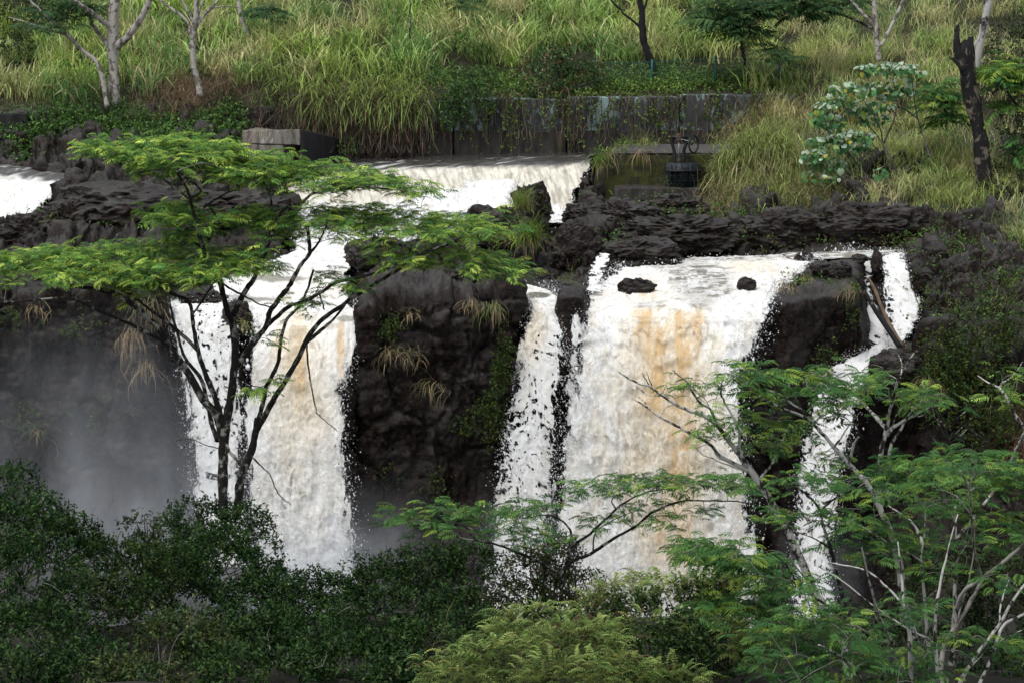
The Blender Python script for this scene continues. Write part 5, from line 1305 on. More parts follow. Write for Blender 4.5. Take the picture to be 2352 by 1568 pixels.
# ------------------------------------------------------------------ feathery trees
def frond_mesh(name, r, pairs=7, tone=(.10, .17, .03), tip=None, droop=.25):
    """one twice-feathered leaf, 1 long, lying along +X"""
    b = Bag(); tip = tip if tip is not None else tone
    V, T, Q, C = [], [], [], []
    def arc(t): return np.array([t, 0, .10 * math.sin(t * 2.6) - droop * t * t])
    for k in range(pairs * 2 + 1):
        i = k // 2
        t = .16 + .84 * (i + .5) / (pairs + .3); sgn = 1 if k % 2 else -1
        if k == pairs * 2: t = 1.0
        p = arc(t)
        L = .40 * (math.sin(math.pi * min(.25 + .62 * t, 1)) ** .7) * r.uniform(.85, 1.15)
        an = sgn * (1.12 - .45 * t) + r.normal(0, .06)
        if k == pairs * 2: an = 0; L *= .8
        d = np.array([math.cos(an), math.sin(an), 0]); s = np.array([-d[1], d[0], 0]) * .043
        m = p + d * L * .5 + [0, 0, .02]; e = p + d * L - [0, 0, L * .35]
        n = len(V)
        V += [p, m - s * 1.1, e, m + s * 1.1]
        Q.append([n, n + 1, n + 2, n + 3])
        f = t; c = np.asarray(tone) * (1 - f) + np.asarray(tip) * f; c = c * math.exp(r.normal(0, .12))
        C += [c] * 4
    n = len(V); q0, q1 = arc(0), arc(1)
    V += [q0 + [0, .010, 0], q0 - [0, .010, 0], arc(.5) + [0, .008, 0], arc(.5) - [0, .008, 0], q1]
    Q.append([n, n + 1, n + 3, n + 2]); T.append([n + 2, n + 3, n + 4]); C += [np.array([.10, .10, .04])] * 5
    return np.array(V), np.array(T), np.array(Q), np.array(C)

def make_protos(seed, tones, pairs=7, droop=.25):
    r = np.random.default_rng(seed)
    out = []
    for k, (tone, tip) in enumerate(tones):
        V, T, Q, C = frond_mesh('frond', r, pairs, tone, tip, droop)
        me = new_mesh('frond', V, [T, Q], C)
        me.materials.append(M_FROND)
        out.append((V, T, Q, C, me))
    return out
BRT0 = [((.10, .21, .035), (.20, .31, .055)), ((.15, .26, .04), (.28, .37, .07)), ((.055, .135, .032), (.09, .18, .04)), ((.04, .105, .032), (.06, .14, .036)), ((.22, .32, .055), (.36, .43, .085)), ((.075, .16, .035), (.12, .21, .045))]
BRT = [tuple(tuple(min(.65, x * 1.4) for x in c) for c in q) for q in BRT0]
P_BRIGHT = make_protos(1, BRT)
P_DARK = make_protos(2, [((.050, .145, .040), (.075, .18, .045)), ((.036, .11, .034), (.052, .14, .038)), ((.08, .18, .045), (.13, .24, .05)), ((.19, .30, .05), (.27, .38, .065)), ((.026, .085, .028), (.038, .11, .03)), ((.065, .16, .045), (.095, .20, .05))], 8)
P_BLUE = make_protos(3, [((.035, .085, .035), (.05, .11, .04)), ((.028, .07, .032), (.04, .09, .034)), ((.055, .11, .04), (.08, .14, .045))])

def frond_frames(D, roll):
    X = D / np.linalg.norm(D, axis=1)[:, None]
    Z = np.zeros_like(X); Z[:, 2] = 1
    Y = np.cross(Z, X); Y /= np.linalg.norm(Y, axis=1)[:, None] + 1e-9
    Z = np.cross(X, Y)
    c, s = np.cos(roll)[:, None], np.sin(roll)[:, None]
    return np.stack([X, Y * c + Z * s, Z * c - Y * s], -1)            # columns are the axes

def emit_fronds(root, P, D, size, kind, roll, protos, most, name='frond'):
    """the `most` fronds nearest the viewer become parts, the rest one mass"""
    from mathutils import Matrix
    n = len(P); R = frond_frames(D, roll)
    order = np.argsort(-(size / P[:, 1]) + .15 * np.random.default_rng(n).uniform(size=n) * (size / P[:, 1]).mean())
    inv = parent_inv(root)
    for i in order[:most]:
        o = bpy.data.objects.new(name, protos[kind[i]][4]); COL.objects.link(o)
        o.parent = root; o.matrix_parent_inverse = inv
        M = Matrix(np.block([[R[i] * size[i], P[i][:, None]], [np.zeros((1, 3)), np.ones((1, 1))]]).tolist())
        o.matrix_basis = M
    rest = order[most:]
    if len(rest):
        bag = Bag()
        for k, (V, T, Q, C, me) in enumerate(protos):
            s = rest[kind[rest] == k]
            if not len(s): continue
            W_ = np.einsum('nij,vj->nvi', R[s] * size[s][:, None, None], V) + P[s][:, None]
            off = (np.arange(len(s)) * len(V))[:, None, None]
            sc = np.exp(np.random.default_rng(k).normal(0, .18, (len(s), 1, 1)))
            bag.add(W_.reshape(-1, 3), (T[None] + off).reshape(-1, 3), (Q[None] + off).reshape(-1, 4), (C[None] * sc).reshape(-1, 3))
        bag.obj('foliage', M_FROND, root, kind='stuff')

def feathery_tree(label, limbs, canopies, Y0, bark, protos, weights, fl=.42, group=None, most=300, seed=0, twig_mat=None, per=7, name='feathery_tree', dvY=.035, base=None, bare=0.0, bright_top=True, tw=.011, reach=None, flat=.16):
    """limbs: (radius px start, radius px end, [(u, v[, dY]) ...]); canopies: (cu, cv, ru, rv, clusters)"""
    r = np.random.default_rng(seed)
    first = limbs[0][2]
    root = thing(name, label, 'tree', base if base is not None else at(first[0][0], first[0][1], Y0), group)
    vm = np.mean([c[1] for c in canopies]) if canopies else 0
    nodes, nrad = [], []
    for k, (r0, r1, pts) in enumerate(limbs):
        amp = r.normal(0, 1)
        q = []
        for i, p in enumerate(pts):
            f = i / max(1, len(pts) - 1)
            dY = p[2] if len(p) > 2 else amp * 1.1 * f * (k > 0)
            q.append(at(p[0], p[1], Y0 + dY))
        m = max(8, len(pts) * 4)
        path = smooth_path(q, m); path[1:-1] += r.normal(0, px(1.0, Y0), (m - 2, 3)) * .6
        rad = np.linspace(px(r0, Y0), px(r1, Y0), m) * (1 + .07 * r.normal(size=m))
        V, T, Q = tube(path, rad, 8 if r0 > 5 else 6)
        b = Bag().add(V, T, Q); b.obj('trunk' if k == 0 else 'branch', bark, root, True)
        nodes += list(path); nrad += list(rad)
    nodes = np.array(nodes); nrad = np.array(nrad)
    # twigs reach out to every leaf cluster
    A = []
    for (cu, cv, ru, rv, n) in canopies:
        a = r.uniform(0, 2 * math.pi, n); q = np.sqrt(r.uniform(0, 1, n))
        u = cu + 1.08 * ru * q * np.cos(a); v = cv + 1.08 * rv * q * np.sin(a)
        Y = Y0 - (v - cv) * dvY + r.normal(0, .5, n)
        A.append(at(u, v, Y))
    tb = Bag()
    if A:
        A = np.concatenate(A)
        dist = np.array([np.min(np.sum((nodes - a) ** 2, 1)) for a in A])
        A = A[np.argsort(dist)]
        TD = []
        for a in A:
            dv = nodes - a
            cost = np.sum(dv ** 2, 1) ** .5 + .6 * np.maximum(0, nodes[:, 2] - a[2]) + 2.5 * nrad
            j = int(np.argmin(cost)); s = nodes[j]
            L = np.linalg.norm(a - s)
            mid = (s + a) / 2 + [0, 0, .10 * L] + r.normal(0, .07, 3) * L
            pth = smooth_path([s, mid, a], 5)
            rs = min(nrad[j] * .7, .006 + tw * L * .55); 
            rd = np.linspace(max(rs, .007), .005, 5)
            V, T, Q = tube(pth, rd, 4, False); tb.add(V, None, Q)
            nodes = np.concatenate([nodes, pth[1:]]); nrad = np.concatenate([nrad, rd[1:]])
            d = pth[-1] - pth[-3]; TD.append(d / (np.linalg.norm(d) + 1e-9))
        TD = np.array(TD)
        k = np.repeat(np.flatnonzero(r.uniform(size=len(A)) >= bare), per)
        n = len(k)
        az = np.arctan2(TD[k, 1], TD[k, 0]) + r.normal(0, 1.25, n)
        el = r.normal(.10, flat, n)
        D = np.stack([np.cos(az) * np.cos(el), np.sin(az) * np.cos(el), np.sin(el)], -1)
        P = A[k] + r.normal(0, .12, (n, 3)) * [1.3, 1.3, .6] - TD[k] * r.uniform(0, .6, (n, 1)) * fl
        size = fl * np.exp(r.normal(0, .24, n))
        w = np.array(weights, float)
        kind = r.choice(len(protos), n, p=w / w.sum())
        emit_fronds(root, P, D, size, kind, r.normal(0, .3, n), protos, most)
    if tb.n: tb.obj('twigs', twig_mat or M_TWIG, root, kind='stuff')
    return root

# umbrella tree on the near bank
LEFT = [
 (12.90, 8.14, [(512, 1190), (512, 1070), (516, 1000), (528, 925), (538, 850), (540, 800), (534, 735)]),
 (7.40, 2.96, [(534, 740), (522, 715), (505, 646), (488, 614), (468, 574), (453, 518), (440, 473), (436, 454), (423, 422), (404, 394)]),
 (3.70, 1.78, [(436, 456), (460, 443), (456, 430), (432, 413), (410, 392)]),
 (3.70, 1.78, [(453, 520), (462, 486), (479, 469), (501, 456), (526, 441), (554, 430), (569, 413), (575, 396)]),
 (2.96, 1.33, [(437, 462), (404, 432), (367, 409), (330, 390), (290, 374), (230, 368)]),
 (3.70, 1.48, [(468, 574), (443, 553), (421, 533), (395, 514), (367, 490), (320, 482)]),
 (2.59, 1.18, [(479, 469), (500, 498), (525, 506), (545, 525)]),
 (7.03, 3.33, [(536, 725), (561, 672), (582, 642), (597, 603), (608, 582), (621, 548), (636, 508), (649, 484), (668, 469)]),
 (3.70, 1.78, [(668, 469), (690, 469), (704, 457), (720, 445), (754, 439), (786, 434), (840, 430), (900, 436)]),
 (2.59, 1.18, [(720, 446), (723, 424), (716, 400)]),
 (3.70, 1.63, [(621, 548), (624, 470), (618, 440), (640, 410), (660, 398)]),
 (2.96, 1.33, [(618, 442), (606, 415), (614, 396)]),
 (7.40, 3.70, [(546, 838), (578, 792), (610, 752), (621, 715), (651, 674), (668, 653), (677, 633), (694, 605), (711, 582), (709, 544), (706, 520)]),
 (3.33, 1.48, [(711, 582), (730, 560), (745, 530), (752, 510)]),
 (5.18, 1.92, [(612, 748), (655, 711), (672, 700), (703, 691), (733, 674), (767, 653), (793, 644), (857, 629), (930, 600), (1000, 572), (1060, 545)]),
 (11.18, 4.07, [(514, 1020), (498, 955), (465, 915), (432, 855), (398, 805), (365, 756), (332, 722), (299, 696), (266, 676), (216, 663), (133, 654)]),
 (4.81, 1.78, [(398, 806), (375, 785), (315, 752), (232, 716), (159, 686), (66, 690), (-20, 698)]),
 (7.40, 3.33, [(516, 985), (491, 905), (471, 855), (455, 805), (445, 756), (435, 696), (398, 676), (365, 660)]),
 (4.81, 2.22, [(455, 806), (422, 772), (382, 739), (332, 702), (299, 676), (250, 655)]),
 (5.92, 2.22, [(500, 1010), (485, 968), (465, 878), (425, 822), (412, 779), (395, 722), (388, 680), (380, 650)]),
 (2.59, 1.48, [(440, 726), (465, 690), (492, 650), (505, 640)]),
 (2.96, 1.48, [(505, 648), (560, 680), (600, 700), (625, 706)]),
 (11.18, 7.40, [(542, 1190, .3), (556, 1090, .3), (575, 1043, .3), (586, 1000, .3), (592, 960, .3)]),
 (7.03, 2.96, [(588, 990, .3), (630, 915), (657, 872), (685, 822), (700, 788), (715, 764), (733, 741), (754, 722), (776, 709), (808, 685), (857, 655), (920, 615), (975, 580), (1050, 556)]),
 (5.18, 2.22, [(700, 790), (730, 765), (765, 735), (792, 702)]),
 (5.92, 2.59, [(588, 985, .3), (606, 915), (612, 887), (636, 840), (645, 786), (653, 749), (662, 730), (690, 702), (703, 672), (711, 651), (720, 620)]),
 (4.44, 3.70, [(517, 1015), (530, 1040), (552, 1062), (566, 1068)]),
 (2.37, 0.89, [(704, 788), (712, 870), (725, 935), (731, 952), (750, 968), (775, 990)]),
 (2.22, 0.89, [(575, 1044), (600, 1070), (620, 1090), (640, 1135), (668, 1158)]),
 (1.48, 0.59, [(508, 1030), (470, 1020), (440, 1008), (405, 1012)]),
 (1.18, 0.52, [(440, 1010), (420, 1030), (412, 1056)]),
 (1.78, 0.89, [(745, 712), (738, 690), (730, 665), (736, 650)]),
 (1.92, 0.89, [(534, 800), (560, 872), (600, 890), (600, 893)]),
]
LEFT_C = [(230, 342, 60, 14, 16), (330, 345, 100, 24, 50), (430, 345, 110, 26, 60), (540, 370, 100, 28, 56), (650, 392, 90, 26, 52), (760, 405, 90, 26, 46), (850, 415, 70, 24, 30), (940, 440, 50, 18, 14), (380, 385, 90, 16, 22), (520, 405, 90, 18, 22), (700, 430, 110, 16, 22),
 (60, 610, 110, 32, 60), (170, 605, 110, 42, 80), (290, 605, 110, 48, 84), (400, 605, 100, 46, 70), (500, 600, 70, 34, 34), (580, 600, 60, 30, 22), (280, 655, 70, 14, 16), (-40, 625, 60, 30, 20), (420, 655, 60, 14, 14),
 (380, 490, 60, 22, 18), (470, 500, 80, 26, 22), (580, 505, 70, 22, 18), (640, 540, 60, 26, 14), (430, 545, 60, 16, 12),
 (730, 505, 70, 26, 30), (830, 505, 90, 26, 44), (930, 515, 90, 26, 44), (1030, 525, 80, 28, 36), (1110, 520, 50, 22, 16), (840, 545, 90, 16, 14),
 (880, 585, 70, 20, 12), (1000, 590, 80, 22, 20), (1090, 605, 80, 24, 26), (1160, 625, 60, 16, 18),
 (640, 775, 24, 14, 3), (690, 700, 50, 26, 6), (590, 895, 36, 16, 4), (770, 640, 60, 26, 8), (820, 660, 30, 10, 4), (650, 870, 18, 12, 2)]
feathery_tree('wide flat topped umbrella tree with black lichened limbs in front of the cream fall', LEFT, LEFT_C, 57.0, M_BARK_DARK, P_BRIGHT, [3, 2.2, 2.6, 2, 1.2, 2.6], fl=.29, seed=1, twig_mat=M_TWIG, name='umbrella_tree', bare=.12, per=8, base=at(512, 1190, 57) - np.array([0, 0, 5.8]))

# pale stemmed trees of the near bank, to the right
R1 = [(12.48, 7.20, [(1957, 1590), (1942, 1505), (1897, 1419), (1863, 1340), (1837, 1280), (1815, 1228), (1788, 1183), (1758, 1130), (1720, 1071)]),
 (6.63, 1.60, [(1720, 1073), (1699, 1045), (1667, 1002), (1645, 974), (1613, 953), (1568, 936), (1520, 908), (1495, 888), (1462, 878), (1420, 853)]),
 (5.46, 1.44, [(1722, 1080), (1656, 1049), (1630, 1019), (1585, 994), (1542, 972), (1516, 957), (1490, 938), (1447, 910)]),
 (4.29, 1.44, [(1699, 1046), (1699, 1010), (1697, 989), (1686, 959), (1660, 916), (1656, 890), (1662, 862)]),
 (3.51, 1.28, [(1645, 974), (1632, 940), (1604, 920), (1580, 880), (1560, 862), (1545, 850)]),
 (1.87, 0.64, [(1520, 908), (1490, 906), (1465, 890), (1459, 880)]),
 (1.72, 0.64, [(1495, 888), (1482, 870), (1474, 855)]), (1.40, 0.56, [(1498, 890), (1490, 868), (1484, 852)]),
 (1.56, 0.64, [(1516, 957), (1530, 935), (1545, 930)]), (1.56, 0.64, [(1490, 938), (1478, 920), (1465, 912)]),
 (2.03, 0.72, [(1720, 1085), (1680, 1070), (1640, 1055), (1610, 1040), (1590, 1018)]),
 (3.90, 1.60, [(1740, 1104), (1770, 1068), (1782, 1040), (1800, 1005), (1806, 985)])]
R1C = [(1590, 876, 24, 12, 4), (1625, 896, 36, 14, 6), (1648, 925, 26, 12, 4), (1540, 884, 16, 8, 2), (1690, 945, 34, 12, 4), (1575, 985, 34, 14, 4), (1640, 985, 44, 14, 5), (1715, 975, 60, 14, 9), (1790, 966, 56, 14, 9), (1820, 996, 36, 12, 5), (1720, 1026, 54, 14, 7), (1620, 1010, 36, 10, 3), (1790, 1035, 44, 12, 5)]
feathery_tree('pale leaning tree with bare twigs reaching across the widest fall', R1, R1C, 44.0, M_BARK_PALE, P_BRIGHT[:2] + P_DARK, [2, 2, 2, 1.4, 2, 2, .6, 2], fl=0.265, seed=2, group='pale feathery trees of the near bank', bare=.42, per=5, most=160)
R2 = [(10.92, 6.40, [(2115, 1590), (2100, 1468), (2077, 1393), (2066, 1299), (2051, 1235), (2025, 1175), (1998, 1119), (1974, 1090)]),
 (6.24, 1.76, [(1974, 1090), (1948, 1064), (1916, 1026), (1883, 989), (1860, 966), (1838, 933), (1830, 916), (1813, 888), (1810, 856)]),
 (3.51, 1.12, [(1866, 970), (1843, 955), (1795, 936), (1752, 914), (1705, 886), (1667, 854)]),
 (3.12, 1.04, [(1846, 944), (1810, 920), (1785, 903), (1755, 892), (1731, 878)]),
 (3.12, 1.04, [(1916, 1026), (1935, 1000), (1944, 985), (1955, 970)]),
 (3.90, 2.40, [(1950, 1064), (1956, 1040), (1962, 1018), (1972, 1003)])]
R2C = [(1725, 860, 60, 16, 22), (1770, 858, 40, 14, 10), (1700, 875, 40, 12, 6), (1790, 915, 40, 14, 8), (1880, 862, 36, 16, 12), (1860, 885, 30, 12, 6), (1900, 905, 50, 22, 16), (1960, 890, 60, 24, 20), (1930, 940, 50, 20, 12), (1870, 1055, 60, 20, 10)]
feathery_tree('pale tree leaning left with a thin crown before the ridge', R2, R2C, 43.0, M_BARK_PALE, P_BRIGHT[:1] + P_DARK, [1.2, 2, 2, 2, 1, 1, 2], fl=0.265, seed=3, group='pale feathery trees of the near bank', bare=.42, per=5, most=140)
R3 = [(6.24, 2.80, [(1962, 1450), (1950, 1423), (1927, 1336), (1908, 1258), (1890, 1205), (1886, 1171)]),
 (3.12, 1.04, [(1886, 1171), (1916, 1145), (1950, 1128), (1972, 1119), (2010, 1105)]), (3.12, 1.04, [(1886, 1173), (1860, 1141), (1830, 1118), (1803, 1096)]), (2.34, 0.80, [(1908, 1258), (1870, 1236), (1830, 1222)])]
R3C = [(1900, 1120, 70, 20, 16), (1830, 1105, 50, 18, 10), (1985, 1110, 50, 18, 10), (1860, 1190, 60, 22, 10), (1790, 1180, 50, 24, 10), (1960, 1180, 50, 20, 9)]
feathery_tree('slim dark stemmed young tree among the pale ones', R3, R3C, 41.0, M_BARK_DARK, P_DARK, [2, 2, 2, 1.4, 1, 2], fl=0.255, seed=4, bare=.42, per=5, most=110)
R4 = [(7.02, 4.80, [(2018, 1150), (2021, 1069), (2027, 1021), (2036, 985), (2040, 960)]),
 (4.29, 1.60, [(2040, 960), (2042, 946), (2055, 903), (2062, 871), (2077, 852), (2090, 824), (2118, 796)]),
 (5.46, 1.60, [(2036, 985), (2012, 957), (1991, 936), (1974, 918), (1957, 893)]),
 (5.46, 1.44, [(2038, 1000), (2051, 981), (2077, 966), (2120, 942), (2148, 931)]),
 (5.46, 1.92, [(2042, 1150), (2041, 1069), (2046, 1024), (2062, 996), (2077, 972), (2100, 929)]),
 (2.03, 0.80, [(2062, 872), (2040, 858), (2020, 838)]), (2.03, 0.80, [(2066, 868), (2072, 840), (2064, 816)]), (1.87, 0.80, [(2060, 878), (2046, 880)]),
 (1.87, 0.72, [(2077, 966), (2100, 940), (2120, 918)]), (1.72, 0.72, [(2050, 983), (2060, 950), (2090, 925)]), (1.72, 0.72, [(2090, 960), (2130, 948), (2150, 925)])]
R4C = [(1985, 860, 50, 16, 10), (2020, 875, 50, 20, 14), (1960, 915, 60, 20, 12), (2030, 905, 40, 16, 8), (2070, 912, 36, 14, 8), (2140, 912, 46, 16, 18), (2120, 925, 40, 12, 8)]
feathery_tree('forked mossy pale tree in front of the grey ledge rock', R4, R4C, 46.0, M_BARK_PALE, P_BRIGHT[:1] + P_DARK, [1, 2, 2, 2, 1, 1, 2], fl=0.265, seed=5, group='pale feathery trees of the near bank', bare=.42, per=5, most=90)
R5 = [(3.90, 1.60, [(2180, 1120), (2178, 1039), (2176, 1002), (2167, 968), (2156, 944), (2145, 927)]), (1.56, 0.64, [(2174, 1030), (2150, 1012), (2138, 1000)]), (1.56, 0.64, [(2178, 1030), (2200, 1018), (2216, 1004)]), (1.56, 0.64, [(2178, 1020), (2205, 1000), (2222, 985)]), (1.56, 0.64, [(2176, 1004), (2155, 985), (2138, 968)]), (1.56, 0.64, [(2168, 970), (2150, 962), (2144, 950)]), (1.56, 0.64, [(2176, 1008), (2165, 990), (2152, 962)]), (1.40, 0.56, [(2178, 1012), (2210, 980), (2232, 960)])]
feathery_tree('leafless little tree with whorls of upswept twigs', R5, [(2150, 930, 14, 8, 3)], 48.0, M_BARK_DARK, P_DARK, [1, 1, 1, 1, 1, 1], fl=0.224, seed=6, bare=.42, per=4, most=12)
R6 = [(5.46, 3.20, [(2262, 1120), (2257, 1062), (2257, 1009)]), (3.51, 1.60, [(2257, 1009), (2227, 985), (2191, 966)]), (2.34, 0.80, [(2191, 966), (2216, 946), (2240, 930), (2261, 916)]), (1.87, 0.80, [(2256, 1020), (2275, 1005), (2290, 985)])]
feathery_tree('crooked bare stem forking before the dark cliff', R6, [(2230, 1040, 30, 12, 5)], 46.0, M_BARK_DARK, P_DARK, [1, 1, 1, 1, 1, 1], fl=0.245, seed=7, bare=.42, per=4, most=15)
R7 = [(5.46, 2.80, [(2370, 1030), (2352, 983), (2334, 955), (2317, 921), (2296, 890)]), (2.73, 1.04, [(2296, 890), (2270, 878), (2246, 862)]), (2.73, 1.04, [(2296, 890), (2304, 878), (2324, 865), (2350, 830)]), (6.24, 4.00, [(2310, 1100), (2330, 1045), (2345, 1013), (2356, 990)])]
feathery_tree('pale branching stem at the edge, in front of the rust red roots', R7, [(2330, 860, 36, 16, 7), (2300, 925, 30, 12, 4), (2345, 1010, 30, 14, 4)], 44.0, M_BARK_PALE, P_BRIGHT, [1, 1, 1, 1, 0, 1], fl=0.255, seed=8, group='pale feathery trees of the near bank', bare=.42, per=4, most=30)
T8 = [(5.07, 3.20, [(2200, 1580), (2208, 1560), (2242, 1505), (2295, 1434), (2325, 1381), (2362, 1330)]), (4.68, 3.20, [(2240, 1590), (2280, 1505), (2300, 1440), (2330, 1420), (2362, 1405)]), (2.65, 1.60, [(2296, 1436), (2300, 1380), (2318, 1330)]), (2.34, 1.28, [(2170, 1590), (2240, 1520), (2300, 1470), (2362, 1440)])]
feathery_tree('pair of pale trunks leaning out of the bottom corner', T8, [(2300, 1330, 50, 18, 8), (2320, 1490, 40, 16, 6)], 38.0, M_BARK_PALE, P_DARK, [1, 1, 1, .6, 1, 1], fl=0.245, seed=9, group='pale feathery trees of the near bank', bare=.42, per=5, most=50)
T9 = [(7.02, 4.40, [(2165, 1590), (2160, 1543), (2171, 1479), (2212, 1411), (2227, 1385), (2257, 1329)]), (3.90, 2.00, [(2257, 1329), (2265, 1318), (2325, 1273), (2362, 1245)]), (3.51, 1.60, [(2257, 1330), (2240, 1270), (2232, 1200), (2228, 1130), (2205, 1080)]), (5.46, 4.00, [(2197, 1400), (2215, 1355), (2261, 1325), (2310, 1285), (2362, 1240)]), (2.34, 0.96, [(2190, 1450), (2230, 1310), (2240, 1180)])]
T9C = [(2200, 1065, 60, 18, 26), (2270, 1070, 60, 18, 24), (2330, 1075, 40, 18, 14), (2250, 1100, 80, 18, 18), (2180, 1110, 60, 18, 14), (2320, 1115, 50, 16, 10), (2290, 1190, 50, 20, 9), (2330, 1230, 40, 20, 8)]
feathery_tree('spreading young tree with forked pale stems and a level leafy top', T9, T9C, 40.0, M_BARK_GREY, P_BRIGHT[:1] + P_DARK, [1, 2, 2, 2.4, 1.2, 1, 2], fl=0.265, seed=10, group='pale feathery trees of the near bank', bare=.42, per=6, most=170)
T10 = [(7.80, 1.60, [(2182, 1590), (2182, 1543), (2190, 1468), (2193, 1374), (2197, 1280), (2195, 1205), (2193, 1167)]), (3.90, 1.60, [(2193, 1167), (2227, 1130), (2261, 1096)]), (4.68, 2.00, [(2193, 1240), (2235, 1190), (2280, 1130), (2313, 1085), (2340, 1029)]), (3.12, 1.28, [(2194, 1200), (2172, 1150), (2165, 1110)])]
T10C = [(2120, 1080, 60, 20, 20), (2050, 1075, 60, 20, 22), (2100, 1115, 70, 22, 18), (2200, 1140, 50, 18, 9), (2010, 1095, 50, 16, 10), (2180, 1200, 60, 22, 10), (2110, 1240, 60, 20, 10), (2240, 1250, 60, 20, 10)]
feathery_tree('upright speckled trunk behind the level leafy tops', T10, T10C, 44.5, M_BARK_PALE, P_BRIGHT[:1] + P_DARK, [1, 2, 2, 2, 1.2, 1, 2], fl=0.265, seed=11, group='pale feathery trees of the near bank', bare=.42, per=6, most=150)
T11 = [(6.24, 1.28, [(2145, 1590), (2133, 1486), (2126, 1411), (2122, 1355), (2115, 1280), (2122, 1243), (2126, 1167)]), (3.90, 1.60, [(2120, 1250), (2100, 1205), (2070, 1180), (2040, 1160)]), (3.12, 1.44, [(2124, 1380), (2160, 1345), (2190, 1300), (2220, 1250)]), (3.12, 1.28, [(2118, 1290), (2090, 1270), (2030, 1240), (1975, 1205)])]
T11C = [(2040, 1130, 60, 20, 14), (2120, 1160, 60, 20, 14), (2000, 1215, 60, 22, 12), (2060, 1260, 70, 22, 12), (1960, 1260, 60, 22, 10), (2150, 1310, 60, 20, 8)]
feathery_tree('slender mossy stem branching among the crowded young trees', T11, T11C, 42.0, M_BARK_PALE, P_DARK, [2, 2, 2, 1.6, 1, 2], fl=0.265, seed=12, group='pale feathery trees of the near bank', bare=.42, per=6, most=120)
T12 = [(7.02, 1.44, [(2092, 1590), (2092, 1540), (2088, 1449), (2077, 1393), (2070, 1318), (2062, 1243)]), (5.46, 1.28, [(2156, 1590), (2148, 1449), (2156, 1355), (2182, 1243), (2200, 1180)]), (4.68, 1.12, [(2051, 1479), (2025, 1430), (2006, 1370), (1976, 1243)]), (3.90, 1.92, [(1990, 1590), (1968, 1540), (1920, 1500), (1880, 1480)]), (3.12, 1.44, [(2076, 1390), (2040, 1350), (1990, 1310), (1900, 1290)]), (2.73, 1.12, [(2140, 1470), (2080, 1440), (2020, 1400), (1930, 1330), (1880, 1300)])]
T12C = [(2040, 1390, 80, 24, 14), (1950, 1440, 80, 26, 18), (1860, 1420, 70, 24, 16), (1830, 1480, 80, 28, 20), (1920, 1510, 90, 28, 24), (2040, 1500, 90, 28, 22), (1800, 1540, 80, 26, 20), (1960, 1560, 120, 24, 22), (2130, 1550, 80, 24, 14), (2220, 1480, 60, 22, 7), (2100, 1420, 60, 20, 9), (1760, 1440, 50, 22, 9), (1860, 1350, 60, 22, 9)]
feathery_tree('low thicket tree with many stems and dark green fronds along the bottom', T12, T12C, 37.0, M_BARK_PALE, P_DARK + P_BLUE, [2, 2, 2, 1, 1.4, 2, 1, 1, 1], fl=0.255, seed=13, group='pale feathery trees of the near bank', bare=.42, per=6, most=200)
T13 = [(3.90, 1.60, [(1985, 1450), (1900, 1390), (1836, 1345), (1790, 1316), (1750, 1300), (1700, 1288)]), (2.34, 0.96, [(1836, 1345), (1800, 1290), (1770, 1270)]), (2.73, 1.04, [(1960, 1480), (1880, 1430), (1800, 1405), (1730, 1390)]), (2.34, 0.96, [(1880, 1390), (1850, 1330), (1800, 1270)])]
T13C = [(1600, 1262, 50, 14, 12), (1660, 1262, 60, 18, 18), (1640, 1285, 50, 14, 10), (1730, 1290, 60, 20, 18), (1760, 1320, 60, 20, 12), (1690, 1390, 60, 18, 14), (1750, 1415, 70, 22, 16), (1640, 1400, 40, 14, 8), (1820, 1330, 50, 18, 8), (1780, 1360, 50, 16, 6)]
feathery_tree('slanting branchy sapling spreading dark fronds over the fern bank', T13, T13C, 39.0, M_BARK_DARK, P_DARK, [2, 2, 2, 1, 1.2, 1.4], fl=0.296, seed=14, bare=.42, per=5, most=130)
MID_T = [(6.24, 4.00, [(1285, 1330), (1300, 1300), (1321, 1284)]), (4.29, 1.28, [(1321, 1284), (1359, 1269), (1404, 1239), (1464, 1205), (1501, 1175), (1558, 1152), (1614, 1149), (1689, 1151), (1730, 1158)]),
 (4.29, 1.28, [(1300, 1296), (1314, 1254), (1351, 1228), (1396, 1186), (1441, 1149), (1501, 1126), (1558, 1121)]), (3.51, 1.12, [(1304, 1270), (1313, 1250), (1310, 1220), (1295, 1198), (1257, 1182), (1201, 1190)]),
 (3.90, 1.20, [(1290, 1320), (1240, 1290), (1182, 1265), (1126, 1246), (1062, 1235), (1006, 1216), (946, 1200)]), (2.18, 0.80, [(1107, 1240), (1095, 1220), (1051, 1201), (1021, 1190)]), (2.18, 0.80, [(1415, 1168), (1405, 1150), (1412, 1140)]), (1.87, 0.80, [(1362, 1262), (1372, 1215), (1440, 1180), (1470, 1170)])]
MID_C = [(925, 1195, 50, 9, 14), (985, 1200, 50, 12, 12), (1020, 1168, 36, 9, 9), (1060, 1180, 36, 9, 8), (1010, 1218, 50, 9, 8), (1120, 1178, 40, 12, 10), (1190, 1172, 60, 12, 14), (1250, 1170, 60, 12, 14), (1320, 1132, 40, 14, 10), (1390, 1122, 60, 14, 16), (1450, 1112, 60, 12, 16), (1530, 1108, 70, 12, 24), (1610, 1106, 70, 12, 26), (1680, 1108, 60, 12, 18), (1730, 1118, 40, 12, 10), (1400, 1200, 60, 16, 12), (1480, 1165, 60, 10, 8), (1180, 1230, 60, 22, 16), (1250, 1240, 50, 20, 10), (1600, 1172, 40, 10, 6), (1530, 1190, 30, 10, 5), (1130, 1210, 40, 14, 6)]
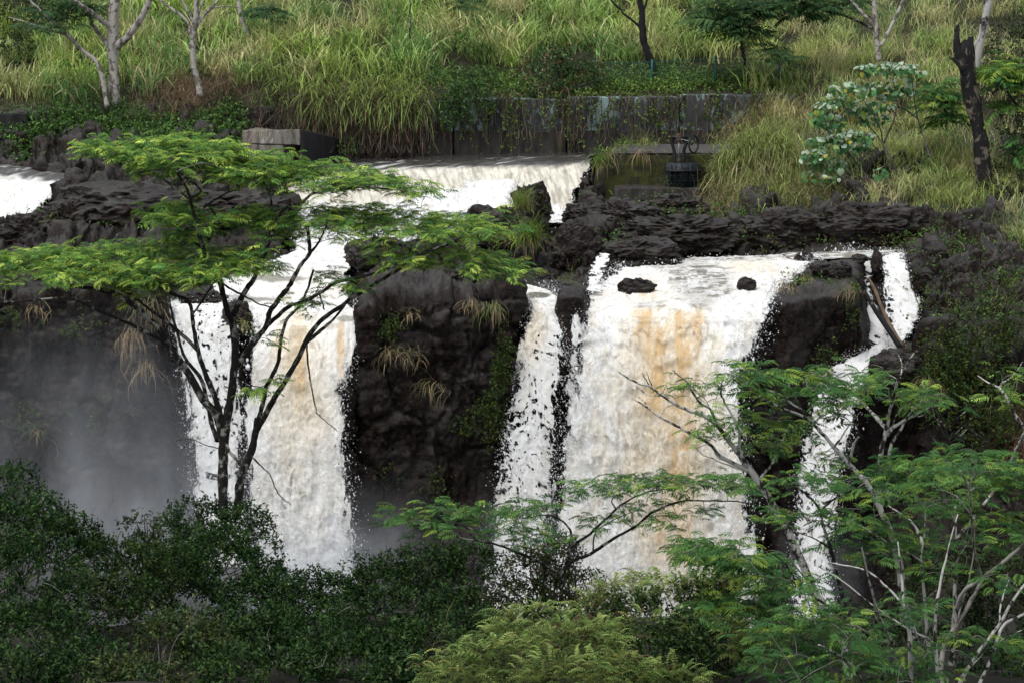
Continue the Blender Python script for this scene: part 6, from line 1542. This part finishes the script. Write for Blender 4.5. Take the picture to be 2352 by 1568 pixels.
feathery_tree('slender tree with two long bare boughs and thin feathery sprays across the falls', MID_T, MID_C, 48.0, M_BARK_DARK, P_DARK + P_BRIGHT[:1], [2, 2, 2, 1, 1, 2, .6], fl=0.255, seed=15, bare=.42, per=5, most=260, flat=.12)

# trees of the far bank
gF = 'pale trunks on the grassy far bank'
A_ = [(13.5, 10, [(262, 240), (261, 180), (260, 133), (260, 100), (259, 50), (264, 0), (268, -160)]), (9, 6, [(261, 112), (289, 88), (319, 50), (345, 0), (380, -80)]), (7, 4, [(258, 66), (229, 43), (202, 23), (170, 0)]), (6, 4, [(257, 118), (244, 98), (232, 83), (212, 56), (205, 30)])]
feathery_tree('thick pale trunk forking low, tallest on the grassy bank', A_, [(170, 8, 50, 14, 6), (190, 20, 40, 18, 7), (130, 45, 40, 16, 3)], 112.0, M_BARK_GREY, P_BLUE, [1, 1, 1], fl=.85, seed=20, group=gF, per=5, most=30, tw=.008)
B_ = [(6.5, 2.2, [(245, 246), (242, 220), (236, 186), (222, 143), (186, 113), (153, 80), (113, 43), (80, 13), (40, -30)]), (3, 1.2, [(150, 80), (110, 68), (60, 52), (20, 40)])]
feathery_tree('thin curved pale trunk bending away beside the thick one', B_, [(150, 60, 40, 14, 4), (120, 30, 40, 16, 4), (80, 60, 40, 14, 3)], 111.5, M_BARK_GREY, P_BLUE, [1, 1, 1], fl=.75, seed=21, group=gF, per=4, most=20, tw=.008)
C_T = [(7.5, 5, [(460, 222), (455, 190), (445, 156), (443, 106), (448, 66), (451, 0), (455, -100)]), (4, 2.5, [(445, 110), (437, 75), (431, 50), (400, 25), (368, 0), (340, -30)]), (4, 3, [(449, 62), (471, 33), (498, 5), (520, -30)]), (3.4, 2.5, [(446, 56), (430, 25), (418, 0), (400, -40)]), (3, 2, [(452, 50), (460, 20), (475, -10)]), (2.4, 1, [(470, 34), (500, 16), (548, 18)])]
feathery_tree('slim straight pale trunk dividing into upright limbs', C_T, [], 112.0, M_BARK_GREY, P_BLUE, [1, 1, 1], seed=22, group=gF)
D_ = [(6, 4, [(570, 84), (554, 40), (548, 0), (546, -60)])]
feathery_tree('short grey trunk standing in the grass by the top edge', D_, [(600, 30, 50, 22, 7), (640, 40, 30, 14, 3)], 119.0, M_BARK_GREY, P_BLUE, [1, 1, 1], fl=.85, seed=23, group=gF, per=4, most=20, tw=.008)
E_ = [(2.2, 1.6, [(942, 90), (942, 40), (943, -30)])]
feathery_tree('thin dark sapling stem rising straight from the bank grass', E_, [(1080, 10, 40, 12, 4), (1040, -5, 40, 14, 4)], 117.0, M_BARK_DARK, P_BLUE, [1, 1, 1], fl=.7, seed=24, per=4, most=12, tw=.006)
F_ = [(10, 5, [(1502, 158), (1490, 130), (1478, 90), (1475, 50), (1474, 27), (1469, 0), (1466, -60)]), (3, 2, [(1475, 66), (1450, 45), (1429, 27), (1403, 0), (1380, -30)]), (3, 2, [(1475, 30), (1484, 10), (1490, -20)])]
feathery_tree('dark stemmed tree with a flaring pale foot behind the fence', F_, [], 115.5, M_CHAR, P_BLUE, [1, 1, 1], seed=25)
H_ = [(5, 2.4, [(1712, 150), (1705, 110), (1700, 70), (1690, 40)]), (3, 1.4, [(1703, 90), (1730, 50), (1760, 30)])]
feathery_tree('bluish feathery young tree above the fence', H_, [(1650, 44, 40, 12, 9), (1700, 30, 50, 14, 12), (1750, 24, 50, 14, 12), (1690, 66, 50, 14, 9), (1720, 84, 36, 12, 6), (1690, 5, 70, 10, 9)], 113.5, M_BARK_DARK, P_BLUE, [1, 1, 1], fl=.9, seed=26, per=5, most=60, tw=.008)
I_ = [(3.5, 1.6, [(2005, 66), (1950, 40), (1882, 23), (1850, 14)])]
feathery_tree('bluish feathery bough by the top edge beside the forked pale trunk', I_, [(1830, 20, 50, 14, 12), (1880, 36, 36, 12, 7), (1860, 5, 40, 12, 8), (1940, 10, 40, 14, 8)], 114.0, M_BARK_DARK, P_BLUE, [1, 1, 1], fl=.85, seed=27, per=5, most=60, tw=.008)
G_ = [(6.5, 4.5, [(2019, 140), (2016, 110), (2012, 73), (2009, 30), (2008, 0), (2008, -60)]), (3.8, 2.5, [(2011, 64), (1995, 44), (1978, 27), (1955, 0), (1935, -40)]), (4.5, 3, [(2023, 106), (2040, 75), (2052, 50), (2075, 0), (2090, -40)])]
feathery_tree('pale trunk dividing into three bare limbs above the heart leaved shrub', G_, [], 110.5, M_BARK_GREY, P_BLUE, [1, 1, 1], seed=28, group=gF)
J_ = [(3, 1.2, [(1790, 140), (1780, 126), (1765, 118)])]
feathery_tree('small green feathery plant under the bluish tree, above the fence', J_, [(1765, 122, 40, 12, 8), (1790, 136, 30, 12, 6)], 112.5, M_BARK_DARK, P_BLUE, [1, 1, 1], fl=.7, seed=29, per=4, most=30, tw=.006)
K_ = [(3, 1.2, [(2180, 270), (2160, 235), (2150, 215)])]
feathery_tree('feathery sapling between the heart leaved shrub and the charred snag', K_, [(2150, 210, 36, 16, 8), (2180, 230, 36, 18, 8), (2190, 270, 30, 18, 7), (2140, 240, 30, 14, 5)], 106.0, M_BARK_DARK, P_DARK[:4], [1, 1, 1, .4], fl=.8, seed=30, per=4, most=50, tw=.006)
L_ = [(4, 1.5, [(2350, 260), (2320, 220), (2300, 180)])]
feathery_tree('bright feathery sapling at the edge behind the charred snag', L_, [(2290, 160, 36, 16, 8), (2320, 190, 36, 20, 9), (2340, 150, 30, 16, 7), (2300, 260, 26, 12, 4), (2345, 350, 20, 12, 4)], 104.0, M_BARK_DARK, P_DARK[:4], [1, .6, 1, 1], fl=.8, seed=31, per=4, most=50, tw=.006)

# charred snag and the pale trunk behind it
def snag():
    r = np.random.default_rng(9)
    t = thing('charred_snag', 'black charred broken tree trunk with jagged top on the bank', 'dead tree', at(2257, 486, 103.4))
    def limb(name, pts, rad, Y, mat, jag=0):
        p = smooth_path([at(u, v, Y) for u, v in pts], 34); rr = np.interp(np.linspace(0, 1, 34), np.linspace(0, 1, len(rad)), [px(x, Y) for x in rad])
        V, T, Q = tube(p, rr, 14); 
        n = fbm(V[:, 0] * 3, V[:, 1] * 3, V[:, 2] * .9, 4)[:, None]
        c = p[np.minimum(np.arange(len(V)) // 14, 33)]
        n2 = ridged(V[:, 0] * 7, V[:, 1] * 7, V[:, 2] * 1.2, 3)[:, None]
        V = V + (V - c) * (n * .45 + n2 * .16)
        if jag: V[-16:-2, 2] += r.uniform(-.15, .55, 14); V[-2, 2] -= .3
        Bag().add(V, T, Q).obj(name, mat, t, True)
    limb('trunk', [(2257, 488), (2262, 440), (2261, 398), (2252, 340), (2247, 299), (2232, 230), (2226, 190), (2218, 149), (2216, 112)], [24, 18, 16, 15, 15, 14, 14, 16, 14], 103.4, M_CHAR, 1)
    limb('broken_branch', [(2218, 170), (2206, 140), (2198, 110), (2197, 86)], [10, 9, 8, 5], 103.3, M_CHAR, 1)
    limb('broken_branch', [(2214, 160), (2200, 145), (2190, 137), (2182, 133)], [8, 7, 5, 3], 103.2, M_CHAR)
    limb('splinter', [(2232, 170), (2233, 140), (2234, 112), (2233, 100)], [8, 7, 5, 2], 103.5, M_CHAR, 1)
snag()
feathery_tree('pale leaning trunk with black streaks behind the charred snag', [(10, 9, [(2234, 210), (2237, 186), (2251, 100), (2264, 40), (2271, 0), (2290, -90)]), (5, 3, [(2240, 150), (2236, 120), (2243, 95)])], [], 104.6, bark_mat('streaked_pale_bark', (.33, .32, .30), (.012, .011, .010), .60, 1.6), P_BLUE, [1, 1, 1], seed=33, group=gF)

# logs in the gully
def log(label, pts, rad, Ys, mat, name='log'):
    p = smooth_path([at(u, v, y) for (u, v), y in zip(pts, Ys)], 16); rr = np.interp(np.linspace(0, 1, 16), np.linspace(0, 1, len(rad)), [px(x, Ys[0]) for x in rad])
    V, T, Q = tube(p, rr, 10); b = Bag().add(V, T, Q)
    o = b.obj(name, mat, None, True); o['label'] = label; o['category'] = 'log'
log('straight black log leaning in the gully fall onto the ledge rock', [(1984, 668), (2012, 715), (2040, 756), (2066, 795)], [4.5, 5.5, 6, 6.5], [90.6, 89.9, 89.2, 88.5], M_CHAR)
log('crooked brown log behind the black one in the gully fall', [(1995, 640), (2010, 668), (2022, 700), (2045, 750), (2072, 796)], [3, 4.5, 4, 5.5, 6], [92.6, 91.6, 90.7, 89.8, 89.0], plain_mat('brown_wet_wood', (.06, .038, .024), (.17, .12, .08), 4, .6))

# shrub with big heart shaped leaves
def heart_shrub():
    r = np.random.default_rng(41)
    Y = 104.2
    t = thing('heart_leaved_shrub', 'tall pale shrub with drooping heart shaped leaves, silvery on top, some yellow', 'shrub', at(2030, 462, Y))
    stems = [[(2030, 462), (2010, 430), (1975, 385), (1940, 340), (1900, 300)], [(2060, 455), (2048, 400), (2030, 340), (2020, 290), (1990, 240), (1960, 200)], [(2075, 440), (2060, 395), (2040, 350), (2005, 300), (1960, 260), (1900, 230)],
             [(2135, 360), (2120, 310), (2105, 260), (2098, 210), (2092, 165)], [(2010, 455), (1980, 430), (1945, 405), (1900, 385)], [(2035, 460), (2028, 420), (2022, 395)], [(2105, 270), (2075, 250), (2040, 240)], [(2030, 330), (2060, 250), (2050, 180)], [(2000, 440), (1965, 415), (1930, 396)]]
    for s in stems:
        p = smooth_path([at(u, v, Y + .4 * math.sin(u)) for u, v in s], 14)
        V, T, Q = tube(p, np.linspace(px(2.6, Y), px(1.0, Y), 14), 5); Bag().add(V, T, Q).obj('stem', M_TWIG_DARK, t, True)
    pal = {'green': (.07, .18, .06), 'deep': (.045, .12, .04), 'silver': (.36, .46, .33), 'yellow': (.40, .34, .05), 'olive': (.18, .25, .05)}
    out = np.array([[0, 0], [.12, .30], [.34, .46], [.62, .40], [.86, .17], [1.0, 0], [.86, -.17], [.62, -.40], [.34, -.46], [.12, -.30]])
    out[0] = [.16, 0]; out[1] = [0.0, .24]; out[9] = [0.0, -.24]
    ms = {}
    for k, c in pal.items():
        V = np.c_[out, -.10 * np.abs(out[:, 1]) - .16 * out[:, 0] ** 2]
        V = np.vstack([V, [[.5, 0, .02]]]); T = [[10, i, (i + 1) % 10] for i in range(10)]
        C = np.tile(c, (11, 1))
        me = new_mesh('leaf', V, [np.array(T)], C); me.materials.append(M_LEAF); ms[k] = (V, np.array(T), C, me)
    cl = [(2040, 155, 60, 14, 46), (2095, 165, 26, 20, 20), (1985, 160, 24, 12, 12), (2050, 200, 60, 22, 44), (1940, 200, 34, 14, 22), (1925, 225, 40, 16, 26), (1890, 250, 32, 18, 26), (1905, 275, 40, 14, 26), (1975, 245, 36, 16, 26), (2030, 235, 34, 18, 22), (2000, 270, 46, 16, 28), (1930, 300, 30, 10, 10), (1960, 312, 50, 12, 34), (1900, 325, 46, 14, 30), (1960, 335, 46, 14, 28), (1870, 355, 34, 16, 26), (1905, 375, 44, 16, 30), (1850, 400, 26, 12, 16), (1890, 410, 40, 10, 14), (2022, 395, 18, 12, 10), (1985, 205, 30, 16, 14)]
    from mathutils import Matrix
    P, D, sz, kd = [], [], [], []
    for cu, cv, ru, rv, n in cl:
        n = int(n * 2.6); a = r.uniform(0, 6.28, n); q = np.sqrt(r.uniform(0, 1, n)); u = cu + ru * q * np.cos(a); v = cv + rv * q * np.sin(a)
        Yv = Y + .4 * math.sin(cu) - (v - cv) * .02 + r.normal(0, .25, n)
        P.append(at(u, v, Yv))
        az = r.normal(-1.57, 1.2, n); el = -np.abs(r.normal(1.0, .3, n)); el = np.where((v < cv - rv * .1), r.normal(-.5, .3, n), el)
        D.append(np.stack([np.cos(az) * np.cos(el), np.sin(az) * np.cos(el), np.sin(el)], -1)); sz.append(.215 * np.exp(r.normal(0, .22, n)))
        top = (v < cv - .1 * rv) & (r.uniform(size=n) < .62)
        kd += [('silver' if tp else r.choice(['green', 'deep', 'olive', 'silver', 'yellow'], p=[.52, .28, .07, .09, .04])) for tp in top]
    P, D, sz = np.concatenate(P), np.concatenate(D), np.concatenate(sz)
    R = frond_frames(D, r.normal(0, .35, len(P)))
    inv = parent_inv(t); order = np.argsort(-sz)
    for i in order[:300]:
        o = bpy.data.objects.new('leaf', ms[kd[i]][3]); COL.objects.link(o); o.parent = t; o.matrix_parent_inverse = inv
        o.matrix_basis = Matrix(np.block([[R[i] * sz[i], P[i][:, None]], [np.zeros((1, 3)), np.ones((1, 1))]]).tolist())
    bag = Bag()
    for i in order[300:]:
        V, T, C, me = ms[kd[i]]; bag.add((V * sz[i]) @ R[i].T + P[i], T, None, C)
    if bag.n: bag.obj('leaves', M_LEAF, t, kind='stuff')
heart_shrub()

# ferns
def fern_protos(seed, tones):
    r = np.random.default_rng(seed); res = []
    for tone in tones:
        V, T, Q, C = [], [], [], []
        n = 9
        def arc(t): return np.array([.95 * t, 0, .42 * math.sin(1.9 * t) - .48 * t * t])
        for i in range(n):
            for sgn in (1, -1):
                t = .12 + .88 * (i + .5) / n; p = arc(t); L = .15 * math.sin(math.pi * (.18 + .80 * t)) ** .8 * r.uniform(.85, 1.1)
                d = np.array([.42, sgn * .9, -.25]); d /= np.linalg.norm(d); w = np.array([.028, 0, .010])
                k = len(V); V += [p - w, p + w, p + d * L * .6 + w * .8 - [0, 0, .02], p + d * L - [0, 0, L * .25]]
                T += [[k, k + 1, k + 2], [k, k + 2, k + 3]]; C += [np.asarray(tone) * math.exp(r.normal(0, .12))] * 4
        k = len(V); V += [arc(0) + [0, .012, 0], arc(0) - [0, .012, 0], arc(.5) + [0, .01, 0], arc(.5) - [0, .01, 0], arc(1)]
        Q += [[k, k + 1, k + 3, k + 2]]; T += [[k + 2, k + 3, k + 4]]; C += [np.array([.12, .10, .04])] * 5
        V, T, Q, C = np.array(V), np.array(T), np.array(Q), np.array(C)
        me = new_mesh('frond', V, [T, Q], C); me.materials.append(M_FROND); res.append((V, T, Q, C, me))
    return res
P_FERN = fern_protos(5, [(.25, .35, .10), (.18, .28, .075), (.33, .41, .13), (.075, .13, .038), (.32, .32, .09), (.10, .06, .042)])
def fern(label, lobes, per, seed, weights=(3, 3, 2.6, 1.8, .6, .8), fl=.28, most=60, group='pale ferns on the near bank'):
    r = np.random.default_rng(seed)
    c0 = at(*lobes[0][:2], lobes[0][4])
    t = thing('fern', label, 'fern', [c0[0], c0[1], near_z(c0[0], c0[1])], group)
    P, D = [], []
    for (u, v, ru, rv, Y) in lobes:
        c = at(u, v, Y); a = np.array([px(ru, Y), px(ru, Y) * .7, px(rv, Y)]); n = int(per * ru * rv / 1000 * 2.6)
        d = rdir(r, n, .5); d[:, 1] = np.where(d[:, 1] > .3, -d[:, 1], d[:, 1])
        P.append(c + d * a * r.uniform(.7, 1.05, (n, 1)))
        o = d * [1, 1, .2] + r.normal(0, .6, (n, 3)) * [1, 1, .25]; o[:, 2] += .1
        D.append(o / np.linalg.norm(o, axis=1)[:, None])
    P, D = np.concatenate(P), np.concatenate(D)
    w = np.array(weights); kind = r.choice(len(P_FERN), len(P), p=w / w.sum())
    emit_fronds(t, P, D, fl * np.exp(r.normal(0, .25, len(P))), kind, r.normal(0, .35, len(P)), P_FERN, most)
fern('pale fern mound sloping down at the bottom, left end of the fern bank', [(1130, 1520, 110, 50, 40), (1060, 1560, 70, 30, 39.5)], 30, 1)
fern('pale fern mound below the olive shrub', [(1220, 1430, 90, 40, 42), (1180, 1470, 80, 36, 41)], 30, 2)
fern('large pale fern clump in the middle of the bank', [(1320, 1490, 120, 56, 40), (1300, 1550, 120, 40, 39)], 30, 3)
fern('fern clump at the bottom edge under the dark glossy shrub', [(1420, 1550, 90, 36, 38.5), (1540, 1560, 80, 30, 38.5)], 24, 4)
fern('yellow green fern fringe on the crest before the widest fall', [(1420, 1370, 70, 34, 45), (1480, 1350, 60, 26, 45.5), (1360, 1400, 50, 26, 45)], 34, 5, (3, 2, 3, 1, 1.4, .6))
fern('fern hanging over the dark hollow at the crest, right part', [(1570, 1360, 60, 34, 44), (1650, 1350, 50, 34, 44), (1700, 1370, 40, 30, 44)], 30, 6)
fern('fern mixed with brown dead fronds in the middle of the bank', [(1400, 1460, 90, 36, 42), (1500, 1440, 80, 30, 42)], 26, 7, (2, 2, 1, 1.6, .5, 3))
fern('yellowish fern beside the low thicket tree', [(1740, 1500, 60, 40, 40), (1760, 1440, 50, 40, 41), (1700, 1440, 50, 30, 41)], 30, 8, (3, 2, 3, 1, 1.4, .4))
fern('small fern low among glossy shrubs, alone', [(1010, 1560, 40, 24, 42), (985, 1530, 24, 20, 42)], 26, 9)
shrub('shrub', 'brown and green undergrowth beneath the ferns', [(1250, 1500, 200, 90, 43), (1450, 1480, 200, 90, 44), (1100, 1560, 120, 60, 42), (1650, 1500, 120, 90, 43.5)], 130, PAL_DARK + PAL_OLIVE + [(.05, .032, .022)], group=gS, seed=50, stems=16)
shrub('shrub', 'low dark leafy shrub around the feet of the pale trunks, bottom corner', [(2300, 1560, 110, 50, 42), (2170, 1570, 90, 40, 42), (2050, 1580, 90, 36, 41)], 150, PAL_DARK, group=gS, seed=51, stems=6)
# tall dry reeds on the crest
tuft('tall thin dry reeds standing on the fern crest before the widest fall', 1385, 1420, 44.5, 1.5, 60, (.22, .17, .09), c_dead=(.25, .18, .10), dead=.5, w=.010, name='reed_tuft')
tuft('thin dry reed stalks among the broad shrubs below the central cliff', 1000, 1480, 45.0, 1.3, 40, (.18, .14, .07), c_dead=(.2, .15, .08), dead=.5, w=.010, name='reed_tuft')

# ------------------------------------------------------------------ mist from the falls
def mist_mat(dens):
    mm, nt, N, L, out = mat_new('mist_air')
    tc = nd(nt, 'ShaderNodeTexCoord')
    ln = nd(nt, 'ShaderNodeVectorMath', operation='LENGTH'); L.new(tc.outputs['Object'], ln.inputs[0])
    fall = nd(nt, 'ShaderNodeMapRange', interpolation_type='SMOOTHSTEP'); L.new(ln.outputs['Value'], fall.inputs[0])
    fall.inputs[1].default_value = 1.0; fall.inputs[2].default_value = .05; fall.inputs[3].default_value = 0; fall.inputs[4].default_value = dens
    nz = noise_n(nt, mapped(nt, (1, 1, .45)), .8, 3, .6, .5)
    nr_ = nd(nt, 'ShaderNodeMapRange'); L.new(nz, nr_.inputs[0]); nr_.inputs[1].default_value = .38; nr_.inputs[2].default_value = .66; nr_.inputs[3].default_value = .15; nr_.inputs[4].default_value = 1.7
    mu = nd(nt, 'ShaderNodeMath', operation='MULTIPLY'); L.new(fall.outputs[0], mu.inputs[0]); L.new(nr_.outputs[0], mu.inputs[1])
    vol = nd(nt, 'ShaderNodeVolumePrincipled'); vol.inputs['Color'].default_value = (.88, .93, 1, 1); vol.inputs['Anisotropy'].default_value = .2
    L.new(mu.outputs[0], vol.inputs['Density']); L.new(vol.outputs[0], out.inputs['Volume'])
    return mm
import bmesh
def mist(u, v, Y, ru, rv, rd, dens):
    bm = bmesh.new(); bmesh.ops.create_icosphere(bm, subdivisions=3, radius=1)
    me = bpy.data.meshes.new('mist'); bm.to_mesh(me); bm.free()
    o = link('mist', me, mist_mat(dens), kind='stuff'); o.location = at(u, v, Y); o.scale = (px(ru, Y), rd, px(rv, Y))
for a in [(210, 1140, 78.4, 500, 540, 4.8, .060), (330, 1260, 77.5, 360, 330, 4., .075), (680, 1360, 78.8, 330, 230, 3.4, .22), (1430, 1390, 79.4, 380, 220, 3.0, .18), (1190, 1280, 80, 170, 200, 2.6, .10), (1890, 1320, 80, 150, 170, 2.4, .05), (880, 1250, 79.5, 200, 200, 2.4, .07)]: mist(*a)
